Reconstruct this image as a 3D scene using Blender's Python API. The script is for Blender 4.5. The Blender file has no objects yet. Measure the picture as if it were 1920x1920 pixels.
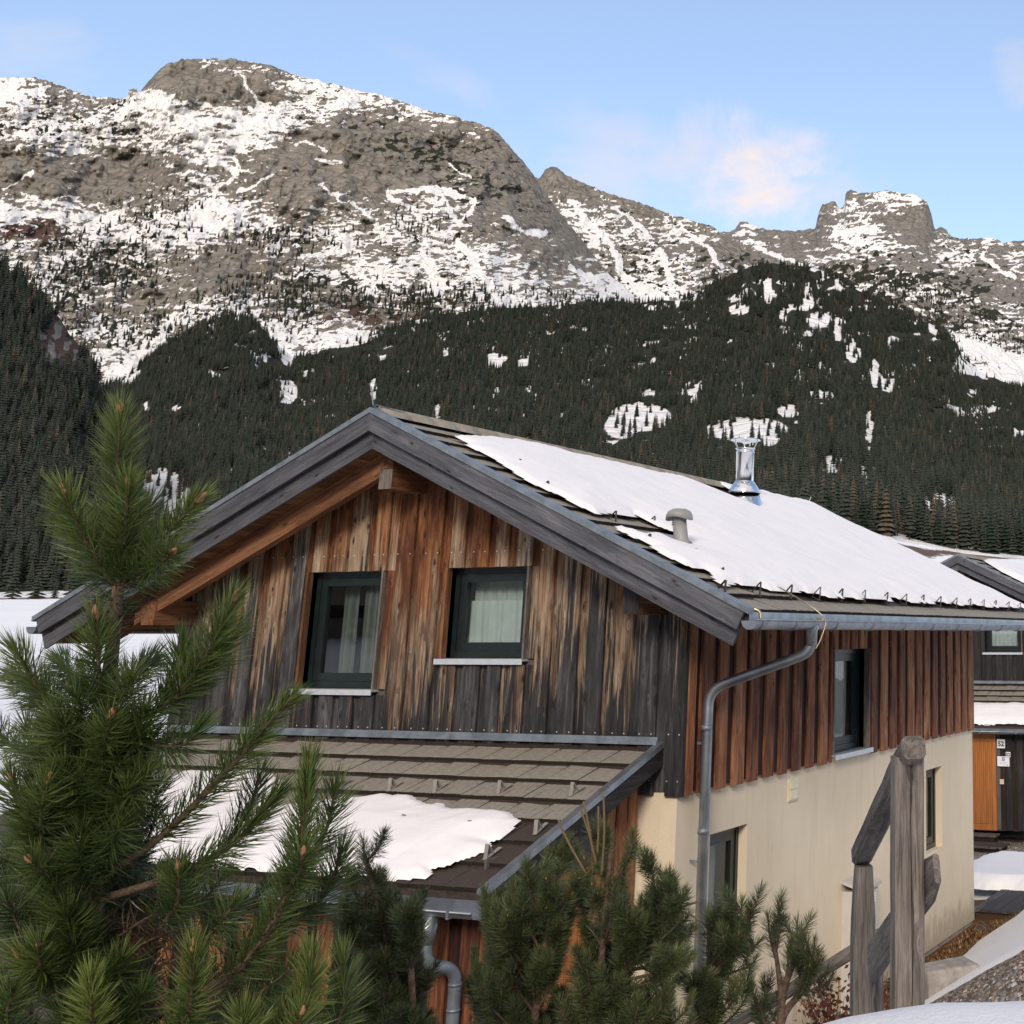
import bpy, math, random
import numpy as np
from mathutils import Matrix, Vector

random.seed(7)
RNG = np.random.default_rng(11)
SC = bpy.context.scene
COL = SC.collection

# ------------------------------------------------------------------ camera
FPX, CX, CY = 2397.1366, 1740.3233, 616.3480          # focal length and optical centre in photo pixels (1920 px wide crop)
M = np.array([[0.942097, 0.335311, -0.004481], [-0.08199, 0.217362, -0.972641], [-0.325164, 0.91669, 0.232269]])
CAM = np.array([6.455883, -11.172008, 1.465903])
cd = bpy.data.cameras.new('camera'); cam = bpy.data.objects.new('camera', cd); COL.objects.link(cam)
cd.sensor_fit = 'HORIZONTAL'; cd.sensor_width = 36.0; cd.lens = FPX / 1920 * 36
cd.shift_x = -(CX - 960) / 1920; cd.shift_y = -(960 - CY) / 1920
cd.clip_start = 0.05; cd.clip_end = 30000
mw = Matrix.Identity(4)
for i in range(3):
    mw[i][0] = M[0][i]; mw[i][1] = -M[1][i]; mw[i][2] = -M[2][i]; mw[i][3] = CAM[i]
cam.matrix_world = mw
SC.camera = cam

def ray(u, v):
    u = np.asarray(u, float); v = np.asarray(v, float)
    c = np.stack([(u - CX) / FPX, (v - CY) / FPX, np.ones_like(u * v)], -1)
    return c @ M
def at(u, v, depth):
    return CAM + ray(u, v) * np.asarray(depth, float)[..., None]
def far(u, v, r):
    d = ray(u, v)
    return CAM + d * (np.asarray(r, float) / np.hypot(d[..., 0], d[..., 1]))[..., None]
def project(P):
    c = (np.asarray(P, float) - CAM) @ M.T
    return FPX * c[..., 0] / c[..., 2] + CX, FPX * c[..., 1] / c[..., 2] + CY, c[..., 2]

# ------------------------------------------------------------------ light, sky, exposure
SUN_EL, SUN_AZ = 25.0, 158.0          # degrees; azimuth clockwise from +Y
w = bpy.data.worlds.new('World'); SC.world = w; w.use_nodes = True
SKY_STRENGTH = 0.15
SUN_STRENGTH = 1.5
EXPOSURE = 0.64
SC.view_settings.view_transform = 'Standard'; SC.view_settings.look = 'None'
SC.view_settings.exposure = EXPOSURE; SC.view_settings.gamma = 1.0
SC.view_settings.use_curve_mapping = False
nt = w.node_tree; N = nt.nodes; LK = nt.links
N.clear()
wo = N.new('ShaderNodeOutputWorld'); bg = N.new('ShaderNodeBackground'); sky = N.new('ShaderNodeTexSky')
sky.sky_type = 'NISHITA'; sky.sun_disc = False
sky.sun_elevation = math.radians(SUN_EL); sky.sun_rotation = math.radians(SUN_AZ)
sky.altitude = 900; sky.air_density = 1.0; sky.dust_density = 0.6; sky.ozone_density = 1.4
bg.inputs['Strength'].default_value = SKY_STRENGTH
LK.new(bg.outputs[0], wo.inputs[0])

def W(kind, **kw):
    n = N.new(kind)
    for k, v in kw.items(): setattr(n, k, v)
    return n
tc = W('ShaderNodeTexCoord')
def cloud(u, v, ru, rv, amount, tilt=0.0, seed=0.0, col=(5.6, 4.6, 4.3)):
    """a soft cloud round one direction of the sky"""
    d = ray(u, v); d = d / np.linalg.norm(d)
    side = np.cross(d, [0, 0, 1.0]); side /= np.linalg.norm(side); up = np.cross(side, d)
    a = math.radians(tilt); s2 = side * math.cos(a) + up * math.sin(a); u2 = -side * math.sin(a) + up * math.cos(a)
    outs = []
    for axis, rad in ((s2, ru), (u2, rv)):
        dt = W('ShaderNodeVectorMath', operation='DOT_PRODUCT'); dt.inputs[1].default_value = tuple(axis * FPX / rad)
        LK.new(tc.outputs['Generated'], dt.inputs[0]); outs.append(dt.outputs['Value'])
    no = W('ShaderNodeTexNoise'); no.inputs['Scale'].default_value = 9; no.inputs['Detail'].default_value = 9; no.inputs['Roughness'].default_value = 0.64; no.inputs['Distortion'].default_value = 0.5
    mp = W('ShaderNodeMapping'); mp.inputs['Location'].default_value = (seed, seed * 2, 0); mp.inputs['Scale'].default_value = (1, 1, 1.6)
    LK.new(tc.outputs['Generated'], mp.inputs[0]); LK.new(mp.outputs[0], no.inputs['Vector'])
    sq = []
    for o in outs:
        m_ = W('ShaderNodeMath', operation='MULTIPLY'); LK.new(o, m_.inputs[0]); LK.new(o, m_.inputs[1]); sq.append(m_.outputs[0])
    ad = W('ShaderNodeMath', operation='ADD'); LK.new(sq[0], ad.inputs[0]); LK.new(sq[1], ad.inputs[1])
    nm = W('ShaderNodeMath', operation='MULTIPLY_ADD'); nm.inputs[1].default_value = -6.0; nm.inputs[2].default_value = 3.1
    LK.new(no.outputs['Fac'], nm.inputs[0])
    sm = W('ShaderNodeMath', operation='ADD'); LK.new(ad.outputs[0], sm.inputs[0]); LK.new(nm.outputs[0], sm.inputs[1])
    mr = W('ShaderNodeMapRange', interpolation_type='SMOOTHSTEP'); mr.inputs['From Min'].default_value = 1.5; mr.inputs['From Max'].default_value = -0.5
    mr.inputs['To Min'].default_value = 0; mr.inputs['To Max'].default_value = amount
    LK.new(sm.outputs[0], mr.inputs['Value'])
    fw = W('ShaderNodeVectorMath', operation='DOT_PRODUCT'); fw.inputs[1].default_value = tuple(d); LK.new(tc.outputs['Generated'], fw.inputs[0])
    gt = W('ShaderNodeMath', operation='GREATER_THAN'); gt.inputs[1].default_value = 0.2; LK.new(fw.outputs['Value'], gt.inputs[0])
    mu = W('ShaderNodeMath', operation='MULTIPLY'); LK.new(mr.outputs[0], mu.inputs[0]); LK.new(gt.outputs[0], mu.inputs[1])
    return mu.outputs[0], col
hs = W('ShaderNodeHueSaturation'); hs.inputs['Saturation'].default_value = 0.95; LK.new(sky.outputs[0], hs.inputs['Color'])
tn = W('ShaderNodeMixRGB', blend_type='MULTIPLY'); tn.inputs[0].default_value = 1.0; tn.inputs[2].default_value = (1.03, 1.01, 1.03, 1); LK.new(hs.outputs[0], tn.inputs[1])
last = tn.outputs[0]
# thin high cloud over the whole sky, thicker and warmer on the side of the low sun
no = W('ShaderNodeTexNoise'); no.inputs['Scale'].default_value = 2.6; no.inputs['Detail'].default_value = 7; no.inputs['Roughness'].default_value = 0.58
mp = W('ShaderNodeMapping'); mp.inputs['Scale'].default_value = (1, 1, 2.2); mp.inputs['Location'].default_value = (3.3, 1.2, 0.4)
LK.new(tc.outputs['Generated'], mp.inputs[0]); LK.new(mp.outputs[0], no.inputs['Vector'])
sd = W('ShaderNodeVectorMath', operation='DOT_PRODUCT'); LK.new(tc.outputs['Generated'], sd.inputs[0])
sd.inputs[1].default_value = (math.sin(math.radians(SUN_AZ)) * math.cos(math.radians(SUN_EL)), math.cos(math.radians(SUN_AZ)) * math.cos(math.radians(SUN_EL)), math.sin(math.radians(SUN_EL)))
cov = W('ShaderNodeMath', operation='MULTIPLY_ADD'); cov.inputs[1].default_value = 0.34; LK.new(sd.outputs['Value'], cov.inputs[0]); LK.new(no.outputs['Fac'], cov.inputs[2])
mr = W('ShaderNodeMapRange', interpolation_type='SMOOTHSTEP'); mr.inputs['From Min'].default_value = 0.50; mr.inputs['From Max'].default_value = 0.84; mr.inputs['To Max'].default_value = 0.9
LK.new(cov.outputs[0], mr.inputs['Value'])
vl = W('ShaderNodeValue'); vl.outputs[0].default_value = 0.22
CLOUDS = [(vl.outputs[0], (2.6, 3.3, 4.2)), (mr.outputs[0], (5.2, 4.5, 4.1)),
          cloud(1290, 325, 330, 110, 0.62, -6, 0.0, (3.5, 3.4, 3.65)),
          cloud(1440, 315, 150, 110, 0.75, 30, 2.0, (4.7, 3.9, 3.35)),
          cloud(1130, 250, 150, 50, 0.35, -12, 7.0, (3.4, 3.3, 3.5)),
          cloud(800, 135, 170, 36, 0.35, -14, 3.0, (3.3, 3.3, 3.6)),
          cloud(1915, 130, 50, 60, 0.40, 20, 4.0, (3.4, 3.3, 3.5)),
          cloud(40, 130, 260, 70, 0.45, 4, 5.0, (3.0, 3.25, 3.8))]
for fac, col in CLOUDS:
    mx = W('ShaderNodeMixRGB'); LK.new(fac, mx.inputs[0]); LK.new(last, mx.inputs[1]); mx.inputs[2].default_value = (*col, 1)
    last = mx.outputs[0]
LK.new(last, bg.inputs['Color'])

sl = bpy.data.lights.new('sun', 'SUN'); sl.energy = SUN_STRENGTH; sl.angle = math.radians(14); sl.color = (1.0, 0.90, 0.77)
so = bpy.data.objects.new('sun', sl); COL.objects.link(so)
sa, se = math.radians(SUN_AZ), math.radians(SUN_EL)
sdir = Vector((math.sin(sa) * math.cos(se), math.cos(sa) * math.cos(se), math.sin(se)))
so.rotation_euler = (-sdir).to_track_quat('-Z', 'Y').to_euler()

# ------------------------------------------------------------------ noise
def _hash(ix, iy, s):
    h = (ix.astype(np.int64) * 374761393 + iy.astype(np.int64) * 668265263 + s * 1274126177) & 0x7fffffff
    h = ((h ^ (h >> 13)) * 1274126177) & 0x7fffffff
    return ((h ^ (h >> 16)) & 0xffff) / 65535.0
def vnoise(x, y, s=0):
    ix = np.floor(x); iy = np.floor(y); fx = x - ix; fy = y - iy
    fx = fx * fx * (3 - 2 * fx); fy = fy * fy * (3 - 2 * fy)
    a = _hash(ix, iy, s); b = _hash(ix + 1, iy, s); c = _hash(ix, iy + 1, s); d = _hash(ix + 1, iy + 1, s)
    return (a * (1 - fx) + b * fx) * (1 - fy) + (c * (1 - fx) + d * fx) * fy
def fbm(x, y, oct=5, s=0, gain=0.5, ridged=False):
    t = np.zeros(np.broadcast(x, y).shape); a = 1.0; n = 0
    for o in range(oct):
        q = vnoise(x * 2 ** o + 17.3 * o, y * 2 ** o - 9.1 * o, s + o)
        if ridged: q = 1 - np.abs(2 * q - 1)
        t += a * q; n += a; a *= gain
    return t / n
def rank(a):
    r = np.empty(a.size); r[np.argsort(a, axis=None)] = np.linspace(0, 1, a.size)
    return r.reshape(a.shape)
def sstep(a, b, x):
    t = np.clip((x - a) / (b - a), 0, 1); return t * t * (3 - 2 * t)

# ------------------------------------------------------------------ mesh helpers
def tag(o, label=None, cat=None, group=None, kind=None):
    if label: o['label'] = label
    if cat: o['category'] = cat
    if group: o['group'] = group
    if kind: o['kind'] = kind
    return o
def empty(name, loc=(0, 0, 0)):
    o = bpy.data.objects.new(name, None); COL.objects.link(o); o.location = loc; o.empty_display_size = 0.3; return o
def link(name, me, parent=None):
    o = bpy.data.objects.new(name, me); COL.objects.link(o)
    if parent is not None: o.parent = parent
    return o
def mk(name, V, F, mat, parent=None, smooth=False, gc=None, attrs=None):
    me = bpy.data.meshes.new(name)
    me.from_pydata([tuple(map(float, v)) for v in V], [], [tuple(map(int, f)) for f in F])
    if gc is not None:
        a = me.attributes.new('gc', 'FLOAT_VECTOR', 'POINT'); a.data.foreach_set('vector', np.asarray(gc, np.float32).ravel())
    if attrs:
        for k, arr in attrs.items():
            a = me.attributes.new(k, 'FLOAT', 'POINT'); a.data.foreach_set('value', np.asarray(arr, np.float32).ravel())
    if smooth: me.polygons.foreach_set('use_smooth', [True] * len(me.polygons))
    for m_ in (mat if isinstance(mat, (list, tuple)) else [mat]): me.materials.append(m_)
    me.update()
    return link(name, me, parent)
def npmesh(name, V, quads=None, tris=None, mat=None, parent=None, smooth=False, attrs=None):
    me = bpy.data.meshes.new(name)
    V = np.asarray(V, np.float32).reshape(-1, 3)
    nq = 0 if quads is None else len(quads); ntr = 0 if tris is None else len(tris)
    me.vertices.add(len(V)); me.vertices.foreach_set('co', V.ravel())
    idx = np.concatenate([np.asarray(quads, np.int32).ravel() if nq else np.zeros(0, np.int32), np.asarray(tris, np.int32).ravel() if ntr else np.zeros(0, np.int32)])
    me.loops.add(len(idx)); me.loops.foreach_set('vertex_index', idx)
    st = np.concatenate([np.arange(nq) * 4, nq * 4 + np.arange(ntr) * 3]).astype(np.int32)
    me.polygons.add(nq + ntr); me.polygons.foreach_set('loop_start', st)
    if smooth: me.polygons.foreach_set('use_smooth', np.ones(nq + ntr, bool))
    if attrs:
        for k, arr in attrs.items():
            a = me.attributes.new(k, 'FLOAT', 'POINT'); a.data.foreach_set('value', np.asarray(arr, np.float32).ravel())
    if mat is not None: me.materials.append(mat)
    me.update(calc_edges=True); me.validate()
    return link(name, me, parent)
BF = [(0, 3, 2, 1), (4, 5, 6, 7), (0, 1, 5, 4), (1, 2, 6, 5), (2, 3, 7, 6), (3, 0, 4, 7)]
def bxv(x0, x1, y0, y1, z0, z1):
    return [(x0, y0, z0), (x1, y0, z0), (x1, y1, z0), (x0, y1, z0), (x0, y0, z1), (x1, y0, z1), (x1, y1, z1), (x0, y1, z1)]
class MB:
    def __init__(s): s.V = []; s.F = []
    def add(s, V, F):
        n = len(s.V); s.V += [tuple(v) for v in V]; s.F += [tuple(i + n for i in f) for f in F]; return s
    def box(s, *a): return s.add(bxv(*a), BF)
    def tube(s, pts, r, seg=12, cap=True):
        pts = [np.asarray(p, float) for p in pts]; n = len(pts)
        rr = r if hasattr(r, '__len__') else [r] * n
        V = []; F = []; up = None
        for i, p in enumerate(pts):
            t = pts[min(i + 1, n - 1)] - pts[max(i - 1, 0)]; t = t / (np.linalg.norm(t) + 1e-9)
            if up is None:
                up = np.array([0, 0, 1.0]) if abs(t[2]) < 0.9 else np.array([1.0, 0, 0])
            a = np.cross(t, up); a /= np.linalg.norm(a) + 1e-9; b = np.cross(a, t); up = b
            for k in range(seg):
                th = 2 * math.pi * k / seg; V.append(p + (a * math.cos(th) + b * math.sin(th)) * rr[i])
        for i in range(n - 1):
            for k in range(seg):
                k2 = (k + 1) % seg
                F.append((i * seg + k, i * seg + k2, (i + 1) * seg + k2, (i + 1) * seg + k))
        if cap: F.append(tuple(range(seg))[::-1]); F.append(tuple((n - 1) * seg + k for k in range(seg)))
        return s.add(V, F)
    def lathe(s, prof, c=(0, 0, 0), seg=24):
        V = []; F = []
        for (r, z) in prof:
            for k in range(seg):
                th = 2 * math.pi * k / seg; V.append((c[0] + r * math.cos(th), c[1] + r * math.sin(th), c[2] + z))
        for i in range(len(prof) - 1):
            for k in range(seg):
                k2 = (k + 1) % seg; F.append((i * seg + k, i * seg + k2, (i + 1) * seg + k2, (i + 1) * seg + k))
        return s.add(V, F)
    def obj(s, name, mat, parent=None, smooth=False, gc=None): return mk(name, s.V, s.F, mat, parent, smooth, gc)
def smooth_path(pts, n=6):
    P = [np.asarray(p, float) for p in pts]; out = []
    for i in range(len(P) - 1):
        a = P[max(i - 1, 0)]; b = P[i]; c = P[i + 1]; d = P[min(i + 2, len(P) - 1)]
        for k in range(n):
            t = k / n
            out.append(0.5 * ((2 * b) + (c - a) * t + (2 * a - 5 * b + 4 * c - d) * t * t + (3 * b - a - 3 * c + d) * t ** 3))
    out.append(P[-1]); return out
def round_path(pts, rad, n=6):
    """polyline with its corners rounded, for bent pipes"""
    P = [np.asarray(p, float) for p in pts]; out = [P[0]]
    for i in range(1, len(P) - 1):
        a = P[i - 1] - P[i]; b = P[i + 1] - P[i]; la = np.linalg.norm(a); lb = np.linalg.norm(b)
        r = min(rad, la * 0.48, lb * 0.48); p0 = P[i] + a / la * r; p1 = P[i] + b / lb * r
        for k in range(n + 1):
            t = k / n; out.append((1 - t) ** 2 * p0 + 2 * t * (1 - t) * P[i] + t * t * p1)
    out.append(P[-1]); return out

# ------------------------------------------------------------------ materials
class Mat:
    def __init__(s, name):
        s.m = bpy.data.materials.new(name); s.m.use_nodes = True; s.t = s.m.node_tree; s.n = s.t.nodes; s.n.clear()
        s.out = s.n.new('ShaderNodeOutputMaterial')
    def N(s, kind, ins=None, **kw):
        n = s.n.new(kind)
        for k, v in kw.items(): setattr(n, k, v)
        if ins:
            for k, v in ins.items():
                if isinstance(v, bpy.types.NodeSocket): s.t.links.new(v, n.inputs[k])
                else: n.inputs[k].default_value = v
        return n
    def L(s, a, b): s.t.links.new(a, b)
    def attr(s, name, out='Fac'): return s.N('ShaderNodeAttribute', attribute_name=name).outputs[out]
    def coord(s, o='Object'): return s.N('ShaderNodeTexCoord').outputs[o]
    def map(s, vec, scale=(1, 1, 1), loc=(0, 0, 0), rot=(0, 0, 0)):
        return s.N('ShaderNodeMapping', {'Vector': vec, 'Scale': scale, 'Location': loc, 'Rotation': rot}).outputs[0]
    def noise(s, vec, scale, detail=4, rough=0.55, dist=0.0):
        return s.N('ShaderNodeTexNoise', {'Vector': vec, 'Scale': scale, 'Detail': detail, 'Roughness': rough, 'Distortion': dist}).outputs['Fac']
    def math(s, op, a, b=0.0, c=0.0, clamp=False):
        n = s.N('ShaderNodeMath', operation=op, use_clamp=clamp)
        for i, v in enumerate((a, b, c)):
            if isinstance(v, bpy.types.NodeSocket): s.L(v, n.inputs[i])
            else: n.inputs[i].default_value = v
        return n.outputs[0]
    def rng(s, v, a, b, c=0.0, d=1.0, smooth=True):
        return s.N('ShaderNodeMapRange', {'Value': v, 'From Min': a, 'From Max': b, 'To Min': c, 'To Max': d}, interpolation_type='SMOOTHSTEP' if smooth else 'LINEAR').outputs[0]
    def mix(s, f, a, b):
        n = s.N('ShaderNodeMixRGB')
        for i, v in enumerate((f, a, b)):
            if isinstance(v, bpy.types.NodeSocket): s.L(v, n.inputs[i])
            else: n.inputs[i].default_value = v if i == 0 else (*v, 1)
        return n.outputs[0]
    def ramp(s, f, stops):
        n = s.N('ShaderNodeValToRGB', {'Fac': f}); cr = n.color_ramp
        while len(cr.elements) < len(stops): cr.elements.new(0.5)
        for e, (p, c) in zip(cr.elements, stops): e.position = p; e.color = (*c, 1)
        return n.outputs[0]
    def rand(s): return s.N('ShaderNodeObjectInfo').outputs['Random']
    def bump(s, h, strength=0.3, dist=0.01):
        return s.N('ShaderNodeBump', {'Height': h, 'Strength': strength, 'Distance': dist}).outputs[0]
    def bsdf(s, color, rough=0.6, metal=0.0, normal=None, spec=0.5, **kw):
        ins = {'Base Color': color if isinstance(color, bpy.types.NodeSocket) else (*color, 1), 'Roughness': rough, 'Metallic': metal, 'Specular IOR Level': spec}
        ins.update(kw)
        if normal is not None: ins['Normal'] = normal
        b = s.N('ShaderNodeBsdfPrincipled', ins); s.L(b.outputs[0], s.out.inputs[0]); return s.m
def plain(name, color, rough=0.6, metal=0.0, var=0.12, scale=6.0, bump=0.0, bscale=60, spec=0.5):
    q = Mat(name); co = q.coord(); n = q.noise(co, scale, 5)
    c = q.mix(q.rng(n, 0.3, 0.7), tuple(x * (1 - var) for x in color), tuple(min(1, x * (1 + var)) for x in color))
    nm = q.bump(q.noise(co, bscale, 4), bump, 0.01) if bump else None
    return q.bsdf(c, rough, metal, nm, spec)

def wood(name, stops, weather='none', dark=(0.03, 0.03, 0.032), grain_amt=0.35, knot=1.0, tone=0.25, rough=0.75, coarse=1.0):
    """grain runs along gc.x"""
    q = Mat(name); gc = q.attr('gc', 'Vector'); rnd = q.rand()
    off = q.N('ShaderNodeCombineXYZ', {'X': q.math('MULTIPLY', rnd, 37.0), 'Y': q.math('MULTIPLY', rnd, 91.0), 'Z': q.math('MULTIPLY', rnd, 53.0)}).outputs[0]
    v = q.N('ShaderNodeVectorMath', {0: gc, 1: off}, operation='ADD').outputs[0]
    # knots push the grain aside
    vor = q.N('ShaderNodeTexVoronoi', {'Vector': q.map(v, (4.2, 10.5, 10.5)), 'Scale': 1.0, 'Randomness': 1.0})
    kd = vor.outputs['Distance']; ring = q.rng(kd, 0.0, 0.42, 1.0, 0.0)
    vv = q.N('ShaderNodeVectorMath', {0: v, 1: q.N('ShaderNodeCombineXYZ', {'Y': q.math('MULTIPLY', ring, 0.035), 'Z': q.math('MULTIPLY', ring, 0.02)}).outputs[0]}, operation='ADD').outputs[0]
    g1 = q.noise(q.map(vv, (1.5 * coarse, 26 * coarse, 26 * coarse)), 1.0, 7, 0.66, 0.8)
    g2 = q.noise(q.map(vv, (3.2 * coarse, 95 * coarse, 95 * coarse)), 1.0, 4, 0.65, 0.3)
    blot = q.noise(q.map(v, (1.3, 5, 5)), 1.0, 5, 0.62, 0.5)
    sel = q.N('ShaderNodeRGBToBW', {0: vor.outputs['Color']}).outputs[0]
    kn = q.math('MULTIPLY', q.rng(kd, 0.085, 0.15, 1.0, 0.0), q.rng(sel, 0.42, 0.55))
    halo = q.math('MULTIPLY', q.rng(kd, 0.1, 0.30, 1.0, 0.0), q.rng(sel, 0.42, 0.55))
    base = q.math('MULTIPLY_ADD', g1, 0.95, -0.17)
    base = q.math('ADD', base, q.math('MULTIPLY_ADD', blot, 0.75, -0.30))
    base = q.math('ADD', base, q.math('MULTIPLY_ADD', rnd, tone, -tone / 2))
    base = q.math('ADD', base, q.math('MULTIPLY', halo, -0.12))
    if weather == 'gable':
        # sheltered under the eave at the top, washed grey and black towards the bottom
        h = q.N('ShaderNodeSeparateXYZ', {0: q.coord()}).outputs
        edge = q.noise(q.map(v, (0.8, 17, 17)), 1.0, 6, 0.65, 1.2)
        edge2 = q.noise(q.map(v, (0.35, 3.5, 3.5)), 1.0, 3, 0.6)
        wv = q.math('MULTIPLY_ADD', h[2], -0.52, 1.50)
        wv = q.math('ADD', wv, q.math('MULTIPLY_ADD', edge, 2.2, -1.10))
        wv = q.math('ADD', wv, q.math('MULTIPLY_ADD', edge2, 0.8, -0.40))
        wv = q.math('ADD', wv, q.math('MULTIPLY_ADD', rnd, 0.8, -0.40))
        wv = q.math('ADD', wv, q.math('MULTIPLY', q.rng(h[0], -2.2, -0.6), 0.16))     # the end nearest the corner is the most exposed
        c0 = q.ramp(base, [(0.22, (0.085, 0.028, 0.011)), (0.42, (0.24, 0.095, 0.036)), (0.6, (0.38, 0.205, 0.095)), (0.82, (0.50, 0.36, 0.21))])
        c1 = q.ramp(base, [(0.22, (0.12, 0.075, 0.048)), (0.45, (0.34, 0.25, 0.17)), (0.72, (0.52, 0.43, 0.32))])
        c2 = q.ramp(base, [(0.22, (0.014, 0.014, 0.016)), (0.45, (0.040, 0.039, 0.042)), (0.62, (0.10, 0.097, 0.10)), (0.82, (0.21, 0.20, 0.195))])
        c = q.mix(q.rng(wv, 0.08, 0.5), c0, c1)
        c = q.mix(q.rng(wv, 0.60, 0.92), c, c2)
    else:
        c = q.ramp(base, stops)
    c = q.mix(q.math('MULTIPLY', q.rng(g2, 0.50, 0.68), grain_amt), c, dark)
    c = q.mix(q.math('MULTIPLY', kn, 0.85 * knot), c, tuple(x * 0.5 for x in dark))
    bh = q.math('ADD', g1, q.math('MULTIPLY', g2, 0.7)); bh = q.math('SUBTRACT', bh, q.math('MULTIPLY', kn, 0.5))
    return q.bsdf(c, rough, 0, q.bump(bh, 0.7, 0.014), 0.3)

WOOD_GABLE = wood('weathered_larch', None, 'gable')
WOOD_SIDE = wood('red_brown_larch', [(0.18, (0.075, 0.024, 0.012)), (0.38, (0.22, 0.082, 0.036)), (0.56, (0.37, 0.175, 0.082)), (0.8, (0.52, 0.33, 0.19))], dark=(0.035, 0.011, 0.007), grain_amt=0.5, tone=0.2)
WOOD_DARK = wood('blackened_larch', [(0.3, (0.018, 0.016, 0.016)), (0.5, (0.04, 0.036, 0.036)), (0.7, (0.085, 0.075, 0.072)), (0.85, (0.17, 0.12, 0.09))], tone=0.3)
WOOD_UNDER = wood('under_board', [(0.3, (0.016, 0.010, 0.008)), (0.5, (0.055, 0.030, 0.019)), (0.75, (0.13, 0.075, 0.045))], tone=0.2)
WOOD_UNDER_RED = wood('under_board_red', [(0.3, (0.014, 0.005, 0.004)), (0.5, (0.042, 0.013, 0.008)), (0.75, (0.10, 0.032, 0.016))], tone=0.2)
WOOD_GREY = wood('grey_rake', [(0.2, (0.055, 0.056, 0.066)), (0.45, (0.105, 0.107, 0.124)), (0.65, (0.165, 0.165, 0.185)), (0.85, (0.26, 0.255, 0.27))], grain_amt=0.35, tone=0.1, knot=1.0)
WOOD_SOFFIT = wood('soffit', [(0.3, (0.10, 0.045, 0.02)), (0.5, (0.21, 0.10, 0.045)), (0.75, (0.33, 0.175, 0.085))], grain_amt=0.2, tone=0.25, knot=0.5)
WOOD_BEAM = wood('beam', [(0.3, (0.12, 0.05, 0.024)), (0.5, (0.25, 0.115, 0.055)), (0.75, (0.36, 0.20, 0.11))], grain_amt=0.2, tone=0.1, knot=0.5)
WOOD_POST = wood('old_post', [(0.2, (0.085, 0.071, 0.062)), (0.42, (0.20, 0.172, 0.152)), (0.6, (0.30, 0.268, 0.24)), (0.78, (0.52, 0.48, 0.43))], grain_amt=0.55, tone=0.1, knot=0.4, coarse=2.2, rough=0.9)
WOOD_DECK = wood('deck', [(0.3, (0.05, 0.042, 0.04)), (0.5, (0.11, 0.095, 0.09)), (0.8, (0.21, 0.19, 0.18))], tone=0.35)
ZINC = plain('zinc', (0.29, 0.32, 0.355), 0.38, 0.75, 0.2, 5.0, 0.05, 25)
ZINC_DULL = plain('zinc_dull', (0.20, 0.235, 0.27), 0.5, 0.45, 0.25, 7.0, 0.08, 25)
STEEL = plain('polished_steel', (0.74, 0.76, 0.78), 0.13, 1.0, 0.05, 5.0)
RUST_METAL = plain('brown_metal', (0.06, 0.042, 0.034), 0.55, 0.3, 0.3, 30)
BRASS = plain('clamp_metal', (0.5, 0.43, 0.28), 0.35, 0.9, 0.1, 9)
GREY_PLASTIC = plain('grey_plastic', (0.27, 0.265, 0.26), 0.5, 0, 0.08, 8)
FRAME = plain('window_frame_green', (0.010, 0.017, 0.017), 0.32, 0, 0.2, 8)
SILL = plain('aluminium_sill', (0.62, 0.66, 0.70), 0.35, 0.4, 0.06, 10)
WHITE = plain('white_plate', (0.78, 0.78, 0.80), 0.4, 0, 0.03, 10)
INK = plain('ink', (0.02, 0.03, 0.06), 0.5, 0, 0.1, 10)
BLUE = plain('blue_print', (0.08, 0.14, 0.36), 0.5, 0, 0.1, 10)
YELLOW = plain('yellow_sign', (0.75, 0.47, 0.03), 0.5, 0, 0.1, 10)
CABINET = plain('cabinet_grey', (0.50, 0.48, 0.46), 0.55, 0, 0.05, 6)
CONCRETE = plain('concrete', (0.30, 0.27, 0.24), 0.9, 0, 0.25, 9, 0.4, 60)
DARKROOM = plain('room', (0.10, 0.09, 0.085), 0.9, 0, 0.1, 3)
BARK = plain('bark', (0.10, 0.062, 0.042), 0.95, 0, 0.5, 45, 0.8, 70)
TWIG = plain('twig', (0.085, 0.055, 0.035), 0.9, 0, 0.4, 60, 0.6, 120)
BUD = plain('bud', (0.42, 0.20, 0.11), 0.6, 0, 0.3, 90, 0.5, 300)

def m_plaster():
    q = Mat('cream_plaster'); co = q.coord()
    big = q.noise(co, 0.7, 4); fine = q.noise(co, 170, 3, 0.6); mid = q.noise(q.map(co, (6, 6, 1.2)), 1.0, 5, 0.6)
    c = q.mix(q.rng(big, 0.3, 0.7), (0.70, 0.60, 0.45), (0.77, 0.67, 0.515))
    c = q.mix(q.math('MULTIPLY', q.rng(mid, 0.5, 0.8), 0.25), c, (0.58, 0.49, 0.365))
    c = q.mix(q.math('MULTIPLY', q.rng(fine, 0.5, 0.8), 0.35), c, (0.50, 0.425, 0.315))
    hz = q.N('ShaderNodeSeparateXYZ', {0: co}).outputs[2]
    splash = q.math('ADD', q.rng(hz, -2.25, -2.85, 0.0, 0.75, False), q.math('MULTIPLY_ADD', q.noise(q.map(co, (5, 5, 3)), 1.0, 5, 0.7), 1.2, -0.62))
    c = q.mix(q.rng(splash, 0.1, 0.6, 0, 0.55), c, (0.33, 0.26, 0.18))
    drip = q.noise(q.map(co, (11, 11, 0.5)), 1.0, 5, 0.65); c = q.mix(q.math('MULTIPLY', q.rng(drip, 0.55, 0.72), 0.22), c, (0.47, 0.39, 0.29))
    return q.bsdf(c, 0.95, 0, q.bump(q.math('ADD', fine, q.math('MULTIPLY', q.noise(co, 34, 4), 0.6)), 0.6, 0.008), 0.1)
PLASTER = m_plaster()
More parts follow.
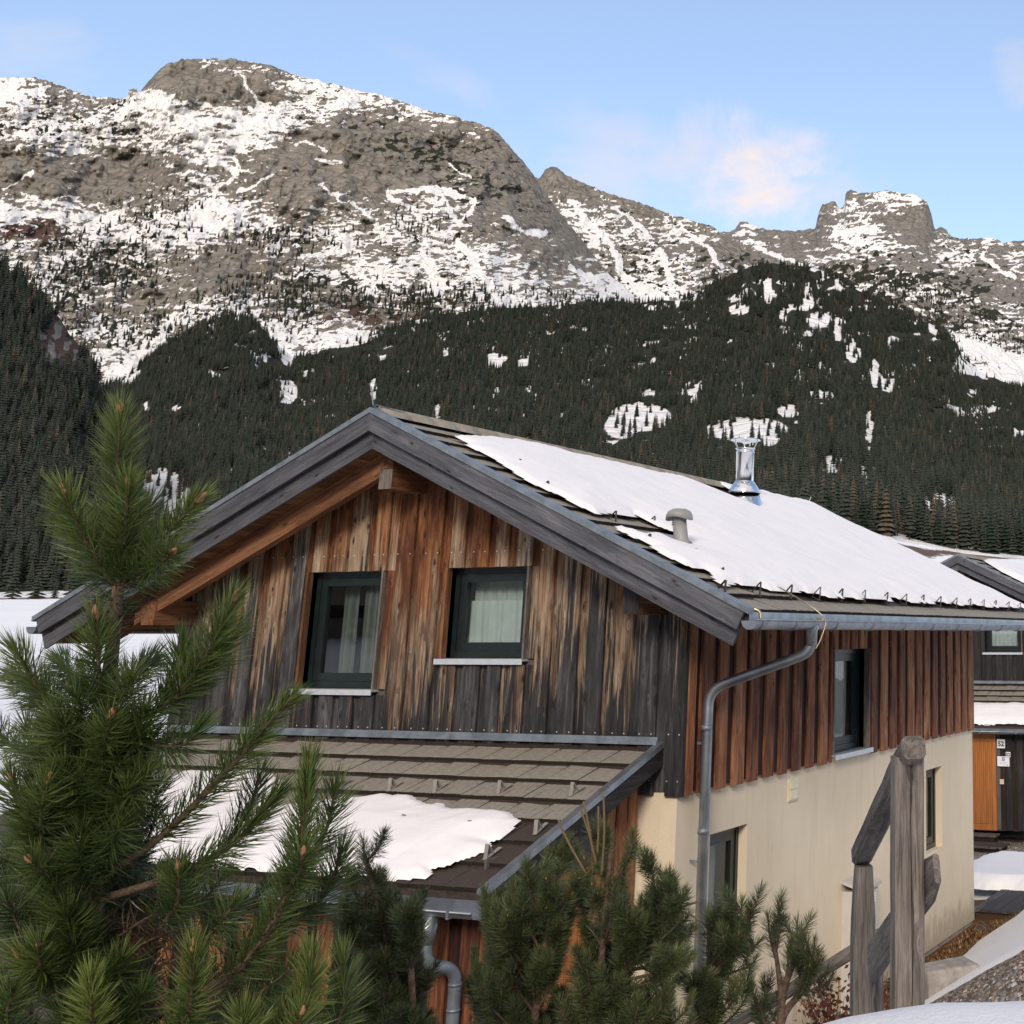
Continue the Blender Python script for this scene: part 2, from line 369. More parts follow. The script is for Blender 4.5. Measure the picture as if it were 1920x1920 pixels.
def m_tile():
    q = Mat('concrete_roof_tile'); co = q.coord(); r = q.rand()
    n = q.noise(co, 14, 6, 0.65); d = q.noise(co, 3.0, 5, 0.6); lich = q.noise(co, 55, 3)
    c = q.mix(q.rng(n, 0.3, 0.7), (0.225, 0.205, 0.172), (0.315, 0.29, 0.245))
    c = q.mix(q.math('MULTIPLY', r, 0.3), c, (0.20, 0.17, 0.145))
    c = q.mix(q.math('MULTIPLY', q.rng(d, 0.45, 0.65), 0.35), c, (0.12, 0.095, 0.078))
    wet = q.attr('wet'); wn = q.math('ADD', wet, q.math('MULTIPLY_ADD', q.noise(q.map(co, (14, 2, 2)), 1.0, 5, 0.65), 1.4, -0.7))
    c = q.mix(q.rng(wn, 0.35, 0.62), c, (0.055, 0.042, 0.036)); c = q.mix(q.rng(wet, 1.2, 1.5), c, (0.03, 0.024, 0.02))  # wet streaks; top values blacken front edges as dirt and painted course shadow
    c = q.mix(q.rng(lich, 0.66, 0.72, 0, 0.6), c, (0.30, 0.24, 0.17))
    return q.bsdf(c, 0.88, 0, q.bump(q.noise(co, 130, 4), 0.35, 0.006), 0.25)
TILE = m_tile()
def m_snow(name='snow', tint=(0.85, 0.828, 0.835), dirt=0.0):
    q = Mat(name); co = q.coord('Object')
    n = q.noise(co, 3.0, 5, 0.55); f = q.noise(co, 60, 4, 0.6); rip = q.noise(q.map(co, (9, 3, 9), rot=(0, 0, 0.5)), 1.0, 4, 0.5)
    c = q.mix(q.rng(n, 0.3, 0.7), tuple(t * 0.955 for t in tint), tint)
    if dirt: c = q.mix(q.rng(q.noise(co, 22, 6, 0.75), 0.62, 0.72, 0, dirt), c, (0.16, 0.12, 0.08))
    h = q.math('ADD', q.math('MULTIPLY', n, 0.6), q.math('ADD', q.math('MULTIPLY', f, 0.10), q.math('MULTIPLY', rip, 0.25)))
    return q.bsdf(c, 0.75, 0, q.bump(h, 0.55, 0.045), 0.25, **{'Subsurface Weight': 0.0})
SNOW = m_snow()
SNOW_DIRTY = m_snow('snow_dirty', (0.84, 0.845, 0.86), 0.85)
def m_door():
    q = Mat('orange_door'); co = q.coord()
    n = q.noise(q.map(co, (14, 14, 1.5)), 1.0, 4)
    return q.bsdf(q.mix(q.rng(n, 0.3, 0.7), (0.33, 0.115, 0.028), (0.43, 0.165, 0.045)), 0.45, 0, None, 0.4)
DOOR = m_door()
def m_curtain(name, col, tr):
    q = Mat(name); d = q.N('ShaderNodeBsdfDiffuse', {'Color': (*col, 1)}).outputs[0]; t = q.N('ShaderNodeBsdfTranslucent', {'Color': (*col, 1)}).outputs[0]
    tp = q.N('ShaderNodeBsdfTransparent').outputs[0]
    a = q.N('ShaderNodeMixShader', {0: 0.3, 1: d, 2: t}).outputs[0]
    b = q.N('ShaderNodeMixShader', {0: tr, 1: a, 2: tp}).outputs[0]; q.L(b, q.out.inputs[0]); return q.m
CURTAIN = m_curtain('white_curtain', (0.82, 0.85, 0.84), 0.0)
SHEER = m_curtain('sheer_curtain', (0.82, 0.84, 0.82), 0.15)
SHEER_THIN = m_curtain('thin_sheer_curtain', (0.55, 0.57, 0.55), 0.62)
def m_glass():
    q = Mat('window_glass'); tp = q.N('ShaderNodeBsdfTransparent', {'Color': (0.84, 0.88, 0.87, 1)}).outputs[0]
    nm = q.bump(q.noise(q.coord(), 1.3, 3), 0.10, 0.05)
    gl = q.N('ShaderNodeBsdfGlossy', {'Color': (1, 1, 1, 1), 'Roughness': 0.01, 'Normal': nm}).outputs[0]
    ge = q.N('ShaderNodeNewGeometry')
    ct = q.N('ShaderNodeVectorMath', {0: ge.outputs['Incoming'], 1: ge.outputs['Normal']}, operation='DOT_PRODUCT').outputs['Value']
    fr = q.math('MULTIPLY_ADD', q.math('POWER', q.math('SUBTRACT', 1.0, q.math('ABSOLUTE', ct)), 5.0), 0.94, 0.045, True)
    q.L(q.N('ShaderNodeMixShader', {0: fr, 1: tp, 2: gl}).outputs[0], q.out.inputs[0]); return q.m
GLASS = m_glass()
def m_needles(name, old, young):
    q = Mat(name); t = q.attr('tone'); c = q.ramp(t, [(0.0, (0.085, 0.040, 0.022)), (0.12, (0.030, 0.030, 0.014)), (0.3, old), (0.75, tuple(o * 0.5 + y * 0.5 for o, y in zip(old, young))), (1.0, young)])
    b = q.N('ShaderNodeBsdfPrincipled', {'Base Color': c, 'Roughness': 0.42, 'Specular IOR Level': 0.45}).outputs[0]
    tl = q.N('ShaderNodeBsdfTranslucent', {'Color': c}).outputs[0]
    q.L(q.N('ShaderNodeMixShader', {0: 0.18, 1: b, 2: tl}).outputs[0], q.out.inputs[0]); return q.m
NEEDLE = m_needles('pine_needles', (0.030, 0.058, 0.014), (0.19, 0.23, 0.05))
NEEDLE_D = m_needles('dwarf_pine_needles', (0.050, 0.072, 0.028), (0.21, 0.23, 0.085))
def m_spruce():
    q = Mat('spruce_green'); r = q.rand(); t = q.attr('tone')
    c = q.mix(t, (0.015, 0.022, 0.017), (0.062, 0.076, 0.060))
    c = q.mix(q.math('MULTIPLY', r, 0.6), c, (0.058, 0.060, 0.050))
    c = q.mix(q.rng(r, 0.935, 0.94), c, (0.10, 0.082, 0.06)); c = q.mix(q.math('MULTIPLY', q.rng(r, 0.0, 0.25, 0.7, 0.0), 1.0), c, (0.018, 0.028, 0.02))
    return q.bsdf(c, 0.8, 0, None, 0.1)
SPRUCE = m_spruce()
BARE = plain('bare_twigs', (0.22, 0.16, 0.12), 0.9, 0, 0.2, 3)
RUSSET = plain('russet_leaves', (0.15, 0.055, 0.035), 0.8, 0, 0.4, 30)
def m_mountain(name, rock_a=(0.175, 0.158, 0.134), rock_b=(0.315, 0.287, 0.248), scale=1.0):
    q = Mat(name); co = q.coord('Object'); sn = q.attr('snow'); vg = q.attr('veg'); br = q.attr('brown')
    big = q.noise(q.map(co, (0.006 * scale, 0.006 * scale, 0.010 * scale)), 1.0, 6, 0.6)
    fine = q.noise(q.map(co, (0.05 * scale, 0.05 * scale, 0.022 * scale)), 1.0, 6, 0.7)
    lay = q.noise(q.map(co, (0.012 * scale, 0.012 * scale, 0.11 * scale), rot=(0.12, 0.18, 0)), 1.0, 5, 0.65)
    r = q.mix(q.rng(fine, 0.32, 0.68), rock_a, rock_b)
    r = q.mix(q.math('MULTIPLY', q.rng(lay, 0.4, 0.62), 0.4), r, tuple(x * 0.62 for x in rock_a))
    r = q.mix(q.math('MULTIPLY', q.rng(big, 0.35, 0.65), 0.3), r, (0.25, 0.235, 0.21))
    crk = q.N('ShaderNodeTexVoronoi', {'Vector': q.N('ShaderNodeVectorMath', {0: q.map(co, (0.022 * scale, 0.022 * scale, 0.009 * scale)), 1: q.N('ShaderNodeVectorMath', {0: q.N('ShaderNodeTexNoise', {'Vector': co, 'Scale': 0.02 * scale, 'Detail': 5.0}).outputs['Color'], 1: (1.1, 1.1, 0.6)}, operation='MULTIPLY').outputs[0]}, operation='ADD').outputs[0], 'Scale': 1.0}, feature='DISTANCE_TO_EDGE').outputs['Distance']
    r = q.mix(q.rng(crk, 0.0, 0.07, 0.6, 0.0), r, tuple(x * 0.42 for x in rock_a))
    fn = q.math('MULTIPLY_ADD', q.noise(q.map(co, (0.085 * scale, 0.085 * scale, 0.14 * scale)), 1.0, 5, 0.75), 1.3, -0.65)
    r = q.mix(q.rng(q.math('ADD', br, fn), 0.4, 0.6), r, (0.10, 0.062, 0.05))
    c = q.mix(q.rng(q.math('ADD', sn, fn), 0.40, 0.58), r, (0.83, 0.825, 0.82))
    vc = q.mix(fine, (0.020, 0.023, 0.016), (0.045, 0.047, 0.034))
    c = q.mix(q.rng(q.math('ADD', vg, fn), 0.42, 0.58), c, vc)
    h = q.math('ADD', q.math('ADD', big, q.math('MULTIPLY', q.rng(crk, 0.0, 0.12), 0.5)), q.math('ADD', q.math('MULTIPLY', fine, 0.9), q.math('MULTIPLY', lay, 0.7)))
    return q.bsdf(c, 0.9, 0, q.bump(h, 0.65, 14 / scale), 0.1)
MOUNTAIN = m_mountain('alpine_rock')
MOUNTAIN_FAR = m_mountain('alpine_rock_far', (0.17, 0.155, 0.135), (0.29, 0.27, 0.245))
def m_valley():
    q = Mat('valley_snow'); co = q.coord('Object'); br = q.attr('brown'); n = q.noise(q.map(co, (0.05, 0.05, 0.05)), 1.0, 5, 0.6); f = q.noise(q.map(co, (0.25, 0.25, 0.25)), 1.0, 5, 0.7)
    c = q.mix(q.rng(n, 0.3, 0.7), (0.82, 0.825, 0.84), (0.87, 0.875, 0.885))
    c = q.mix(q.rng(q.math('ADD', br, q.math('MULTIPLY_ADD', f, 1.2, -0.6)), 0.5, 0.65), c, (0.13, 0.08, 0.055))
    c = q.mix(q.rng(q.math('ADD', q.attr('wood'), q.math('MULTIPLY_ADD', n, 1.2, -0.6)), 0.4, 0.6), c, (0.028, 0.032, 0.022))
    return q.bsdf(c, 0.8, 0, q.bump(n, 0.15, 1.0), 0.2)
VALLEY = m_valley()
def m_ground():
    q = Mat('ground_cover'); co = q.coord('Object'); sn = q.attr('snow'); gr = q.attr('gravel'); gn = q.attr('green')
    n = q.noise(co, 2.2, 6, 0.65); f = q.noise(co, 38, 5, 0.7)
    vor = q.N('ShaderNodeTexVoronoi', {'Vector': co, 'Scale': 36.0}); stone = q.mix(0.75, (0.22, 0.2, 0.175), vor.outputs['Color'])
    bw = q.N('ShaderNodeRGBToBW', {0: vor.outputs['Color']}).outputs[0]
    stone = q.ramp(bw, [(0.2, (0.07, 0.06, 0.05)), (0.5, (0.21, 0.185, 0.155)), (0.8, (0.40, 0.37, 0.33))])
    leaf = q.mix(q.rng(f, 0.35, 0.65), (0.075, 0.036, 0.016), (0.22, 0.125, 0.055))
    c = q.mix(q.rng(q.math('ADD', gr, q.math('MULTIPLY_ADD', n, 0.5, -0.25)), 0.45, 0.55), leaf, stone)
    moss = q.mix(f, (0.03, 0.035, 0.012), (0.085, 0.09, 0.032))
    c = q.mix(q.rng(q.math('ADD', gn, q.math('MULTIPLY_ADD', f, 0.9, -0.45)), 0.45, 0.6), c, moss)
    c = q.mix(q.rng(q.math('ADD', sn, q.math('MULTIPLY_ADD', n, 0.5, -0.25)), 0.47, 0.53), c, (0.85, 0.855, 0.87))
    h = q.math('ADD', f, q.math('MULTIPLY', n, 0.5))
    return q.bsdf(c, 0.9, 0, q.bump(h, 0.6, 0.03), 0.15)
GROUND = m_ground()

# ================================================================== TERRAIN
def curve(pts):
    p = np.array(pts, float); return lambda u: np.interp(u, p[:, 0], p[:, 1])
def polydist(u, v, pts):
    d = np.full(u.shape, 1e9)
    for (x0, y0), (x1, y1) in zip(pts[:-1], pts[1:]):
        dx, dy = x1 - x0, y1 - y0; t = np.clip(((u - x0) * dx + (v - y0) * dy) / (dx * dx + dy * dy + 1e-9), 0, 1)
        d = np.minimum(d, np.hypot(u - x0 - t * dx, v - y0 - t * dy))
    return d
def blend(u, v, samples, sig=34.0):
    """gaussian-weighted blend of hand-set ground cover: (u, v, snow, scrub)"""
    S = np.zeros(u.shape); G = np.zeros(u.shape); Wt = np.full(u.shape, 1e-9)
    for s_ in samples:
        k = np.exp(-((u - s_[0]) ** 2 + ((v - s_[1]) * 1.5) ** 2) / (2 * sig * sig)) + 1e-7 / (1 + (u - s_[0]) ** 2 + (v - s_[1]) ** 2)
        S += k * s_[2]; G += k * s_[3]; Wt += k
    return S / Wt, G / Wt

def heightfield(name, u0, u1, du, nv, vbot, vtop, rbot, rtop, mat, cover=None, rough=0.03, seed=0, back=True, power=1.0, lines=(), post=None, gul=None):
    us = np.arange(u0, u1 + du, du); t = np.linspace(0, 1, nv)
    U, T = np.meshgrid(us, t)
    vb = vbot(us)[None, :]; vt = vtop(us)[None, :]
    crest = (fbm(us / 34, us * 0 + seed, 5, seed + 3, 0.62) - 0.5) * 8 + (fbm(us / 11, us * 0 + seed, 4, seed + 13, 0.6, True) - 0.6) * 6
    vt = vt + crest[None, :]
    kw = np.exp(-(np.arange(-60, 61) * du) ** 2 / (2 * 34.0 ** 2)); kw /= kw.sum()
    vs = np.convolve(np.pad(vt[0], 60, mode='edge'), kw, 'valid')[None, :]        # pinnacles on the crest do not run down the whole face
    V = vb + (vs - vb) * T + (vt - vs) * np.clip((T - 0.72) / 0.28, 0, 1) ** 1.5
    R = rbot + (rtop - rbot) * T ** power
    nb = fbm(U / 130, V / 90, 5, seed, 0.55) - 0.5
    nr = fbm(U / 46 + V / 240, V / 120, 5, seed + 40, 0.55, True) - 0.5       # gullies
    nl = fbm(U / 160 + V / 60, V / 13, 4, seed + 80, 0.5) - 0.5               # ledges
    env = np.minimum(1, np.minimum(T * 6, (1 - T) * 7 + 0.12))
    nc = fbm(U / 15, V / 12, 4, seed + 120, 0.6) - 0.5; nd = fbm((U + V * .7) / 60, (V - U * .35) / 40, 4, seed + 140, 0.55, True) - 0.5
    R = R * (1 + rough * (1.4 * nb + 0.35 * nr + 0.45 * nd + 0.10 * nc + 0.10 * nl) * env)
    P = far(U, V, R)
    snow = np.zeros(U.shape); veg = np.zeros(U.shape); brown = np.zeros(U.shape)
    if cover is not None:
        S, G = blend(U, V, cover)
        Uw = U + 22 * (fbm(U / 60, V / 40, 4, seed + 51) - .5); Vw = V + 16 * (fbm(U / 50, V / 30, 4, seed + 55) - .5)
        n1 = rank(0.40 * fbm(U / 8 + V / 9, V / 3.0, 3, seed + 7, 0.65) + 0.62 * fbm(Uw / 24 + Vw / 26, Vw / 5.5 - Uw / 70, 5, seed + 5, 0.72) + 0.26 * fbm(Uw / 70 + Vw / 60, Vw / 26, 4, seed + 9, 0.55) - 0.05 * nr)
        n2 = rank(0.80 * fbm(Uw / 12, Vw / 6, 5, seed + 21, 0.66) + 0.20 * fbm(U / 80, V / 40, 4, seed + 25))
        for pts, wd in lines:
            jit = (fbm(U / 9, V / 9, 3, seed + 31) - 0.5) * wd * 1.6
            k = 1 - sstep(wd * 0.35, wd * 1.0, polydist(U + 26 * (fbm(U / 30, V / 24, 4, seed + 61) - .5), V + 20 * (fbm(U / 26, V / 22, 4, seed + 65) - .5), pts) + jit); S = S + k * 1.2; G = G * (1 - k)
        S = np.where(S > 1.0, S, sstep(0.0, 1.0, S) * 0.95)
        snow = np.clip((S - 0.02 - n1) * 8 + 0.42, -0.5, 1.5); veg = np.clip((G * 0.72 - 0.02 - n2) * 7 + 0.4, -0.5, 1.5)
    if post: snow, veg, brown = post(U, V, snow, veg, brown)
    P = P.reshape(-1, 3)
    nu = len(us); A = [snow.ravel(), veg.ravel(), brown.ravel()]
    if back:                                   # the far side of the ridge falls away behind the crest
        last = P.reshape(nv, nu, 3)[-1]; out = last - CAM; out[:, 2] = 0; out /= np.linalg.norm(out, axis=1)[:, None]
        extra = []
        for k, (dr, fz) in enumerate(((0.06, 0.93), (0.2, 0.6), (0.35, 0.1))):
            q = last + out * rtop * dr; q[:, 2] = last[:, 2] * fz; extra.append(q)
        P = np.concatenate([P] + extra); A = [np.concatenate([a] + [a.reshape(nv, nu)[-1]] * 3) for a in A]; nv2 = nv + 3
    else: nv2 = nv
    i = np.arange(nv2 - 1)[:, None] * nu + np.arange(nu - 1)[None, :]
    Q = np.stack([i, i + 1, i + nu + 1, i + nu], -1).reshape(-1, 4)
    o = npmesh(name, P, quads=Q, mat=mat, smooth=True, attrs={'snow': A[0], 'veg': A[1], 'brown': A[2]})
    tag(o, kind='structure'); return o

SIL = curve([(-300, 165), (-120, 150), (0, 146), (60, 146), (90, 150), (115, 160), (140, 172), (185, 182), (236, 186), (243, 166), (254, 163), (260, 176), (290, 141), (310, 121), (340, 111), (400, 110), (450, 113), (500, 120), (540, 135), (570, 145), (620, 155), (680, 170), (740, 187), (800, 205), (850, 219), (920, 238), (940, 255), (960, 280), (985, 308), (1000, 330), (1030, 372), (1060, 412), (1100, 462), (1140, 512), (1190, 556), (1240, 590), (1300, 640), (1500, 760)])
A_BOT = curve([(-300, 800), (300, 790), (700, 740), (1000, 680), (1250, 650), (1500, 790)])
COVER_A = [(0, 165, .85, 0), (90, 155, .25, 0), (60, 200, .8, .12), (100, 220, .7, .35), (200, 230, .6, .42), (240, 215, .6, .5), (150, 195, .7, .1), (290, 150, .05, 0), (340, 135, .12, 0), (400, 140, .15, 0), (380, 180, .04, 0),
    (440, 195, .05, 0), (500, 170, .12, 0), (540, 165, .2, 0), (430, 118, .6, 0), (580, 158, .85, .04), (650, 175, .82, .05), (720, 200, .75, .08), (800, 215, .65, .1), (600, 195, .8, .2), (560, 210, .7, .35), (880, 235, .55, .12),
    (270, 195, .92, .05), (330, 215, .85, .1), (400, 225, .9, .03), (480, 235, .95, 0), (500, 250, .85, .12), (150, 260, .75, .22), (300, 262, .82, .12), (420, 258, .85, .1), (50, 262, .7, .22), (350, 285, .55, .05),
    (30, 300, .1, 0), (100, 300, .12, 0), (180, 310, .08, .02), (240, 300, .06, 0), (40, 350, .08, .03), (120, 345, .10, .06), (210, 345, .05, .02), (260, 330, .15, .25), (240, 385, .3, .3), (150, 380, .15, 0),
    (320, 320, .3, .05), (330, 360, .3, .15), (390, 300, .4, .03), (440, 330, .35, .05), (470, 300, .2, .02), (490, 350, .18, .02), (540, 270, .06, .02), (600, 240, .04, .02), (600, 300, .15, 0), (560, 330, .1, 0), (660, 270, .03, .03), (660, 330, .05, 0), (690, 235, .1, .3),
    (740, 240, .08, .35), (780, 270, .08, .5), (820, 300, .1, .55), (760, 310, .05, .3), (850, 330, .18, .6), (880, 355, .12, .6), (840, 250, .12, .22), (900, 270, .12, .25), (930, 300, .1, .2), (940, 350, .06, .3), (960, 390, .08, .4), (990, 360, .12, .1), (720, 345, .05, 0),
    (560, 380, .12, 0), (620, 380, .2, 0), (680, 390, .3, .02), (760, 375, .5, .02), (830, 375, .5, .03), (890, 395, .35, .08), (930, 420, .25, .15), (990, 430, .25, .06), (1010, 480, .2, .04), (1050, 470, .12, .03), (1090, 500, .15, .02), (1020, 400, .15, .05),
    (20, 402, .95, 0), (100, 398, .9, 0), (50, 432, .3, .3), (180, 412, .85, .05), (300, 410, .6, .25), (350, 430, .85, .05), (400, 415, .9, .02), (450, 415, .8, .05), (540, 405, .45, .02), (620, 415, .5, .03), (700, 425, .55, .05), (770, 425, .5, .15), (850, 430, .5, .1), (920, 450, .4, .06),
    (40, 480, .6, .25), (120, 480, .6, .35), (200, 470, .55, .4), (270, 470, .65, .3), (340, 480, .4, .08), (400, 490, .12, .04), (450, 470, .3, .1), (510, 455, .55, .5), (570, 455, .55, .42), (620, 465, .75, .08), (700, 470, .65, .08), (770, 480, .6, .12), (830, 490, .7, .08), (900, 490, .6, .08), (970, 500, .5, .05),
    (1040, 520, .45, .05), (1090, 540, .6, .05), (1150, 550, .85, .08), (1000, 540, .75, .08), (930, 540, .85, .1), (860, 540, .75, .25), (800, 530, .8, .12), (730, 520, .7, .12), (650, 510, .65, .12), (580, 510, .5, .2), (510, 500, .3, .15), (440, 520, .12, .08), (370, 530, .1, .05),
    (30, 530, .5, .4), (110, 530, .55, .42), (190, 530, .5, .45), (270, 520, .5, .35), (330, 550, .4, .12), (250, 565, .12, .05), (180, 570, .2, .1), (330, 580, .5, .2), (130, 600, .5, .5), (210, 600, .5, .5), (280, 600, .7, .2), (400, 570, .65, .15), (470, 560, .5, .3),
    (550, 560, .3, .75), (640, 550, .25, .75), (710, 560, .25, .7), (790, 580, .3, .7), (600, 580, .4, .3), (680, 590, .5, .2), (560, 630, .9, 0), (640, 628, .95, 0), (540, 650, .8, .1), (720, 600, .6, .2), (860, 575, .5, .4),
    (180, 640, .45, .35), (250, 650, .85, .05), (220, 690, .8, .1), (160, 690, .5, .3), (120, 730, .6, .3), (60, 770, .7, .1), (330, 620, .5, .35), (300, 680, .5, .4), (20, 600, .4, .5), (420, 640, .4, .5)]
LINES_A = [([(453, 143), (480, 177), (507, 210)], 3.2), ([(10, 353), (57, 327)], 3), ([(43, 363), (100, 382), (150, 385)], 4), ([(140, 373), (190, 393)], 3), ([(0, 400), (67, 405), (193, 405), (240, 387)], 8),
    ([(160, 427), (227, 400), (247, 367)], 5), ([(437, 293), (447, 320), (467, 317)], 4), ([(360, 307), (410, 297), (437, 313), (443, 333), (400, 357), (400, 380), (413, 400)], 6), ([(383, 337), (403, 373)], 4), ([(513, 327), (443, 363)], 4),
    ([(417, 380), (433, 407)], 6), ([(723, 363), (800, 353), (893, 373)], 5), ([(727, 370), (780, 400), (800, 417), (800, 457)], 5), ([(797, 353), (833, 367), (857, 420), (890, 380)], 5), ([(943, 407), (977, 433), (1020, 443)], 6),
    ([(800, 483), (820, 540)], 14), ([(863, 453), (890, 500), (923, 540)], 9), ([(1073, 500), (1120, 527)], 8), ([(663, 377), (733, 447)], 4), ([(590, 300), (640, 300)], 4), ([(560, 268), (600, 272), (615, 280)], 3), ([(600, 345), (640, 372)], 3),
    ([(840, 310), (870, 325), (880, 330)], 3), ([(350, 410), (450, 420)], 10), ([(230, 700), (330, 600)], 12)]
def post_a(U, V, s, g, b):
    p = np.exp(-(((U - 50) / 75) ** 2 + ((V - 435) / 22) ** 2)); q = np.exp(-(((U - 660) / 130) ** 2 + ((V - 590) / 16) ** 2)); r_ = np.exp(-(((U - 280) / 90) ** 2 + ((V - 700 + 0.5 * (U - 280)) / 18) ** 2))
    n = rank(fbm(U / 14, V / 9, 4, 71)); b = np.clip((1.25 * p + 0.6 * q + 0.9 * r_ - n) * 3 + 0.5, 0, 1)
    return s - b * 0.8, g - 0.5 * b, b
heightfield('mountain', -300, 1330, 2.2, 300, A_BOT, SIL, 2160, 3750, MOUNTAIN, COVER_A, 0.055, 1, True, 0.92, LINES_A, post_a)

B_TOP = curve([(860, 420), (960, 370), (990, 332), (1010, 335), (1022, 320), (1030, 315), (1045, 316), (1060, 325), (1100, 345), (1150, 365), (1210, 385), (1250, 400), (1290, 410), (1335, 425), (1390, 462), (1430, 482), (1470, 515), (1520, 560), (1600, 640)])
B_BOT = curve([(860, 640), (1600, 690)])
COVER_B = [(1040, 330, .12, 0), (1080, 370, .1, 0), (1130, 375, .25, .08), (1060, 395, .55, 0), (1100, 420, .85, .03), (1180, 410, .12, .05), (1220, 420, .1, .03), (1160, 435, .35, .5), (1120, 460, .5, .4), (1200, 460, .35, .4), (1250, 430, .5, .1), (1280, 425, .6, .15), (1330, 435, .35, .25), (1310, 460, .12, .08),
    (1370, 475, .05, .05), (1240, 470, .7, .2), (1260, 510, .5, .5), (1190, 500, .4, .6), (1300, 500, .35, .6), (1350, 510, .4, .5), (1400, 500, .25, .6), (1150, 500, .6, .4), (1220, 540, .85, .1), (1180, 530, .5, .5), (1270, 545, .5, .45), (1330, 540, .3, .6), (1440, 520, .3, .6), (1060, 450, .5, .3)]
LINES_B = [([(1067, 380), (1100, 413), (1143, 453), (1167, 520), (1247, 560)], 8), ([(1233, 467), (1257, 527)], 8), ([(1150, 395), (1185, 412), (1215, 440)], 5), ([(1270, 420), (1330, 470), (1360, 505)], 4)]
heightfield('mountain', 860, 1610, 2.4, 120, B_BOT, B_TOP, 3100, 4500, MOUNTAIN, COVER_B, 0.05, 2, True, 0.95, LINES_B)

C_TOP = curve([(1240, 470), (1340, 440), (1378, 432), (1388, 414), (1400, 416), (1440, 430), (1470, 433), (1500, 431), (1529, 427), (1534, 400), (1542, 382), (1566, 376), (1573, 389), (1583, 386), (1586, 362), (1595, 355), (1612, 362), (1640, 361), (1680, 359), (1715, 364), (1737, 376), (1746, 400), (1752, 431), (1762, 427), (1772, 430), (1786, 444), (1800, 448), (1830, 447), (1862, 446), (1880, 456), (1895, 452), (1920, 450), (2000, 462), (2120, 440), (2300, 470)])
C_BOT = curve([(1240, 640), (1500, 650), (1700, 690), (2300, 760)])
COVER_C = [(1395, 425, .2, 0), (1420, 440, .6, .1), (1450, 460, .25, 0), (1480, 475, .15, .02), (1540, 455, .2, 0), (1560, 400, .15, 0), (1590, 375, .05, 0), (1610, 395, .3, 0), (1640, 368, .7, 0), (1680, 366, .85, 0), (1725, 375, .5, .05), (1650, 400, .25, 0), (1620, 425, .9, 0), (1590, 430, .8, .05), (1700, 400, .05, 0), (1690, 430, .02, 0), (1730, 420, .02, 0), (1710, 455, .1, 0),
    (1560, 470, .15, 0), (1600, 465, .55, .2), (1650, 465, .55, .35), (1690, 480, .3, .2), (1620, 495, .6, .4), (1760, 440, .3, 0), (1770, 470, .55, .2), (1820, 455, .65, 0), (1870, 460, .5, 0), (1905, 460, .15, 0), (1800, 490, .3, .5), (1850, 500, .15, .3), (1740, 500, .5, .4), (1900, 500, .6, .05), (1780, 530, .1, .1), (1840, 545, .15, .35), (1900, 560, .3, .1), (1870, 590, .5, .4), (2000, 500, .4, .1), (1560, 500, .4, .3), (1510, 490, .4, .1)]
heightfield('mountain', 1240, 2300, 2.4, 150, C_BOT, C_TOP, 3900, 6200, MOUNTAIN_FAR, COVER_C, 0.035, 3, True, 0.9, [([(1417, 463), (1500, 497)], 5), ([(1560, 440), (1640, 430)], 8), ([(1840, 480), (1900, 520)], 6)])

F_TOP = curve([(1430, 560), (1500, 505), (1570, 492), (1650, 498), (1690, 508), (1753, 520), (1800, 547), (1850, 570), (1920, 612), (2100, 690), (2300, 720)])
F_BOT = curve([(1430, 700), (1800, 800), (2300, 900)])
COVER_F = [(1580, 510, .25, .75), (1650, 515, .5, .5), (1700, 530, .35, .75), (1640, 540, .3, .75), (1760, 550, .3, .8), (1720, 570, .35, .65), (1780, 590, .3, .7), (1830, 590, .25, .85), (1850, 620, .4, .6), (1900, 630, .3, .8), (1800, 625, .5, .5), (1870, 650, .5, .55), (1800, 650, .8, .2), (1860, 672, 1.1, -.3), (1920, 690, 1.1, -.3), (1820, 660, 1.0, 0), (1960, 650, .4, .6), (1760, 640, .4, .7), (2050, 700, .5, .5)]
def post_f(U, V, s, g, b):
    k = sstep(7, 3, np.abs(V - (664 + (U - 1860) * 0.33)) / 3.2) * (U > 1800)
    return np.maximum(s, k * 1.2), g * (1 - k) - k * 0.3, b
heightfield('mountain', 1430, 2300, 2.6, 110, F_BOT, F_TOP, 2350, 3100, MOUNTAIN, COVER_F, 0.03, 4, True, 1.0, (), post_f)

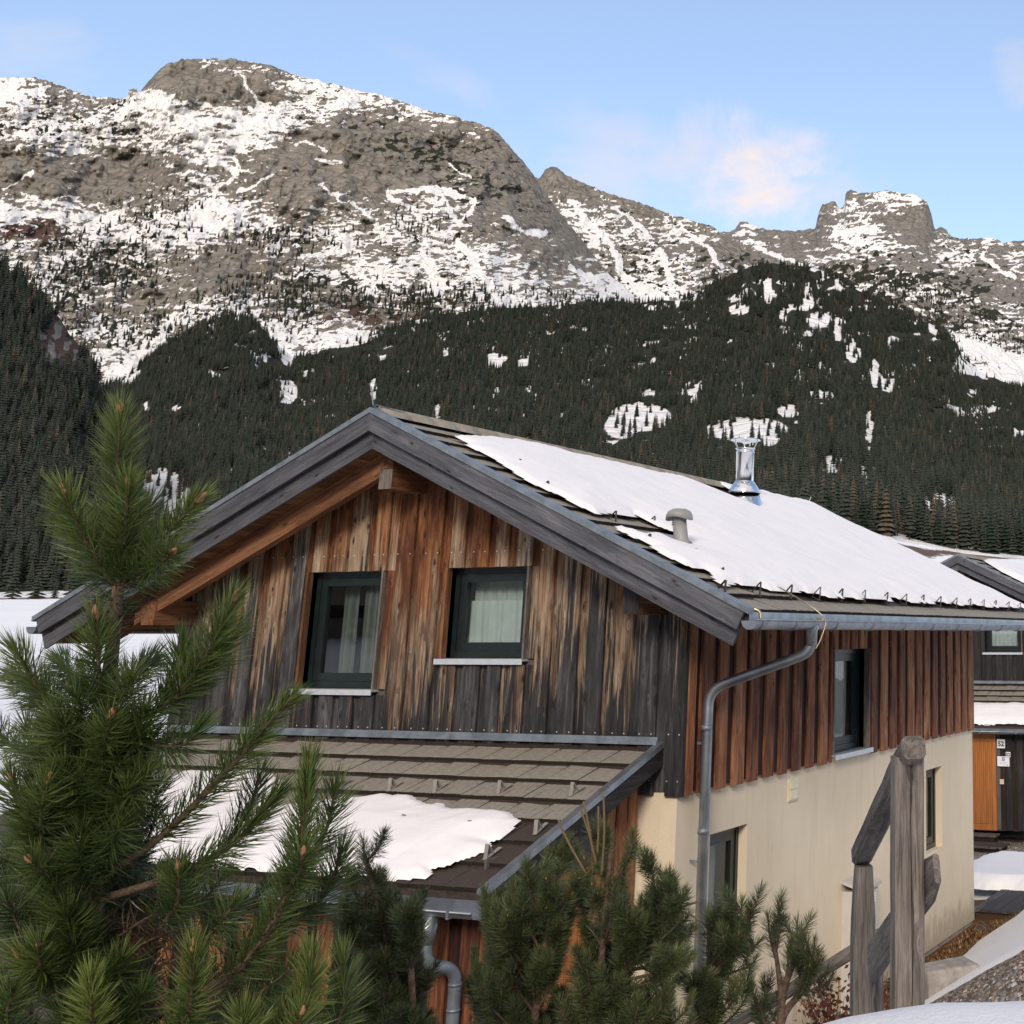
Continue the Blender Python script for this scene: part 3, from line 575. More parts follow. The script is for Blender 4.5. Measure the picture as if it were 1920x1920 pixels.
# forested hill in front of the mountains; its crest is the upper edge of the wood
D_TOP = curve([(-300, 800), (-100, 780), (60, 770), (160, 748), (240, 700), (310, 648), (370, 610), (430, 588), (480, 604), (525, 652), (545, 670), (600, 658), (680, 632), (760, 606), (800, 592), (850, 584), (900, 580), (1000, 577), (1100, 567), (1200, 567), (1260, 565), (1310, 548), (1350, 523), (1400, 502), (1440, 493), (1533, 502), (1613, 545), (1680, 572), (1723, 598), (1780, 627), (1805, 668), (1840, 700), (1880, 716), (1920, 727), (2100, 785), (2300, 800)])
D_BOT = curve([(-300, 1122), (0, 1128), (340, 1122), (600, 1075), (1000, 1030), (1600, 1004), (1650, 1012), (1750, 1032), (1800, 1042), (1920, 1054), (2100, 1064), (2300, 1070)])
D_R0, D_R1 = 560.0, 2150.0
CLEAR = [(610, 632, 85, 20), (540, 655, 16, 30), (300, 965, 64, 84), (1200, 782, 56, 26), (1165, 800, 30, 22), (1400, 805, 74, 22), (1440, 812, 25, 24), (1760, 940, 42, 17), (540, 735, 16, 22), (820, 775, 10, 16), (1662, 720, 16, 12), (1870, 690, 80, 16), (1600, 660, 13, 20), (1535, 600, 22, 15), (1630, 885, 22, 14), (1300, 726, 18, 9), (220, 690, 40, 14), (130, 725, 50, 16), (70, 765, 30, 14),
         (10, 1060, 40, 40), (40, 1100, 60, 24), (1440, 545, 9, 25), (1515, 560, 10, 22), (1470, 590, 7, 14), (1385, 580, 20, 9), (1570, 615, 8, 22), (1640, 700, 8, 26), (1560, 870, 24, 16), (930, 672, 22, 7), (980, 680, 16, 6), (835, 660, 8, 6), (1320, 930, 12, 12), (1480, 770, 22, 12), (1500, 930, 8, 14), (250, 1090, 80, 22), (700, 730, 7, 20), (1630, 800, 8, 30), (1540, 740, 30, 8)]
def post_d(U, V, s, g, b):
    n = fbm(U / 25, V / 12, 4, 5); k = np.zeros(U.shape)
    for (cu, cv, ru, rv) in CLEAR: k = np.maximum(k, sstep(1.5, 0.7, ((U - cu) / ru) ** 2 + ((V - cv) / rv) ** 2))
    k = np.maximum(k, sstep(0.56, 0.66, n) * 0.8); k = np.maximum(k, sstep(-30, -8, V - D_BOT(U)))
    return k * 1.2 - 0.1, (1 - k) * 1.1 - 0.1, k * sstep(0.5, 0.62, fbm(U / 18, V / 9, 3, 6)) * 0.8
heightfield('hillside', -300, 2300, 7, 90, D_BOT, D_TOP, D_R0, D_R1, MOUNTAIN, None, 0.006, 5, True, 1.0, (), post_d)
E_TOP = curve([(-400, 400), (-60, 478), (0, 498), (30, 521), (60, 546), (90, 571), (110, 591), (130, 626), (160, 661), (185, 712), (210, 800), (232, 900), (255, 1030), (275, 1085), (335, 1092)])
E_BOT = curve([(-400, 1112), (60, 1108), (200, 1104), (335, 1100)])
def post_e(U, V, s, g, b):
    n = rank(fbm(U / 16, V / 18, 4, 15)); n2 = rank(fbm(U / 22, V / 14, 4, 19))
    p = sstep(1.2, 0.6, ((U - 110) / 46) ** 2 + ((V - 650) / 70) ** 2)
    return np.clip((0.3 - n2) * 4, 0, 1) * p * sstep(640, 740, V), 1.1 - p * 1.3 * np.clip(n * 3, 0, 1), p * np.clip((0.6 - n) * 3 + 0.5, 0, 1)
heightfield('hillside', -400, 335, 4, 70, E_BOT, E_TOP, 640, 1120, MOUNTAIN, None, 0.04, 6, True, 1.0, (), post_e)

# ------------------------------------------------------------------ near ground and valley floor
def smin(a, b, k): h = np.clip(0.5 + 0.5 * (b - a) / k, 0, 1); return b * (1 - h) + a * h - k * h * (1 - h)
def smax(a, b, k): return -smin(-a, -b, k)
def G(x, y):
    x = np.asarray(x, float); y = np.asarray(y, float)
    d = (x - 4.87) * -0.54 + (y + 6.84) * 0.84
    plane = smin(0.19 - 0.43 * d, 0.21 - 0.45 * sstep(0.05, -1.1, (x - 4.87) * 0.84 + (y + 6.84) * 0.54) + 0.10 * (fbm(x / 0.5, y / 0.5, 3, 12) - .5), 0.2)
    floor = -2.88 - 0.50 * sstep(9.5, 16, y)
    bank = smin(floor + 0.60 * (x - 0.45 + 0.02 * np.maximum(y - 9, 0)), np.full(x.shape, 0.3), 0.6)
    kb = sstep(-5.6, -3.4, y); bank = bank * kb + plane * (1 - kb)
    z = smax(smax(plane, bank, 0.25), floor, 0.18)
    away = np.hypot(x + 3, y - 6)
    return z + (fbm(x / 1.6, y / 1.6, 4, 3) - 0.5) * 0.16 * sstep(-0.2, 0.5, np.abs(x) + 0 * away)
SNOWPOLY = 1
gx = np.arange(-20, 18.01, 0.14); gy = np.arange(-16, 34.01, 0.14)
X, Y = np.meshgrid(gx, gy); Z = G(X, Y)
edge = sstep(0, 2.5, np.minimum(np.minimum(X + 20, 18 - X), np.minimum(Y + 16, 34 - Y)))
Z = Z - (1 - edge) * 0.5
d = (X - 4.87) * -0.54 + (Y + 6.84) * 0.84
nz = fbm(X / 1.1, Y / 1.1, 5, 44) - 0.5
toe = X - 1.0
snow = np.ones(X.shape)
strip = sstep(0.95, 0.65, X + nz * 0.4) * sstep(-3.5, -2.5, Y) * sstep(11.2, 10.8, Y + nz * 0.4)   # bare ground along the house wall
grav = sstep(0.7, 1.0, X + nz * 0.5) * sstep(1.3, 0.7, Y + nz * 1.2 - 0.25 * (X - 2)) * sstep(2.3, 2.9, d + nz * 1.3)      # stony path bank below the fence
h2g = sstep(15.6, 16.0, Y + nz * 0.6) * sstep(21, 20.5, Y) * sstep(-6, -5, X)                      # gravel before the far house
front = sstep(2.2, 3.0, d + nz * 1.4) * sstep(0.5, 0, Y) * sstep(1.2, 0.7, X)                      # under the pines
snow = snow * (1 - strip) * (1 - grav) * (1 - h2g) * (1 - front)
green = np.exp(-((X - 0.78) / 0.26) ** 2) * sstep(1, 3, Y) * sstep(11, 10, Y) * 0.9
gravel = np.maximum(grav, h2g)
snow = snow + 0; Z = Z + snow * 0.07
nxg = len(gx); i = np.arange(len(gy) - 1)[:, None] * nxg + np.arange(nxg - 1)[None, :]
Q = np.stack([i, i + 1, i + nxg + 1, i + nxg], -1).reshape(-1, 4)
tag(npmesh('ground', np.stack([X, Y, Z], -1), quads=Q, mat=GROUND, smooth=True, attrs={'snow': snow.ravel(), 'gravel': gravel.ravel(), 'green': green.ravel()}), kind='structure')

ph = np.radians(np.arange(0, 361, 1.5)); rr = np.concatenate([[15, 20, 27], np.geomspace(35, 575, 34)])
PH, RR = np.meshgrid(ph, rr)
xv = CAM[0] + RR * np.sin(PH); yv = CAM[1] + RR * np.cos(PH)
# floor height that meets the foot of the wooded hill in front, and rises to snowy slopes behind
uu, vv, dd = project(np.stack([CAM[0] + 560 * np.sin(PH), CAM[1] + 560 * np.cos(PH), np.full(PH.shape, 30.0)], -1))
fr = dd > 60
uu = np.clip(np.where(fr, uu, -300), -300, 2300)
zfoot = far(uu, D_BOT(uu), 560.0)[..., 2] + 1.0
angd = np.abs(((np.degrees(PH) - 340 + 180) % 360) - 180)
zfoot = zfoot + sstep(45, 110, angd) * (55 + 30 * fbm(PH * 3, PH * 0, 3, 9))
zl = -3.5 + (zfoot + 3.5) * sstep(0.25, 1.0, RR / 560) * np.clip(RR / 560, 0, 1) ** 0.6
zn = G(xv, yv) - 0.45
k = sstep(25, 60, RR); ZV = zn * (1 - k) + zl * k + (fbm(xv / 60, yv / 60, 4, 8) - 0.5) * 1.2 * k
back_rise = sstep(60, 120, angd) * sstep(20, 90, RR) * RR * 0.07; ZV = ZV + back_rise
nph = len(ph); i = np.arange(len(rr) - 1)[:, None] * nph + np.arange(nph - 1)[None, :]
Q = np.stack([i, i + nph, i + nph + 1, i + 1], -1).reshape(-1, 4)
bare = sstep(0.55, 0.68, fbm(xv / 30, yv / 30, 4, 18)) * sstep(380, 470, RR) * 0.9
tag(npmesh('snow_field', np.stack([xv, yv, ZV], -1), quads=Q, mat=VALLEY, smooth=True, attrs={'snow': (1.1 - bare - 1.6 * sstep(60, 110, RR) * sstep(60, 100, angd)).ravel(), 'wood': (sstep(60, 110, RR) * sstep(60, 100, angd)).ravel(), 'veg': np.full(xv.size, -0.5), 'brown': bare.ravel() * 1.2}), kind='structure')
# outermost ground sheet out to the horizon, behind and beside the camera
ph2 = np.radians(np.arange(0, 361, 3.0)); ang2 = np.abs(((np.degrees(ph2) - 340 + 180) % 360) - 180)
rows = []
for r_, zf in ((565, 0.45), (900, 0.8), (1600, 1.4), (4000, 2.2), (9000, 0.2)):
    zb = np.interp(ang2, [0, 45, 110, 180], [-40, -20, 200, 230]) * zf * (1 if r_ > 565 else 1) + (r_ > 565) * 60 * (fbm(ph2 * 5, ph2 * 0 + r_, 3, 2) - 0.5) - (60 if r_ == 565 else 0) * (ang2 < 60)
    rows.append(np.stack([CAM[0] + r_ * np.sin(ph2), CAM[1] + r_ * np.cos(ph2), zb], -1))
P2 = np.concatenate(rows); n2_ = len(ph2); i = np.arange(4)[:, None] * n2_ + np.arange(n2_ - 1)[None, :]
Q = np.stack([i, i + n2_, i + n2_ + 1, i + 1], -1).reshape(-1, 4)
nn = fbm(P2[:, 0] / 200, P2[:, 1] / 200, 4, 3)
tag(npmesh('terrain', P2, quads=Q, mat=MOUNTAIN, smooth=True, attrs={'snow': -0.2 + 0 * nn, 'veg': 1.2 + 0 * nn, 'brown': 0 * nn}), kind='structure')

# ------------------------------------------------------------------ spruces
def spruce_mesh(name, seed, h=1.0, w=0.17, tiers=13, spokes=9, trunk_clear=0.08):
    rg = np.random.default_rng(seed); V = []; F = []; T = []
    mb = MB().tube([(0, 0, 0), (0, 0, h * 0.5), (0, 0, h)], [0.013 * h, 0.008 * h, 0.001], 5, False)
    V += mb.V; F += mb.F; T += [0.1] * len(mb.V)
    for k in range(tiers):
        f = k / (tiers - 1); z = h * (trunk_clear + (1 - trunk_clear) * f ** 0.92); rad = w * h * (1 - f) ** 0.82 * (0.85 + 0.3 * rg.random()) + 0.008 * h
        ns = max(5, int(spokes - 3 * f)); ph0 = rg.random() * 6.28
        for s_ in range(ns):
            a = ph0 + 6.283 * s_ / ns + rg.normal(0, 0.15); r_ = rad * rg.uniform(0.65, 1.15); dz = -0.34 * r_ - 0.012 * h
            c, s2 = math.cos(a), math.sin(a); hw = 0.36 * r_ + 0.006 * h; n0 = len(V)
            tipz = z + dz * rg.uniform(0.7, 1.2)
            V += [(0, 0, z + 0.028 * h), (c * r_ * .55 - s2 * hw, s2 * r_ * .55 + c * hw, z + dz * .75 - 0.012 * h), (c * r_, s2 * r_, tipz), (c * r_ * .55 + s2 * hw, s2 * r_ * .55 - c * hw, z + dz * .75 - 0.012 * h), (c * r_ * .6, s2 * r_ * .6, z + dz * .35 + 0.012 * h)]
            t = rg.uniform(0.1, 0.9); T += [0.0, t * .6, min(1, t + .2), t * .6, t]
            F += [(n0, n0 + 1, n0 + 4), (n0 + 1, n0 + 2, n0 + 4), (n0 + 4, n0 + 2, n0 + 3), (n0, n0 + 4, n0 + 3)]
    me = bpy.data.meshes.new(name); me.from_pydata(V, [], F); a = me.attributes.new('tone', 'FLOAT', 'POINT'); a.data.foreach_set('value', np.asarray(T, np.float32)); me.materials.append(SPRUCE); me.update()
    return me
SPR = [spruce_mesh('spruce', 5, w=0.18), spruce_mesh('spruce', 6, w=0.15, tiers=14), spruce_mesh('spruce', 7, w=0.21, tiers=12), spruce_mesh('spruce', 8, w=0.135, tiers=14, trunk_clear=0.2)]

def cleared(u, v):
    k = np.zeros(u.shape); n = (fbm(u / 13, v / 7, 4, 61) - 0.5) * 2.6
    for (cu, cv, ru, rv) in CLEAR: k = np.maximum(k, ((u - cu) / ru) ** 2 + ((v - cv) / rv) ** 2 + n < 1)
    return k > 0
def hill_points(n, vbot, vtop, r0, r1, u0, u1, seed, tmin=0.0, tmax=1.0):
    rg = np.random.default_rng(seed); u = rg.uniform(u0, u1, n); r = np.sqrt(rg.uniform((r0 + (r1 - r0) * tmin) ** 2, (r0 + (r1 - r0) * tmax) ** 2, n)); t = (r - r0) / (r1 - r0)
    v = vbot(u) + (vtop(u) - vbot(u)) * t
    return u, v, t, far(u, v, r), rg
PTS = []; HT = []; UV = []
u, v, t, P, rg = hill_points(64000, D_BOT, D_TOP, D_R0, D_R1, -280, 2250, 101, 0.01, 0.997)
hp = FPX * 19.0 / (D_R0 + (D_R1 - D_R0) * t)
keep = ~(cleared(u, v) | cleared(u, v - hp * .35) | cleared(u, v - hp * .75)) | (rg.random(len(u)) < 0.08)
lowleft = (u < 340) & (t < 0.10) & (rg.random(len(u)) > 0.10); keep &= ~lowleft
right_open = (u > 1590) & (v > D_BOT(u) - 6 - 8 * fbm(u / 30, v * 0, 3, 4)); keep &= ~right_open
gap = fbm(u / 38, v / 14, 4, 77); keep &= ~((gap > 0.655) & (v < 900)); keep &= ~((u > 1380) & (v < 640) & (fbm(u / 14, v / 30, 3, 78) > 0.60))
h = rg.uniform(15, 27, len(u)) * np.interp(t, [0, .12, .35, 1], [1.0, 0.9, 0.74, 0.62])
PTS.append(P[keep]); HT.append(h[keep]); UV.append(np.stack([u[keep], v[keep]], -1))
u, v, t, P, rg = hill_points(6500, E_BOT, E_TOP, 640, 1120, -350, 330, 102, 0.0, 0.99)
keep = ~(((u - 110) / 46) ** 2 + ((v - 650) / 62) ** 2 + (fbm(u / 15, v / 15, 3, 5) - .5) < 0.8) & ~((u > 130) & (rg.random(len(u)) > 0.3))
PTS.append(P[keep]); HT.append(rg.uniform(11, 19, keep.sum())); UV.append(np.stack([u[keep], v[keep]], -1))
# scattered trees up on the snowy ledges
rg = np.random.default_rng(103)
for cu, cv, su, sv, n in ((520, 452, 60, 16, 110), (200, 490, 90, 40, 170), (555, 565, 30, 26, 150), (785, 580, 24, 26, 110), (660, 560, 60, 14, 60), (120, 530, 70, 40, 120), (300, 400, 50, 30, 60), (770, 430, 40, 25, 50), (440, 590, 60, 30, 90), (880, 560, 30, 12, 50), (1080, 558, 120, 8, 120), (230, 620, 70, 30, 110), (700, 575, 40, 12, 40), (480, 545, 40, 20, 60)):
    u = rg.normal(cu, su, n); v = np.minimum(rg.normal(cv, sv, n), A_BOT(u) - 5); vt = SIL(u); t = np.clip((v - A_BOT(u)) / (vt - A_BOT(u)), 0, 1); r_ = 2160 + 1590 * t ** 0.92
    ok = (v > vt + 25)
    PTS.append(far(u, v, r_ * 0.985)[ok]); HT.append(rg.uniform(9, 19, ok.sum())); UV.append(np.stack([u[ok], v[ok]], -1))
for cu, cv, su, sv, n in ((1780, 600, 90, 30, 200), (1860, 655, 60, 14, 120), (1700, 545, 70, 20, 120)):
    u = rg.normal(cu, su, n); v = rg.normal(cv, sv, n); t = np.clip((v - F_BOT(u)) / (F_TOP(u) - F_BOT(u)), 0, 1); ok = (t < 0.97) & (np.abs(v - (664 + (u - 1860) * 0.33)) > 13) 
    PTS.append(far(u, v, (2350 + 750 * t))[ok]); HT.append(rg.uniform(8, 16, ok.sum())); UV.append(np.stack([u[ok], v[ok]], -1))
# trees on the slopes beside and behind the camera (seen in the window panes)
a = rg.uniform(70, 290, 1500); a = np.radians(340 + a); r_ = rg.uniform(70, 520, 1500)
xb = CAM[0] + r_ * np.sin(a); yb = CAM[1] + r_ * np.cos(a)
from mathutils.interpolate import poly_3d_calc
ir = np.clip(np.searchsorted(rr, r_) - 1, 0, len(rr) - 2); ia = (np.degrees(a) % 360 / 1.5).astype(int) % (nph - 1); fr_ = (r_ - rr[ir]) / (rr[ir + 1] - rr[ir])
zb = ZV[ir, ia] * (1 - fr_) + ZV[ir + 1, ia] * fr_; ok = r_ > 80
PTS.append(np.stack([xb, yb, zb], -1)[ok]); HT.append(rg.uniform(16, 26, ok.sum())); UV.append(np.full((ok.sum(), 2), -9999.0))
PTS = np.concatenate(PTS); HT = np.concatenate(HT); UV = np.concatenate(UV)
# the 300 that show largest become things of their own
pu, pv, pd = project(PTS)
pxh = FPX * HT / np.maximum(pd, 1)
roofline = np.interp(UV[:, 0], [0, 65, 690, 1560, 1920, 1921], [1150, 1160, 760, 950, 1150, 1150])
pine = (UV[:, 0] > 60) & (UV[:, 0] < 400) & (UV[:, 1] > 760)
vis = (UV[:, 0] > 3) & (UV[:, 0] < 1917) & (UV[:, 1] - pxh * 0.45 < roofline - 4) & ~pine
order = np.argsort(-np.where(vis, pxh, 0)); big = order[:300]; rest = np.setdiff1d(np.arange(len(PTS)), big)
rz = RNG.uniform(0, 6.28, len(PTS)); kind_i = RNG.integers(0, 4, len(PTS))
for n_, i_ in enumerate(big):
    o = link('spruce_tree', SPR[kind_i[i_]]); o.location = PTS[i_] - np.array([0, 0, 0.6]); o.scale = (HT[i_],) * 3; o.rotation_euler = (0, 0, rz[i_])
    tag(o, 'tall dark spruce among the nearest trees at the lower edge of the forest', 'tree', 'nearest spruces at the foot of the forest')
# forest as one object: points that carry instances of the four spruce shapes
pm = bpy.data.meshes.new('forest'); Pr = PTS[rest] - np.array([0, 0, 0.6]); pm.vertices.add(len(Pr)); pm.vertices.foreach_set('co', Pr.astype(np.float32).ravel())
for nm, arr in (('sc', HT[rest]), ('rz', rz[rest])):
    a_ = pm.attributes.new(nm, 'FLOAT', 'POINT'); a_.data.foreach_set('value', arr.astype(np.float32))
a_ = pm.attributes.new('ix', 'INT', 'POINT'); a_.data.foreach_set('value', kind_i[rest].astype(np.int32))
forest = link('forest', pm); tag(forest, kind='stuff')
protos = bpy.data.collections.new('spruce_shapes')
for k_, me in enumerate(SPR):
    po = bpy.data.objects.new('spruce_shape_%s' % 'abcd'[k_], me); protos.objects.link(po)
ng = bpy.data.node_groups.new('forest', 'GeometryNodeTree')
ng.interface.new_socket('Geometry', in_out='INPUT', socket_type='NodeSocketGeometry'); ng.interface.new_socket('Geometry', in_out='OUTPUT', socket_type='NodeSocketGeometry')
gi = ng.nodes.new('NodeGroupInput'); go = ng.nodes.new('NodeGroupOutput'); iop = ng.nodes.new('GeometryNodeInstanceOnPoints'); ci = ng.nodes.new('GeometryNodeCollectionInfo')
ci.inputs['Collection'].default_value = protos; ci.inputs['Separate Children'].default_value = True; ci.inputs['Reset Children'].default_value = True
def na(nm, ty):
    n = ng.nodes.new('GeometryNodeInputNamedAttribute'); n.data_type = ty; n.inputs['Name'].default_value = nm; return [o for o in n.outputs if o.enabled][0]
cx = ng.nodes.new('ShaderNodeCombineXYZ'); ng.links.new(na('rz', 'FLOAT'), cx.inputs['Z'])
mp_ = ng.nodes.new('GeometryNodeMeshToPoints'); ng.links.new(gi.outputs[0], mp_.inputs['Mesh'])
ng.links.new(mp_.outputs[0], iop.inputs['Points']); ng.links.new(ci.outputs[0], iop.inputs['Instance']); iop.inputs['Pick Instance'].default_value = True
ng.links.new(na('ix', 'INT'), iop.inputs['Instance Index']); ng.links.new(cx.outputs[0], iop.inputs['Rotation']); ng.links.new(na('sc', 'FLOAT'), iop.inputs['Scale'])
ng.links.new(iop.outputs[0], go.inputs[0])
md = forest.modifiers.new('forest', 'NODES'); md.node_group = ng

# a few leafless larches stand out pale against the dark wood
def bare_tree(u, v, r, h, label, seed):
    rg = np.random.default_rng(seed); base = far(u, v, r); root = empty('bare_tree', base); tag(root, label, 'tree', 'leafless trees at the edge of the forest')
    MB().tube([(0, 0, -1), (0.01 * h, 0, h * .5), (0, 0, h)], [0.02 * h, 0.012 * h, 0.003 * h], 6).obj('trunk', BARE, root, True)
    mb = MB()
    for k in range(34):
        f = rg.uniform(0.22, 0.97); a = rg.uniform(0, 6.28); L = h * (0.24 * (1 - f) + 0.07); e = rg.uniform(0.1, 0.7); dirv = np.array([math.cos(a) * math.cos(e), math.sin(a) * math.cos(e), math.sin(e)])
        p0 = np.array([0, 0, h * f]); p1 = p0 + dirv * L * .6; p2 = p0 + dirv * L + np.array([0, 0, L * .25]); mb.tube([p0, p1, p2], [0.006 * h, 0.004 * h, 0.002 * h], 4, False)
        for j in range(4):
            q0 = p0 + (p2 - p0) * rg.uniform(0.3, 0.95); mb.tube([q0, q0 + rg.normal(0, 1, 3) * L * .16 + np.array([0, 0, L * .12])], [0.003 * h, 0.0012 * h], 3, False)
    mb.obj('branches', BARE, root); return root
bare_tree(58, 900, 900, 22, 'pale leafless tree in front of the dark forest at the far left', 1)
bare_tree(1772, 1020, 640, 17, 'tallest leafless tree at the forest foot above the far house', 2)
bare_tree(1757, 1016, 640, 10, 'low leafless tree at the forest foot, left of a taller bare one', 3)
bare_tree(1805, 1034, 640, 11, 'small leafless tree just right of the far house ridge', 4)
def small_spruce(u, v, r, h, label, k):
    o = link('spruce_tree', SPR[k]); o.location = far(u, v, r); o.scale = (h * 1.25, h * 1.25, h); tag(o, label, 'tree', 'lone spruces on the snow at the valley edge')
small_spruce(22, 1128, 520, 13.5, 'lone spruce on the snow at the valley edge, leftmost of three', 0)
small_spruce(66, 1128, 520, 11.0, 'lone spruce on the valley snow, second of three from the left', 2)
small_spruce(101, 1126, 520, 7.5, 'smallest lone spruce on the valley snow, beside the pine top', 1)

# ================================================================== HOUSES
KP = 0.4683; RX = -3.30; YF = -0.85; YR = 9.95; YB = 9.12; XL = -6.485; EAVE = 1.06
def zline(x, off=0.0): return 3.757 - KP * abs(x - RX) - off
SECA = math.sqrt(1 + KP * KP)

def prism(poly, a, b, axis):
    """extrude a 2-D outline along an axis: poly points are (x, z) for axis 'y', (y, z) for 'x'"""
    n = len(poly); V = []
    for t in (a, b):
        for (p, z) in poly: V.append((p, t, z) if axis == 'y' else (t, p, z))
    F = [tuple(range(n)), tuple(range(2 * n - 1, n - 1, -1))] + [(i, (i + 1) % n + 0, (i + 1) % n + n, i + n)[::-1] for i in range(n)]
    return V, F
def board_x(name, x0, x1, zb0, zt, yf, yb, mat, parent, cham=0.012):
    """upright board on a wall that faces -y; top may follow the roof: zt is a function of x"""
    prof = [(x0, yb), (x0, yf + cham), (x0 + cham, yf), (x1 - cham, yf), (x1, yf + cham), (x1, yb)]
    V = [(x, y, zb0) for x, y in prof] + [(x, y, zt(x)) for x, y in prof]; n = 6
    F = [tuple(range(n)), tuple(range(2 * n - 1, n - 1, -1))] + [(i, i + n, (i + 1) % n + n, (i + 1) % n) for i in range(n)]
    return mk(name, V, F, mat, parent, gc=[(v[2], v[0], v[1]) for v in V])
def board_y(name, y0, y1, zb0, ztop, xf, xb, mat, parent, cham=0.016):
    """upright board on a wall that faces +x"""
    prof = [(xb, y0), (xf - cham, y0), (xf, y0 + cham), (xf, y1 - cham), (xf - cham, y1), (xb, y1)]
    V = [(x, y, zb0) for x, y in prof] + [(x, y, ztop) for x, y in prof]; n = 6
    F = [tuple(range(n))[::-1], tuple(range(n, 2 * n))] + [(i, (i + 1) % n, (i + 1) % n + n, i + n) for i in range(n)]
    return mk(name, V, F, mat, parent, gc=[(v[2], v[1], v[0]) for v in V])
def sloped(name, x0, x1, o0, o1, y0, y1, mat, parent, perp=True, gy=False):
    """beam that follows the roof slope between x0 and x1, o0/o1 = depth below the roof line"""
    ca, sa_ = 1 / SECA, KP / SECA; out = []
    xr = [x0, x1]
    V = []
    for y in (y0, y1):
        for x, o in ((x0, o0), (x1, o0), (x1, o1), (x0, o1)):
            xx = x
            if perp and abs(x - RX) > 0.3:                   # square-cut lower end
                xx = x - math.copysign((o - o0) * KP / (1 + KP * KP), x - RX)
            V.append((xx, y, zline(xx, o)))
    gc = []
    sgn = 1 if x1 + x0 > 2 * RX else -1
    for v in V:
        s = (v[0] - RX) * SECA; gc.append((s * sgn + sgn * 11, zline(v[0]) - v[2], v[1]) if not gy else (v[1], s, v[2]))
    return mk(name, V, [(0, 1, 2, 3), (7, 6, 5, 4), (0, 4, 5, 1), (1, 5, 6, 2), (2, 6, 7, 3), (3, 7, 4, 0)], mat, parent, gc=gc)
def wallgrid(name, horiz, zs, holes, t0, t1, axis, mat, parent, top=None):
    """wall slab with rectangular openings; holes = (h0, h1, z0, z1)"""
    hs_ = sorted(set(list(horiz) + [h for q in holes for h in q[:2]])); zz = sorted(set(list(zs) + [z for q in holes for z in q[2:]])); mb = MB()
    def solid(a, b): return not any(q[0] - 1e-6 <= a and b[0] <= q[1] + 1e-6 and q[2] - 1e-6 <= b[1] and b[2] <= q[3] + 1e-6 for q in holes)
    for i in range(len(hs_) - 1):
        for j in range(len(zz) - 1):
            if any(q[0] - 1e-6 <= hs_[i] and hs_[i + 1] <= q[1] + 1e-6 and q[2] - 1e-6 <= zz[j] and zz[j + 1] <= q[3] + 1e-6 for q in holes): continue
            if axis == 'x': mb.box(hs_[i], hs_[i + 1], t0, t1, zz[j], zz[j + 1])
            else: mb.box(t0, t1, hs_[i], hs_[i + 1], zz[j], zz[j + 1])
    # drop the inner faces between neighbouring blocks so that the slab reads as one body
    key = {}
    for f in mb.F:
        k_ = tuple(sorted(tuple(round(c, 4) for c in mb.V[i]) for i in f)); key.setdefault(k_, []).append(f)
    F = [v[0] for v in key.values() if len(v) == 1]
    return mk(name, mb.V, F, mat, parent)

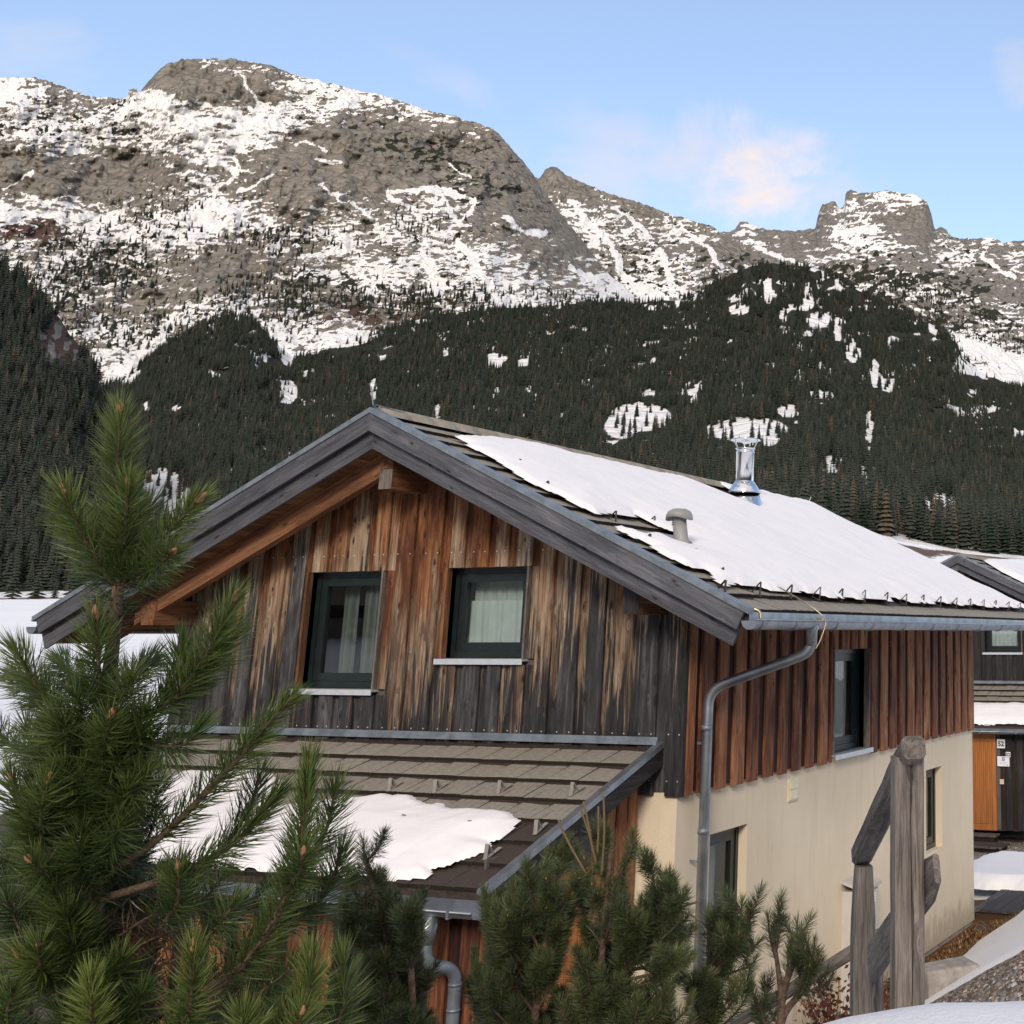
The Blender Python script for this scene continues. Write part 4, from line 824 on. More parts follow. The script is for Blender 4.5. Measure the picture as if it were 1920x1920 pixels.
def window(root, face, a0, a1, z0, z1, wall, recess, curtain=None, sill=True, label=None, jamb=None, frame_mat=None, sash_w=0.085, mullion=None, sill_mat=None):
    """face 'f': wall facing -y at y=wall, spans x a0..a1; face 's': wall facing +x at x=wall, spans y a0..a1. returns the frame object"""
    fm = frame_mat or FRAME
    def bx(mb, p0, p1, d0, d1, q0, q1):       # d = depth into the wall from its face
        if face == 'f': mb.box(p0, p1, wall + d0, wall + d1, q0, q1)
        else: mb.box(wall - d1, wall - d0, p0, p1, q0, q1)
    r = recess; mb = MB()
    bx(mb, a0, a0 + 0.055, r, r + 0.07, z0, z1); bx(mb, a1 - 0.055, a1, r, r + 0.07, z0, z1); bx(mb, a0 + 0.055, a1 - 0.055, r, r + 0.07, z1 - 0.055, z1); bx(mb, a0 + 0.055, a1 - 0.055, r, r + 0.07, z0, z0 + 0.07)
    fo = mb.obj('window', fm, root)
    if label: fo['label'] = label
    i0, i1, k0, k1 = a0 + 0.058, a1 - 0.058, z0 + 0.073, z1 - 0.058
    s = sash_w; mb = MB(); d0, d1 = r + 0.012, r + 0.075
    bx(mb, i0, i0 + s, d0, d1, k0, k1); bx(mb, i1 - s, i1, d0, d1, k0, k1); bx(mb, i0 + s, i1 - s, d0, d1, k1 - s, k1); bx(mb, i0 + s, i1 - s, d0, d1, k0, k0 + s)
    mb.obj('sash', fm, fo)
    mb = MB(); bx(mb, i0 + s - 0.01, i1 - s + 0.01, r + 0.04, r + 0.046, k0 + s - 0.01, k1 - s + 0.01); mb.obj('pane', GLASS, fo)
    if sill:
        mb = MB(); bx(mb, a0 - 0.05, a1 + 0.04, -0.085, r, z0 - 0.028, z0 - 0.004); bx(mb, a0 - 0.05, a1 + 0.04, -0.085, -0.075, z0 - 0.06, z0 - 0.028); mb.obj('sill', sill_mat or SILL, fo)
    if jamb:
        for p0, p1, jm in ((a0 - 0.03, a0, jamb), (a1, a1 + 0.022, WOOD_POST if face == 'f' else jamb)):
            mb = MB(); bx(mb, p0, p1, -0.042, r + 0.07, z0, z1 + 0.005)
            mk('jamb', mb.V, mb.F, jm, fo, gc=[(v[2], v[0], v[1]) for v in mb.V])
    for cname, c0, c1, q0, q1, m_, folds, depth in (curtain or []):
        nx = 60; V = []; F = []
        rg = np.random.default_rng(int(abs(c0) * 1000)); phs = rg.uniform(0, 6, 4)
        for iz in range(7):
            fz = iz / 6
            for ix in range(nx + 1):
                f = ix / nx; p = c0 + (c1 - c0) * f
                off = 0.018 * math.sin(f * folds * 6.283 + phs[0] + 0.5 * math.sin(fz * 2 + phs[1])) + 0.012 * math.sin(f * folds * 2.3 * 6.283 + phs[2] + fz) * (0.6 + 0.4 * fz)
                dd = r + depth + off * (0.35 + 0.65 * (1 - fz) if q1 - q0 < 1 else 1); z = q0 + (q1 - q0) * fz
                V.append((p, wall + dd, z) if face == 'f' else (wall - dd, p, z))
        for iz in range(6):
            for ix in range(nx): a = iz * (nx + 1) + ix; F.append((a, a + 1, a + nx + 2, a + nx + 1))
        mk(cname, V, F, m_, fo, True)
    return fo

def tile_mesh(wid, length, seed, wet=0.0):
    """flat concrete tile lying in its own plane: x across, y up the slope, front edge coloured dark for dirt and the course shadow line, rebated joint at one side"""
    g = 0.0035; rg = np.random.default_rng(seed); V = []; A = []
    rows = [(0.0, -0.004), (0.006, 0.0), (length * 0.5, -0.007), (length + 0.05, -0.016)]
    xs = [g, wid * 0.08, wid * 0.5, wid - 0.010, wid - g]
    for (y, z) in rows:
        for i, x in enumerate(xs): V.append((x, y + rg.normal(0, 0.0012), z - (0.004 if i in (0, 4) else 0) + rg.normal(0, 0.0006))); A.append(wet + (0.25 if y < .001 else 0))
    nx = len(xs); F = []
    for j in range(len(rows) - 1):
        for i in range(nx - 1): a = j * nx + i; F.append((a, a + 1, a + nx + 1, a + nx))
    b = len(V); V += [(x, -0.002, -0.005) for x in xs] + [(x, 0.004, -0.034) for x in xs]; A += [1.6] * 10  # front face: shadow line under each course painted in, along with dirt
    for i in range(nx - 1): F.append((b + nx + i, b + nx + i + 1, b + i + 1, b + i))
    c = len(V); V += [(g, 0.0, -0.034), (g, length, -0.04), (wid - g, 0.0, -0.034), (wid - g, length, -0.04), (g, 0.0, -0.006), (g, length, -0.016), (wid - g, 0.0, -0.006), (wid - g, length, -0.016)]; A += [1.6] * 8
    F += [(c, c + 4, c + 5, c + 1), (c + 2, c + 3, c + 7, c + 6)]
    me = bpy.data.meshes.new('roof_tile'); me.from_pydata(V, [], F)
    a = me.attributes.new('wet', 'FLOAT', 'POINT'); a.data.foreach_set('value', np.asarray(A, np.float32)); me.materials.append(TILE); me.update(); return me
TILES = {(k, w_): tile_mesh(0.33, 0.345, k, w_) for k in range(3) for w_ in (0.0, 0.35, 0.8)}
def put_tiles(parent, name, O, X, Yv, Nv, cols, rows, wetf, dx=0.33, dy=0.3401):
    """tiles on the plane through O with axes X (across), Yv (up), Nv (normal)"""
    B_ = Matrix(((X[0], Yv[0], Nv[0]), (X[1], Yv[1], Nv[1]), (X[2], Yv[2], Nv[2])))
    for (c, r) in cols_rows(cols, rows):
        wv = wetf(c, r); wk = 0.0 if wv < 0.2 else (0.35 if wv < 0.6 else 0.8)
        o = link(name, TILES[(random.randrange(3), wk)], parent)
        p = Vector(O) + Vector(X) * (c * dx + random.uniform(-.0008, .0008)) + Vector(Yv) * (r * dy + random.uniform(-.002, .002)) + Vector(Nv) * (0.026 + random.uniform(-.002, .002))
        o.matrix_local = Matrix.Translation(p) @ (B_ @ Matrix.Rotation(math.radians(-3.9), 3, 'X') @ Matrix.Rotation(math.radians(random.uniform(-.18, .18)), 3, 'Y') @ Matrix.Rotation(math.radians(random.uniform(-.12, .12)), 3, 'Z')).to_4x4()
def cols_rows(cols, rows): return [(c, r) for r in rows for c in (cols(r) if callable(cols) else cols)]

def snow_sheet(name, label, parent_loc, O, X, Yv, Nv, W_, H_, step, inside, thick, seed, soft=0.3):
    """snow lying on a sloping plane; inside(a, b) > 0 where there is snow (metres from its edge)"""
    na_, nb = int(W_ / step) + 1, int(H_ / step) + 1
    A, B_ = np.meshgrid(np.linspace(0, W_, na_), np.linspace(0, H_, nb))
    e = inside(A, B_) + (fbm(A / 0.32, B_ / 0.32, 4, seed) - 0.5) * 0.22 + (fbm(A / 0.09, B_ / 0.09, 2, seed + 4) - 0.5) * 0.05
    t = thick * (0.25 * np.sqrt(np.clip(e / 0.05, 0, 1)) + 0.75 * np.clip(e / soft, 0, 1) ** 0.8) + 0.02 * (fbm(A / 0.5, B_ / 0.5, 4, seed + 8) - 0.5) * (e > 0) + 0.03 * (fbm(A / 1.7, B_ / 1.2, 3, seed + 12) - .5) * np.clip(e / .4, 0, 1)
    t = np.where(e > 0, np.maximum(t, 0.01), -0.015)
    O, X, Yv, Nv = (np.asarray(q, float) for q in (O, X, Yv, Nv))
    P = O + A[..., None] * X + B_[..., None] * Yv + t[..., None] * Nv + np.asarray(parent_loc, float)
    P = P.reshape(-1, 3); k = np.arange(nb - 1)[:, None] * na_ + np.arange(na_ - 1)[None, :]
    Q = np.stack([k, k + 1, k + na_ + 1, k + na_], -1).reshape(-1, 4); ok = (e.ravel()[Q] > -0.02).any(1) & (t.ravel()[Q] > -0.02).any(1) & (e.ravel()[Q] > 0).any(1)
    Q = Q[ok]; used = np.unique(Q); re = np.full(len(P), -1); re[used] = np.arange(len(used))
    o = npmesh(name, P[used], quads=re[Q], mat=SNOW, smooth=True)
    tag(o, label, 'snow', None, 'stuff'); return o

def poly_inside(pts):
    pts = np.array(pts, float)
    def f(A, B_):
        ins = np.zeros(A.shape, bool); d = np.full(A.shape, 1e9)
        for (x0, y0), (x1, y1) in zip(pts, np.roll(pts, -1, 0)):
            cr = ((y0 > B_) != (y1 > B_)) & (A < (x1 - x0) * (B_ - y0) / (y1 - y0 + 1e-12) + x0); ins ^= cr
            dx, dy = x1 - x0, y1 - y0; t = np.clip(((A - x0) * dx + (B_ - y0) * dy) / (dx * dx + dy * dy + 1e-12), 0, 1); d = np.minimum(d, np.hypot(A - x0 - t * dx, B_ - y0 - t * dy))
        return np.where(ins, d, -d)
    return f

GX = [-6.48, -6.17, -5.87, -5.57, -5.24, -4.95, -4.66, -4.38, -4.11, -3.84, -3.53, -3.16, -2.83, -2.55, -2.26, -1.98, -1.70, -1.40, -1.09, -0.77, -0.47, -0.15]
GW = [0.17, 0.17, 0.17, 0.18, 0.19, 0.19, 0.19, 0.18, 0.18, 0.18, 0.22, 0.21, 0.18, 0.20, 0.16, 0.17, 0.18, 0.20, 0.19, 0.19, 0.19, 0.175]

def house(T, main):
    root = empty('wooden_house', T)
    side = main
    wx0 = -6.485 if main else -6.485
    # ---------------- lower storey and floor
    if main:
        wallgrid('plaster_wall', (0.0, YB), (-2.82, 0.02), [(0.66, 1.45, -1.53, -0.435), (6.93, 7.62, -1.55, -0.43)], -0.25, -0.03, 'y', PLASTER, root)
    MB().box(-6.46, -0.252 if main else -0.03, 0.004, 0.28, -2.82, 0.018).obj('plaster_wall', PLASTER, root)
    MB().box(-6.46, -6.2, 0.28, YB, -2.82, 1.70).obj('plaster_wall', PLASTER, root)
    MB().box(-6.2, -0.25 if main else -0.03, YB - 0.25, YB, -2.82, 1.70).obj('plaster_wall', PLASTER, root)
    MB().box(-6.44, -0.05, 0.05, YB - 0.02, -2.95, -2.80).obj('plinth', CONCRETE, root)
    MB().box(-6.2, -0.25, 0.28, YB - 0.25, -0.08, 0.0).obj('floor_slab', DARKROOM, root)
    # ---------------- timber storey, gable side
    WL = (-4.70, -3.70, 0.93, 2.15); WR = (-2.84, -1.85, 1.245, 2.16)
    tw = wallgrid('timber_wall', (-6.47, 0.0 if main else 0.0), (0.0, 1.70, 2.3), [WL, WR], 0.035, 0.17, 'x', DARKROOM, root)
    V, F = prism([(-6.47, 1.70), (-6.40, 1.90), (RX, zline(RX, 0.42)), (-0.2, 1.90), (0.0, 1.70), (-1.0, 2.3), (-1.01, 2.31), (-5.6, 2.31), (-5.61, 2.3)], 0.04, 0.16, 'y')
    V, F = prism([(-6.0, 2.3), (RX, zline(RX, 0.40)), (-0.6, 2.3)], 0.04, 0.165, 'y'); mk('gable_panel', V, F, DARKROOM, tw)
    MB().box(-6.47, -6.2, 0.17, YB, 1.70, 1.86).obj('wall_plate', DARKROOM, root)
    top = lambda x: zline(x, 0.385)
    mg = WOOD_GABLE if main else WOOD_DARK; mu = WOOD_UNDER
    def upright(nm, x0, x1, yf, yb, mat):
        xm = (x0 + x1) / 2; cuts = []
        for (h0, h1, z0, z1) in (WL, WR):
            if x1 > h0 - 0.02 and x0 < h1 + 0.02: cuts.append((h0, h1, z0, z1))
        z0f = 0.0 + (0 if yf < -0.01 else 0.03)
        if not cuts: board_x(nm, x0, x1, z0f - random.uniform(0, .008), top, yf, yb, mat, tw); return
        h0, h1, z0, z1 = cuts[0]
        if x1 - max(h1 + .03, x0) > 0.05: board_x(nm, max(x0, h1 + .03), x1, z0, lambda x: z1 + 0.0, yf, yb, mat, tw) if x0 < h1 + .03 else None
        if min(h0 - .03, x1) - x0 > 0.05: board_x(nm, x0, min(x1, h0 - .03), z0, lambda x: z1 + 0.0, yf, yb, mat, tw) if x1 > h0 - .03 else None
        board_x(nm, x0, x1, z1 + 0.002, top, yf, yb, mat, tw)
        board_x(nm, x0, x1, z0f - random.uniform(0, .008), lambda x: z0 - 0.062, yf, yb, mat, tw)
    for i, (x0, w_) in enumerate(zip(GX, GW)):
        upright('board', x0, x0 + w_, -0.048 + random.uniform(-.003, .003), -0.006, mg)
        nx_ = GX[i + 1] if i + 1 < len(GX) else None
        if nx_: upright('board', x0 + w_ - 0.03, nx_ + 0.03, -0.002, 0.033, mg)
        if main:
            nb_ = MB()
            for zz in (0.13, 0.55, 2.32):
                for xx in (x0 + .03, x0 + w_ - .03):
                    if any(a_ - .05 < xx < b_ + .05 and c_ - .1 < zz < d_ + .05 for a_, b_, c_, d_ in (WL, WR)) or zz > top(xx) - .05: continue
                    nb_.box(xx - .0055, xx + .0055, -0.0535, -0.045, zz - .0055, zz + .0055)
            if nb_.V: tag(nb_.obj('nails', SILL, tw), kind='stuff')
    if main:
        cur_l = [('curtain', -4.16, -3.78, 1.0, 2.1, SHEER_THIN, 4, 0.17), ('curtain', -4.52, -4.30, 1.0, 2.1, SHEER_THIN, 2, 0.24)]
        window(root, 'f', *WL[:2], WL[2], WL[3], 0.0, 0.10, cur_l, jamb=WOOD_SOFFIT)
        cur_r = [('curtain', -2.74, -1.94, 1.30, 1.83, CURTAIN, 4, 0.14), ('curtain', -2.74, -1.94, 1.30, 2.12, SHEER, 6, 0.21)]
        window(root, 'f', *WR[:2], WR[2], WR[3], 0.0, 0.10, cur_r, jamb=WOOD_BEAM)
        # curtain rod
    else:
        window(root, 'f', *WR[:2], WR[2], WR[3], 0.0, 0.10, [('curtain', -2.74, -1.94, 1.3, 2.1, SHEER, 7, 0.16)], jamb=WOOD_DARK)
        window(root, 'f', *WL[:2], WL[2], WL[3], 0.0, 0.10, None, jamb=WOOD_DARK)
    # ---------------- timber storey, long side
    ztop_s = zline(0.0, 0.20)
    if main:
        SW = (3.50, 4.60, 0.075, 1.285)
        ts = wallgrid('timber_wall', (0.17, YB), (0.0, ztop_s), [SW], -0.17, -0.035, 'y', DARKROOM, root)
        starts = [0.03, 0.28, 0.625, 0.97, 1.31, 1.675, 2.03, 2.38, 2.73, 3.08, 3.40, 3.72, 4.02, 4.32, 4.70, 5.05, 5.39, 5.72, 6.06, 6.40, 6.74, 7.08, 7.43, 7.77, 8.13, 8.47, 8.80]
        wid = 0.255
        def up_y(y0, y1, xf, xb, mat, drop):
            zb_ = (-0.005 if drop else 0.025) - random.uniform(0, .012)
            if y1 <= SW[0] - 0.01 or y0 >= SW[1] + 0.01: board_y('board', y0, y1, zb_, ztop_s, xf, xb, mat, ts); return
            if y0 < SW[0] - 0.05: board_y('board', y0, SW[0] - 0.03, zb_, ztop_s, xf, xb, mat, ts); y0 = SW[0] - 0.028
            if y1 > SW[1] + 0.05: board_y('board', SW[1] + 0.03, y1, zb_, ztop_s, xf, xb, mat, ts); y1 = SW[1] + 0.028
            board_y('board', y0, y1, SW[3] + 0.004, ztop_s, xf, xb, mat, ts)
            if SW[2] - 0.065 - zb_ > 0.03: board_y('board', y0, y1, zb_, SW[2] - 0.066, xf, xb, mat, ts)
        for i, y0 in enumerate(starts):
            w_ = 0.165 if i == 0 else (0.24 + random.uniform(-.02, .02))
            up_y(y0, min(y0 + w_, YB), 0.032, 0.006, WOOD_SIDE, True)
            if i + 1 < len(starts): up_y(y0 + w_ - 0.03, starts[i + 1] + 0.03, 0.004, -0.033, WOOD_UNDER_RED, False)
        board_y('corner_board', -0.034, 0.028, -0.01, ztop_s, 0.034, 0.0, WOOD_DARK, ts)
        window(root, 's', *SW[:2], SW[2], SW[3], 0.0, 0.10, [('curtain', 4.12, 4.46, 0.16, 1.2, SHEER, 5, 0.14), ('curtain', 3.6, 4.0, 0.16, 0.75, SHEER, 3, 0.16)], jamb=WOOD_POST)
        window(root, 's', 0.66, 1.45, -1.53, -0.435, -0.03, 0.10, [('curtain', 0.76, 1.3, -1.45, -0.5, SHEER, 4, 0.2)], sill=False)
        MB().box(-0.04, 0.035, 0.60, 1.51, -1.585, -1.532).obj('window_ledge', SILL, root)
        window(root, 's', 6.93, 7.62, -1.55, -0.43, -0.03, 0.10, None, sill=False)
        MB().box(-0.03, -0.008, 2.38, 2.60, -0.33, -0.09).box(-0.008, 0.006, 2.40, 2.58, -0.20, -0.108).box(-0.008, 0.006, 2.40, 2.58, -0.312, -0.215).obj('vent_cover', plain('cream_plastic', (0.72, 0.66, 0.48), 0.5), root)
    # ---------------- roof
    rf = mk('roof', *prism([(RX, zline(RX, 0.055)), (EAVE, zline(EAVE, 0.055)), (EAVE, zline(EAVE, 0.13)), (RX, zline(RX, 0.13)), (2 * RX - EAVE, zline(EAVE, 0.13)), (2 * RX - EAVE, zline(EAVE, 0.055))], -0.78, YR - 0.02, 'y'), DARKROOM, root)
    if main: rf.data.materials[0] = RUST_METAL
    ca, sa_ = 1 / SECA, KP / SECA
    Xr, Yr_, Nr = (0, 1, 0), (-ca, 0, sa_), (sa_, 0, ca)            # right slope: across = +y, up = towards the ridge
    O = (EAVE, -0.77, zline(EAVE, 0.045))
    if main:
        def cols(r): return list(range(0, 33)) if r == 0 else (list(range(0, 6)) if r in (4, 3, 5, 2, 1) else list(range(0, 5)))
        # tiles: course by course near the verge, the whole lowest course, the rest lies under the snow
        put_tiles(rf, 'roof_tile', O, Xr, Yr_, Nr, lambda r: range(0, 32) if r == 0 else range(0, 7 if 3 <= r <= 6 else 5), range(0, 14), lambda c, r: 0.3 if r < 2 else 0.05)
    else:
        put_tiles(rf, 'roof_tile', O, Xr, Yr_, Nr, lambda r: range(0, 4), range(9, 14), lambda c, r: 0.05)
    # ridge tiles
    for k in range(29 if main else 12):
        y0 = -0.72 + k * 0.37; V = []; F = []
        for yy, sc_ in ((y0, 1.0), (y0 + 0.36, 1.0), (y0 + 0.40, 0.9)):
            for a in np.linspace(-1, 1, 9): V.append((RX + a * 0.125 * sc_, yy, 3.735 + 0.03 * (sc_ - .9) * 10 * 0.4 + 0.052 * (1 - a * a) * sc_ - 0.06 * abs(a)))
        for r_ in range(2):
            for c in range(8): q = r_ * 9 + c; F.append((q, q + 1, q + 10, q + 9))
        F.append(tuple(range(9))[::-1]); F.append(tuple(range(18, 27)))
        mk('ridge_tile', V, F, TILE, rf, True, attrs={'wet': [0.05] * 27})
    # verge boards, two deep, and their metal capping
    for sgn, xe in ((1, EAVE), (-1, 2 * RX - EAVE)):
        a, b = (RX, xe) if sgn > 0 else (xe, RX)
        sloped('verge_board', a, b, 0.05, 0.235, YF, YF + 0.035, WOOD_GREY, root)
        sloped('verge_board', a, b + (-0.05 if sgn > 0 else 0) if sgn > 0 else b, 0.16, 0.41, YF + 0.075, YF + 0.105, WOOD_GREY, root)
        sloped('verge_capping', a, b + (0.05 if sgn > 0 else 0), -0.006, 0.048, YF - 0.015, YF + 0.11, ZINC_DULL, root, False)
        if sgn < 0: sloped('verge_capping', a - 0.05, a, -0.006, 0.048, YF - 0.015, YF + 0.11, ZINC_DULL, root, False)
    for k in range(40):                                            # soffit boards, seen from below
        s0 = 0.06 + k * 0.125; x0 = RX - s0 / SECA; x1 = RX - (s0 + 0.119) / SECA
        if x1 < -7.55: break
        sloped('soffit_board', x1, x0, 0.345, 0.368, YF + 0.107, 0.03, WOOD_SOFFIT, root, False, True)
    for k in range(28):
        s0 = 0.06 + k * 0.125; x0 = RX + s0 / SECA; x1 = RX + (s0 + 0.119) / SECA
        if x1 > 0.2: break
        sloped('soffit_board', x0, x1, 0.345, 0.368, YF + 0.107, 0.03, WOOD_SOFFIT, root, False, True)
    sloped('rafter', -6.62, RX - 0.06, 0.372, 0.61, -0.50, -0.40, WOOD_BEAM, root, False)
    def beam_y(nm, x0, x1, y0, y1, z0, z1, mat):
        V = bxv(x0, x1, y0, y1, z0, z1); return mk(nm, V, BF, mat, root, gc=[(v[1], v[0], v[2]) for v in V])
    beam_y('ridge_purlin', -3.385, -3.225, -0.54, 0.10, 2.955, 3.36, WOOD_BEAM)
    mk('purlin_end', bxv(-3.387, -3.223, -0.546, -0.541, 2.955, 3.16), BF, WOOD_POST, root, gc=[(v[2], v[0], v[1]) for v in bxv(-3.387, -3.223, -0.546, -0.541, 2.955, 3.16)])
    beam_y('eave_purlin', -0.38, -0.21, -0.53, 0.10, 1.66, 1.92, WOOD_BEAM)
    beam_y('eave_purlin', -6.48, -6.30, -0.53, 0.10, 1.60, 1.86, WOOD_BEAM)
    mk('purlin_end', bxv(-0.382, -0.208, -0.536, -0.531, 1.66, 1.92), BF, WOOD_DARK, root, gc=[(v[2], v[0], v[1]) for v in bxv(-0.382, -0.208, -0.536, -0.531, 1.66, 1.92)])
    for z0 in (1.56, 1.685):                                       # closing boards under the left eave
        V = bxv(-7.36, -6.49, -0.10, -0.07, z0, z0 + 0.118); mk('closing_board', V, BF, WOOD_SOFFIT, root, gc=[(v[0], v[2], v[1]) for v in V])
    for z0 in (1.535, 1.59): beam_y('eave_board', -7.56, -7.53, -0.78, YR - 0.1, z0, z0 + 0.052, WOOD_GREY)
    # rafter tails under the right eave
    if main:
        for k in range(9):
            y0 = 0.02 + 1.05 * k
            poly = [(0.035, zline(0.035, 0.14)), (0.56, zline(0.56, 0.14)), (0.36, zline(0.36, 0.46)), (0.30, zline(0.30, 0.48)), (0.035, zline(0.035, 0.48))]
            V, F = prism(poly, y0, y0 + 0.10, 'y'); mk('rafter_tail', V, F, WOOD_UNDER, root, gc=[(v[0], v[2], v[1]) for v in V])
            V, F = prism([(0.565, zline(0.56, 0.14)), (0.575, zline(0.56, 0.14)), (0.375, zline(0.36, 0.465)), (0.365, zline(0.36, 0.465))], y0 + .002, y0 + .098, 'y'); mk('rafter_end', V, F, WOOD_POST, root, gc=[(v[2], v[0], v[1]) for v in V])
    # ---------------- eave metal, gutter and its brackets
    def half_gutter(nm, c0, c1, r, mat, along, fixed, z):
        """half-round channel with rolled front lip; along 'y' at x=fixed or along 'x' at y=fixed"""
        mb = MB(); n = 12; V = []; F = []
        for t in (c0, c1):
            for k in range(n + 1):
                a = math.pi + math.pi * k / n
                for rr_ in (r, r - 0.006):
                    p = rr_ * math.cos(a); q = z + rr_ * math.sin(a); V.append((fixed + p, t, q) if along == 'y' else (t, fixed - p, q))
        m2 = 2 * (n + 1)
        for k in range(n):
            a = 2 * k; F += [(a, a + 2, a + m2 + 2, a + m2), (a + 1, a + m2 + 1, a + m2 + 3, a + 3)]
        mb.add(V, F)
        for t in (c0, c1):
            Vc = [(fixed + r * math.cos(math.pi + math.pi * k / n), t, z + r * math.sin(math.pi + math.pi * k / n)) if along == 'y' else (t, fixed - r * math.cos(math.pi + math.pi * k / n), z + r * math.sin(math.pi + math.pi * k / n)) for k in range(n + 1)]
            mb.add(Vc, [tuple(range(n + 1))])
        lip = [(fixed + r, c0, z + .004), (fixed + r, c1, z + .004)] if along == 'y' else [(c0, fixed - r, z + .004), (c1, fixed - r, z + .004)]
        mb.tube(lip, 0.009, 8)
        return mb.obj(nm, mat, root, True)
    def bracket(par, t, r, along, fixed, z):
        pts = [];
        for k in range(9):
            a = math.pi + math.pi * k / 8; p = (r + 0.004) * math.cos(a); q = z + (r + 0.004) * math.sin(a); pts.append((fixed + p, t, q) if along == 'y' else (t, fixed - p, q))
        MB().tube(pts, 0.010, 4).obj('gutter_bracket', ZINC_DULL, par)
    if main:
        MB().box(EAVE - 0.02, EAVE + 0.006, -0.76, YR - .03, zline(EAVE, 0.05) - 0.115, zline(EAVE, 0.05)).obj('eave_flashing', ZINC, root)
        gz_ = 1.588; gxx = 1.115
        gt = half_gutter('gutter', -0.85, YR, 0.078, ZINC, 'y', gxx, gz_)
        for k in range(12): bracket(gt, (-0.72, -0.03)[k] if k < 2 else 0.93 + 0.97 * (k - 2), 0.078, 'y', gxx, gz_)
        pts = round_path([(gxx, 0.46, 1.55), (gxx, 0.46, 1.30), (0.10, 0.30, 0.95), (0.10, 0.28, -2.75)], 0.17, 8)
        dp = MB().tube(pts, 0.05, 16).obj('downpipe', ZINC, root, True)
        MB().tube([(gxx, 0.46, 1.56), (gxx, 0.46, 1.50), (gxx, 0.46, 1.36)], [0.085, 0.060, 0.0535], 16).obj('pipe_socket', ZINC, dp, True)
        for z_ in (0.62, -0.32, -1.9): MB().tube([(0.10, 0.285, z_), (0.10, 0.285, z_ - 0.05)], 0.0545, 16).obj('pipe_clamp', ZINC_DULL, dp, True)
        for z_ in (0.45, -0.62, -1.9): MB().box(-0.03, 0.06, 0.277, 0.293, z_ - .012, z_ + .012).obj('pipe_bracket', ZINC_DULL, dp)
        # lightning conductor wire, clamp, rod
        MB().tube(smooth_path([(0.80, 0.33, zline(0.8) + .09), (0.98, 0.55, zline(.98) + .03), (1.14, 0.62, 1.66), (1.20, 0.60, 1.58), (1.18, 0.53, 1.42), (1.15, 0.48, 1.33)], 5), 0.006, 6).obj('lightning_wire', BRASS, root, True)
        MB().tube(smooth_path([(1.02, -0.75, 1.70), (1.10, -0.74, 1.69), (1.15, -0.72, 1.66), (1.16, -0.72, 1.60)], 4), 0.014, 8).obj('wire_clamp', BRASS, root, True)
        MB().box(1.10, 1.16, 0.60, 0.64, 1.585, 1.625).obj('wire_clamp', BRASS, root)
    MB().tube([(RX, YF + 0.1, 3.76), (RX - 0.03, YF + .06, 3.80), (RX - 0.04, YF + .02, 3.99)], 0.006, 6).obj('lightning_rod', ZINC, root)
    MB().tube([(RX, YF + 0.06, 3.80), (RX + .03, YF + .12, 3.79), (RX + .05, YF + .4, 3.77)], 0.006, 6).obj('lightning_wire', ZINC, root)
    if main:
        MB().tube([(RX, YR - .1, 3.76), (RX + 0.03, YR - .06, 3.88)], 0.006, 6).obj('lightning_rod', ZINC, root)
        # snow guards: bent strips standing in triangles on the tiles
        def guard(x, y, yaw=0.0, h=0.085):
            mb = MB(); mb.add(*strip_tri(0.052, h, 0.026)); o = mb.obj('snow_guard', RUST_METAL, rf)
            B_ = Matrix((( -ca, 0, sa_), (0, 1, 0), (sa_, 0, ca))).transposed()
            R_ = Matrix(((-ca, 0, sa_), (0, -1, 0), (sa_, 0, ca)))
            o.matrix_local = Matrix.Translation(Vector((x, y, zline(x, 0.03)))) @ (R_ @ Matrix.Rotation(yaw, 3, 'Z')).to_4x4()
        for k in range(16): guard(0.735 + random.uniform(-.012, .012), 0.03 + 0.655 * k + random.uniform(-.03, .03), random.uniform(-.15, .15), 0.13)
        for x, y in ((-2.135, 0.042), (-1.496, -0.331), (-0.859, -0.067), (-0.883, 0.702), (-0.297, -0.318), (0.394, -0.106), (0.70, -0.62)): guard(x, y, random.uniform(-.2, .2), 0.11)
        # flue
        fl = (-2.60, 5.95, 0.0); fx, fy = -2.60, 6.05
        ch = MB().lathe([(0.30, 3.25), (0.215, 3.56), (0.0, 3.56)], (fx, fy, 0), 32).obj('chimney', STEEL, root, True)
        MB().lathe([(0.255, 3.545), (0.245, 3.53), (0.25, 3.555), (0.145, 3.715), (0.13, 3.72)], (fx, fy, 0), 32).obj('storm_collar', STEEL, ch, True)
        MB().lathe([(0.135, 3.70), (0.135, 4.14), (0.142, 4.145), (0.142, 4.16), (0.135, 4.165), (0.135, 4.20), (0.15, 4.205), (0.15, 4.215), (0.12, 4.215), (0.12, 4.1), (0.0, 4.1)], (fx, fy, 0), 32).obj('flue_pipe', STEEL, ch, True)
        mb = MB()
        for k in range(3):
            a = 0.9 + k * 2.094; c_, s_ = math.cos(a), math.sin(a); mb.tube([(fx + .125 * c_, fy + .125 * s_, 4.10), (fx + .135 * c_, fy + .135 * s_, 4.215), (fx + .2 * c_, fy + .2 * s_, 4.345)], 0.009, 6)
        mb.obj('cap_strut', STEEL, ch)
        MB().lathe([(0.0, 4.375), (0.15, 4.363), (0.225, 4.345), (0.228, 4.335), (0.22, 4.335), (0.0, 4.355)], (fx, fy, 0), 32).obj('rain_cap', STEEL, ch, True)
        # vent pipe with hooded cap, leaning with the roof
        vx, vy = -0.31, 0.36
        vp = MB().tube([(vx + .05, vy, 2.28), (vx, vy, 2.42), (vx - .03, vy, 2.62)], [0.085, 0.073, 0.070], 20).obj('vent_pipe', GREY_PLASTIC, root, True)
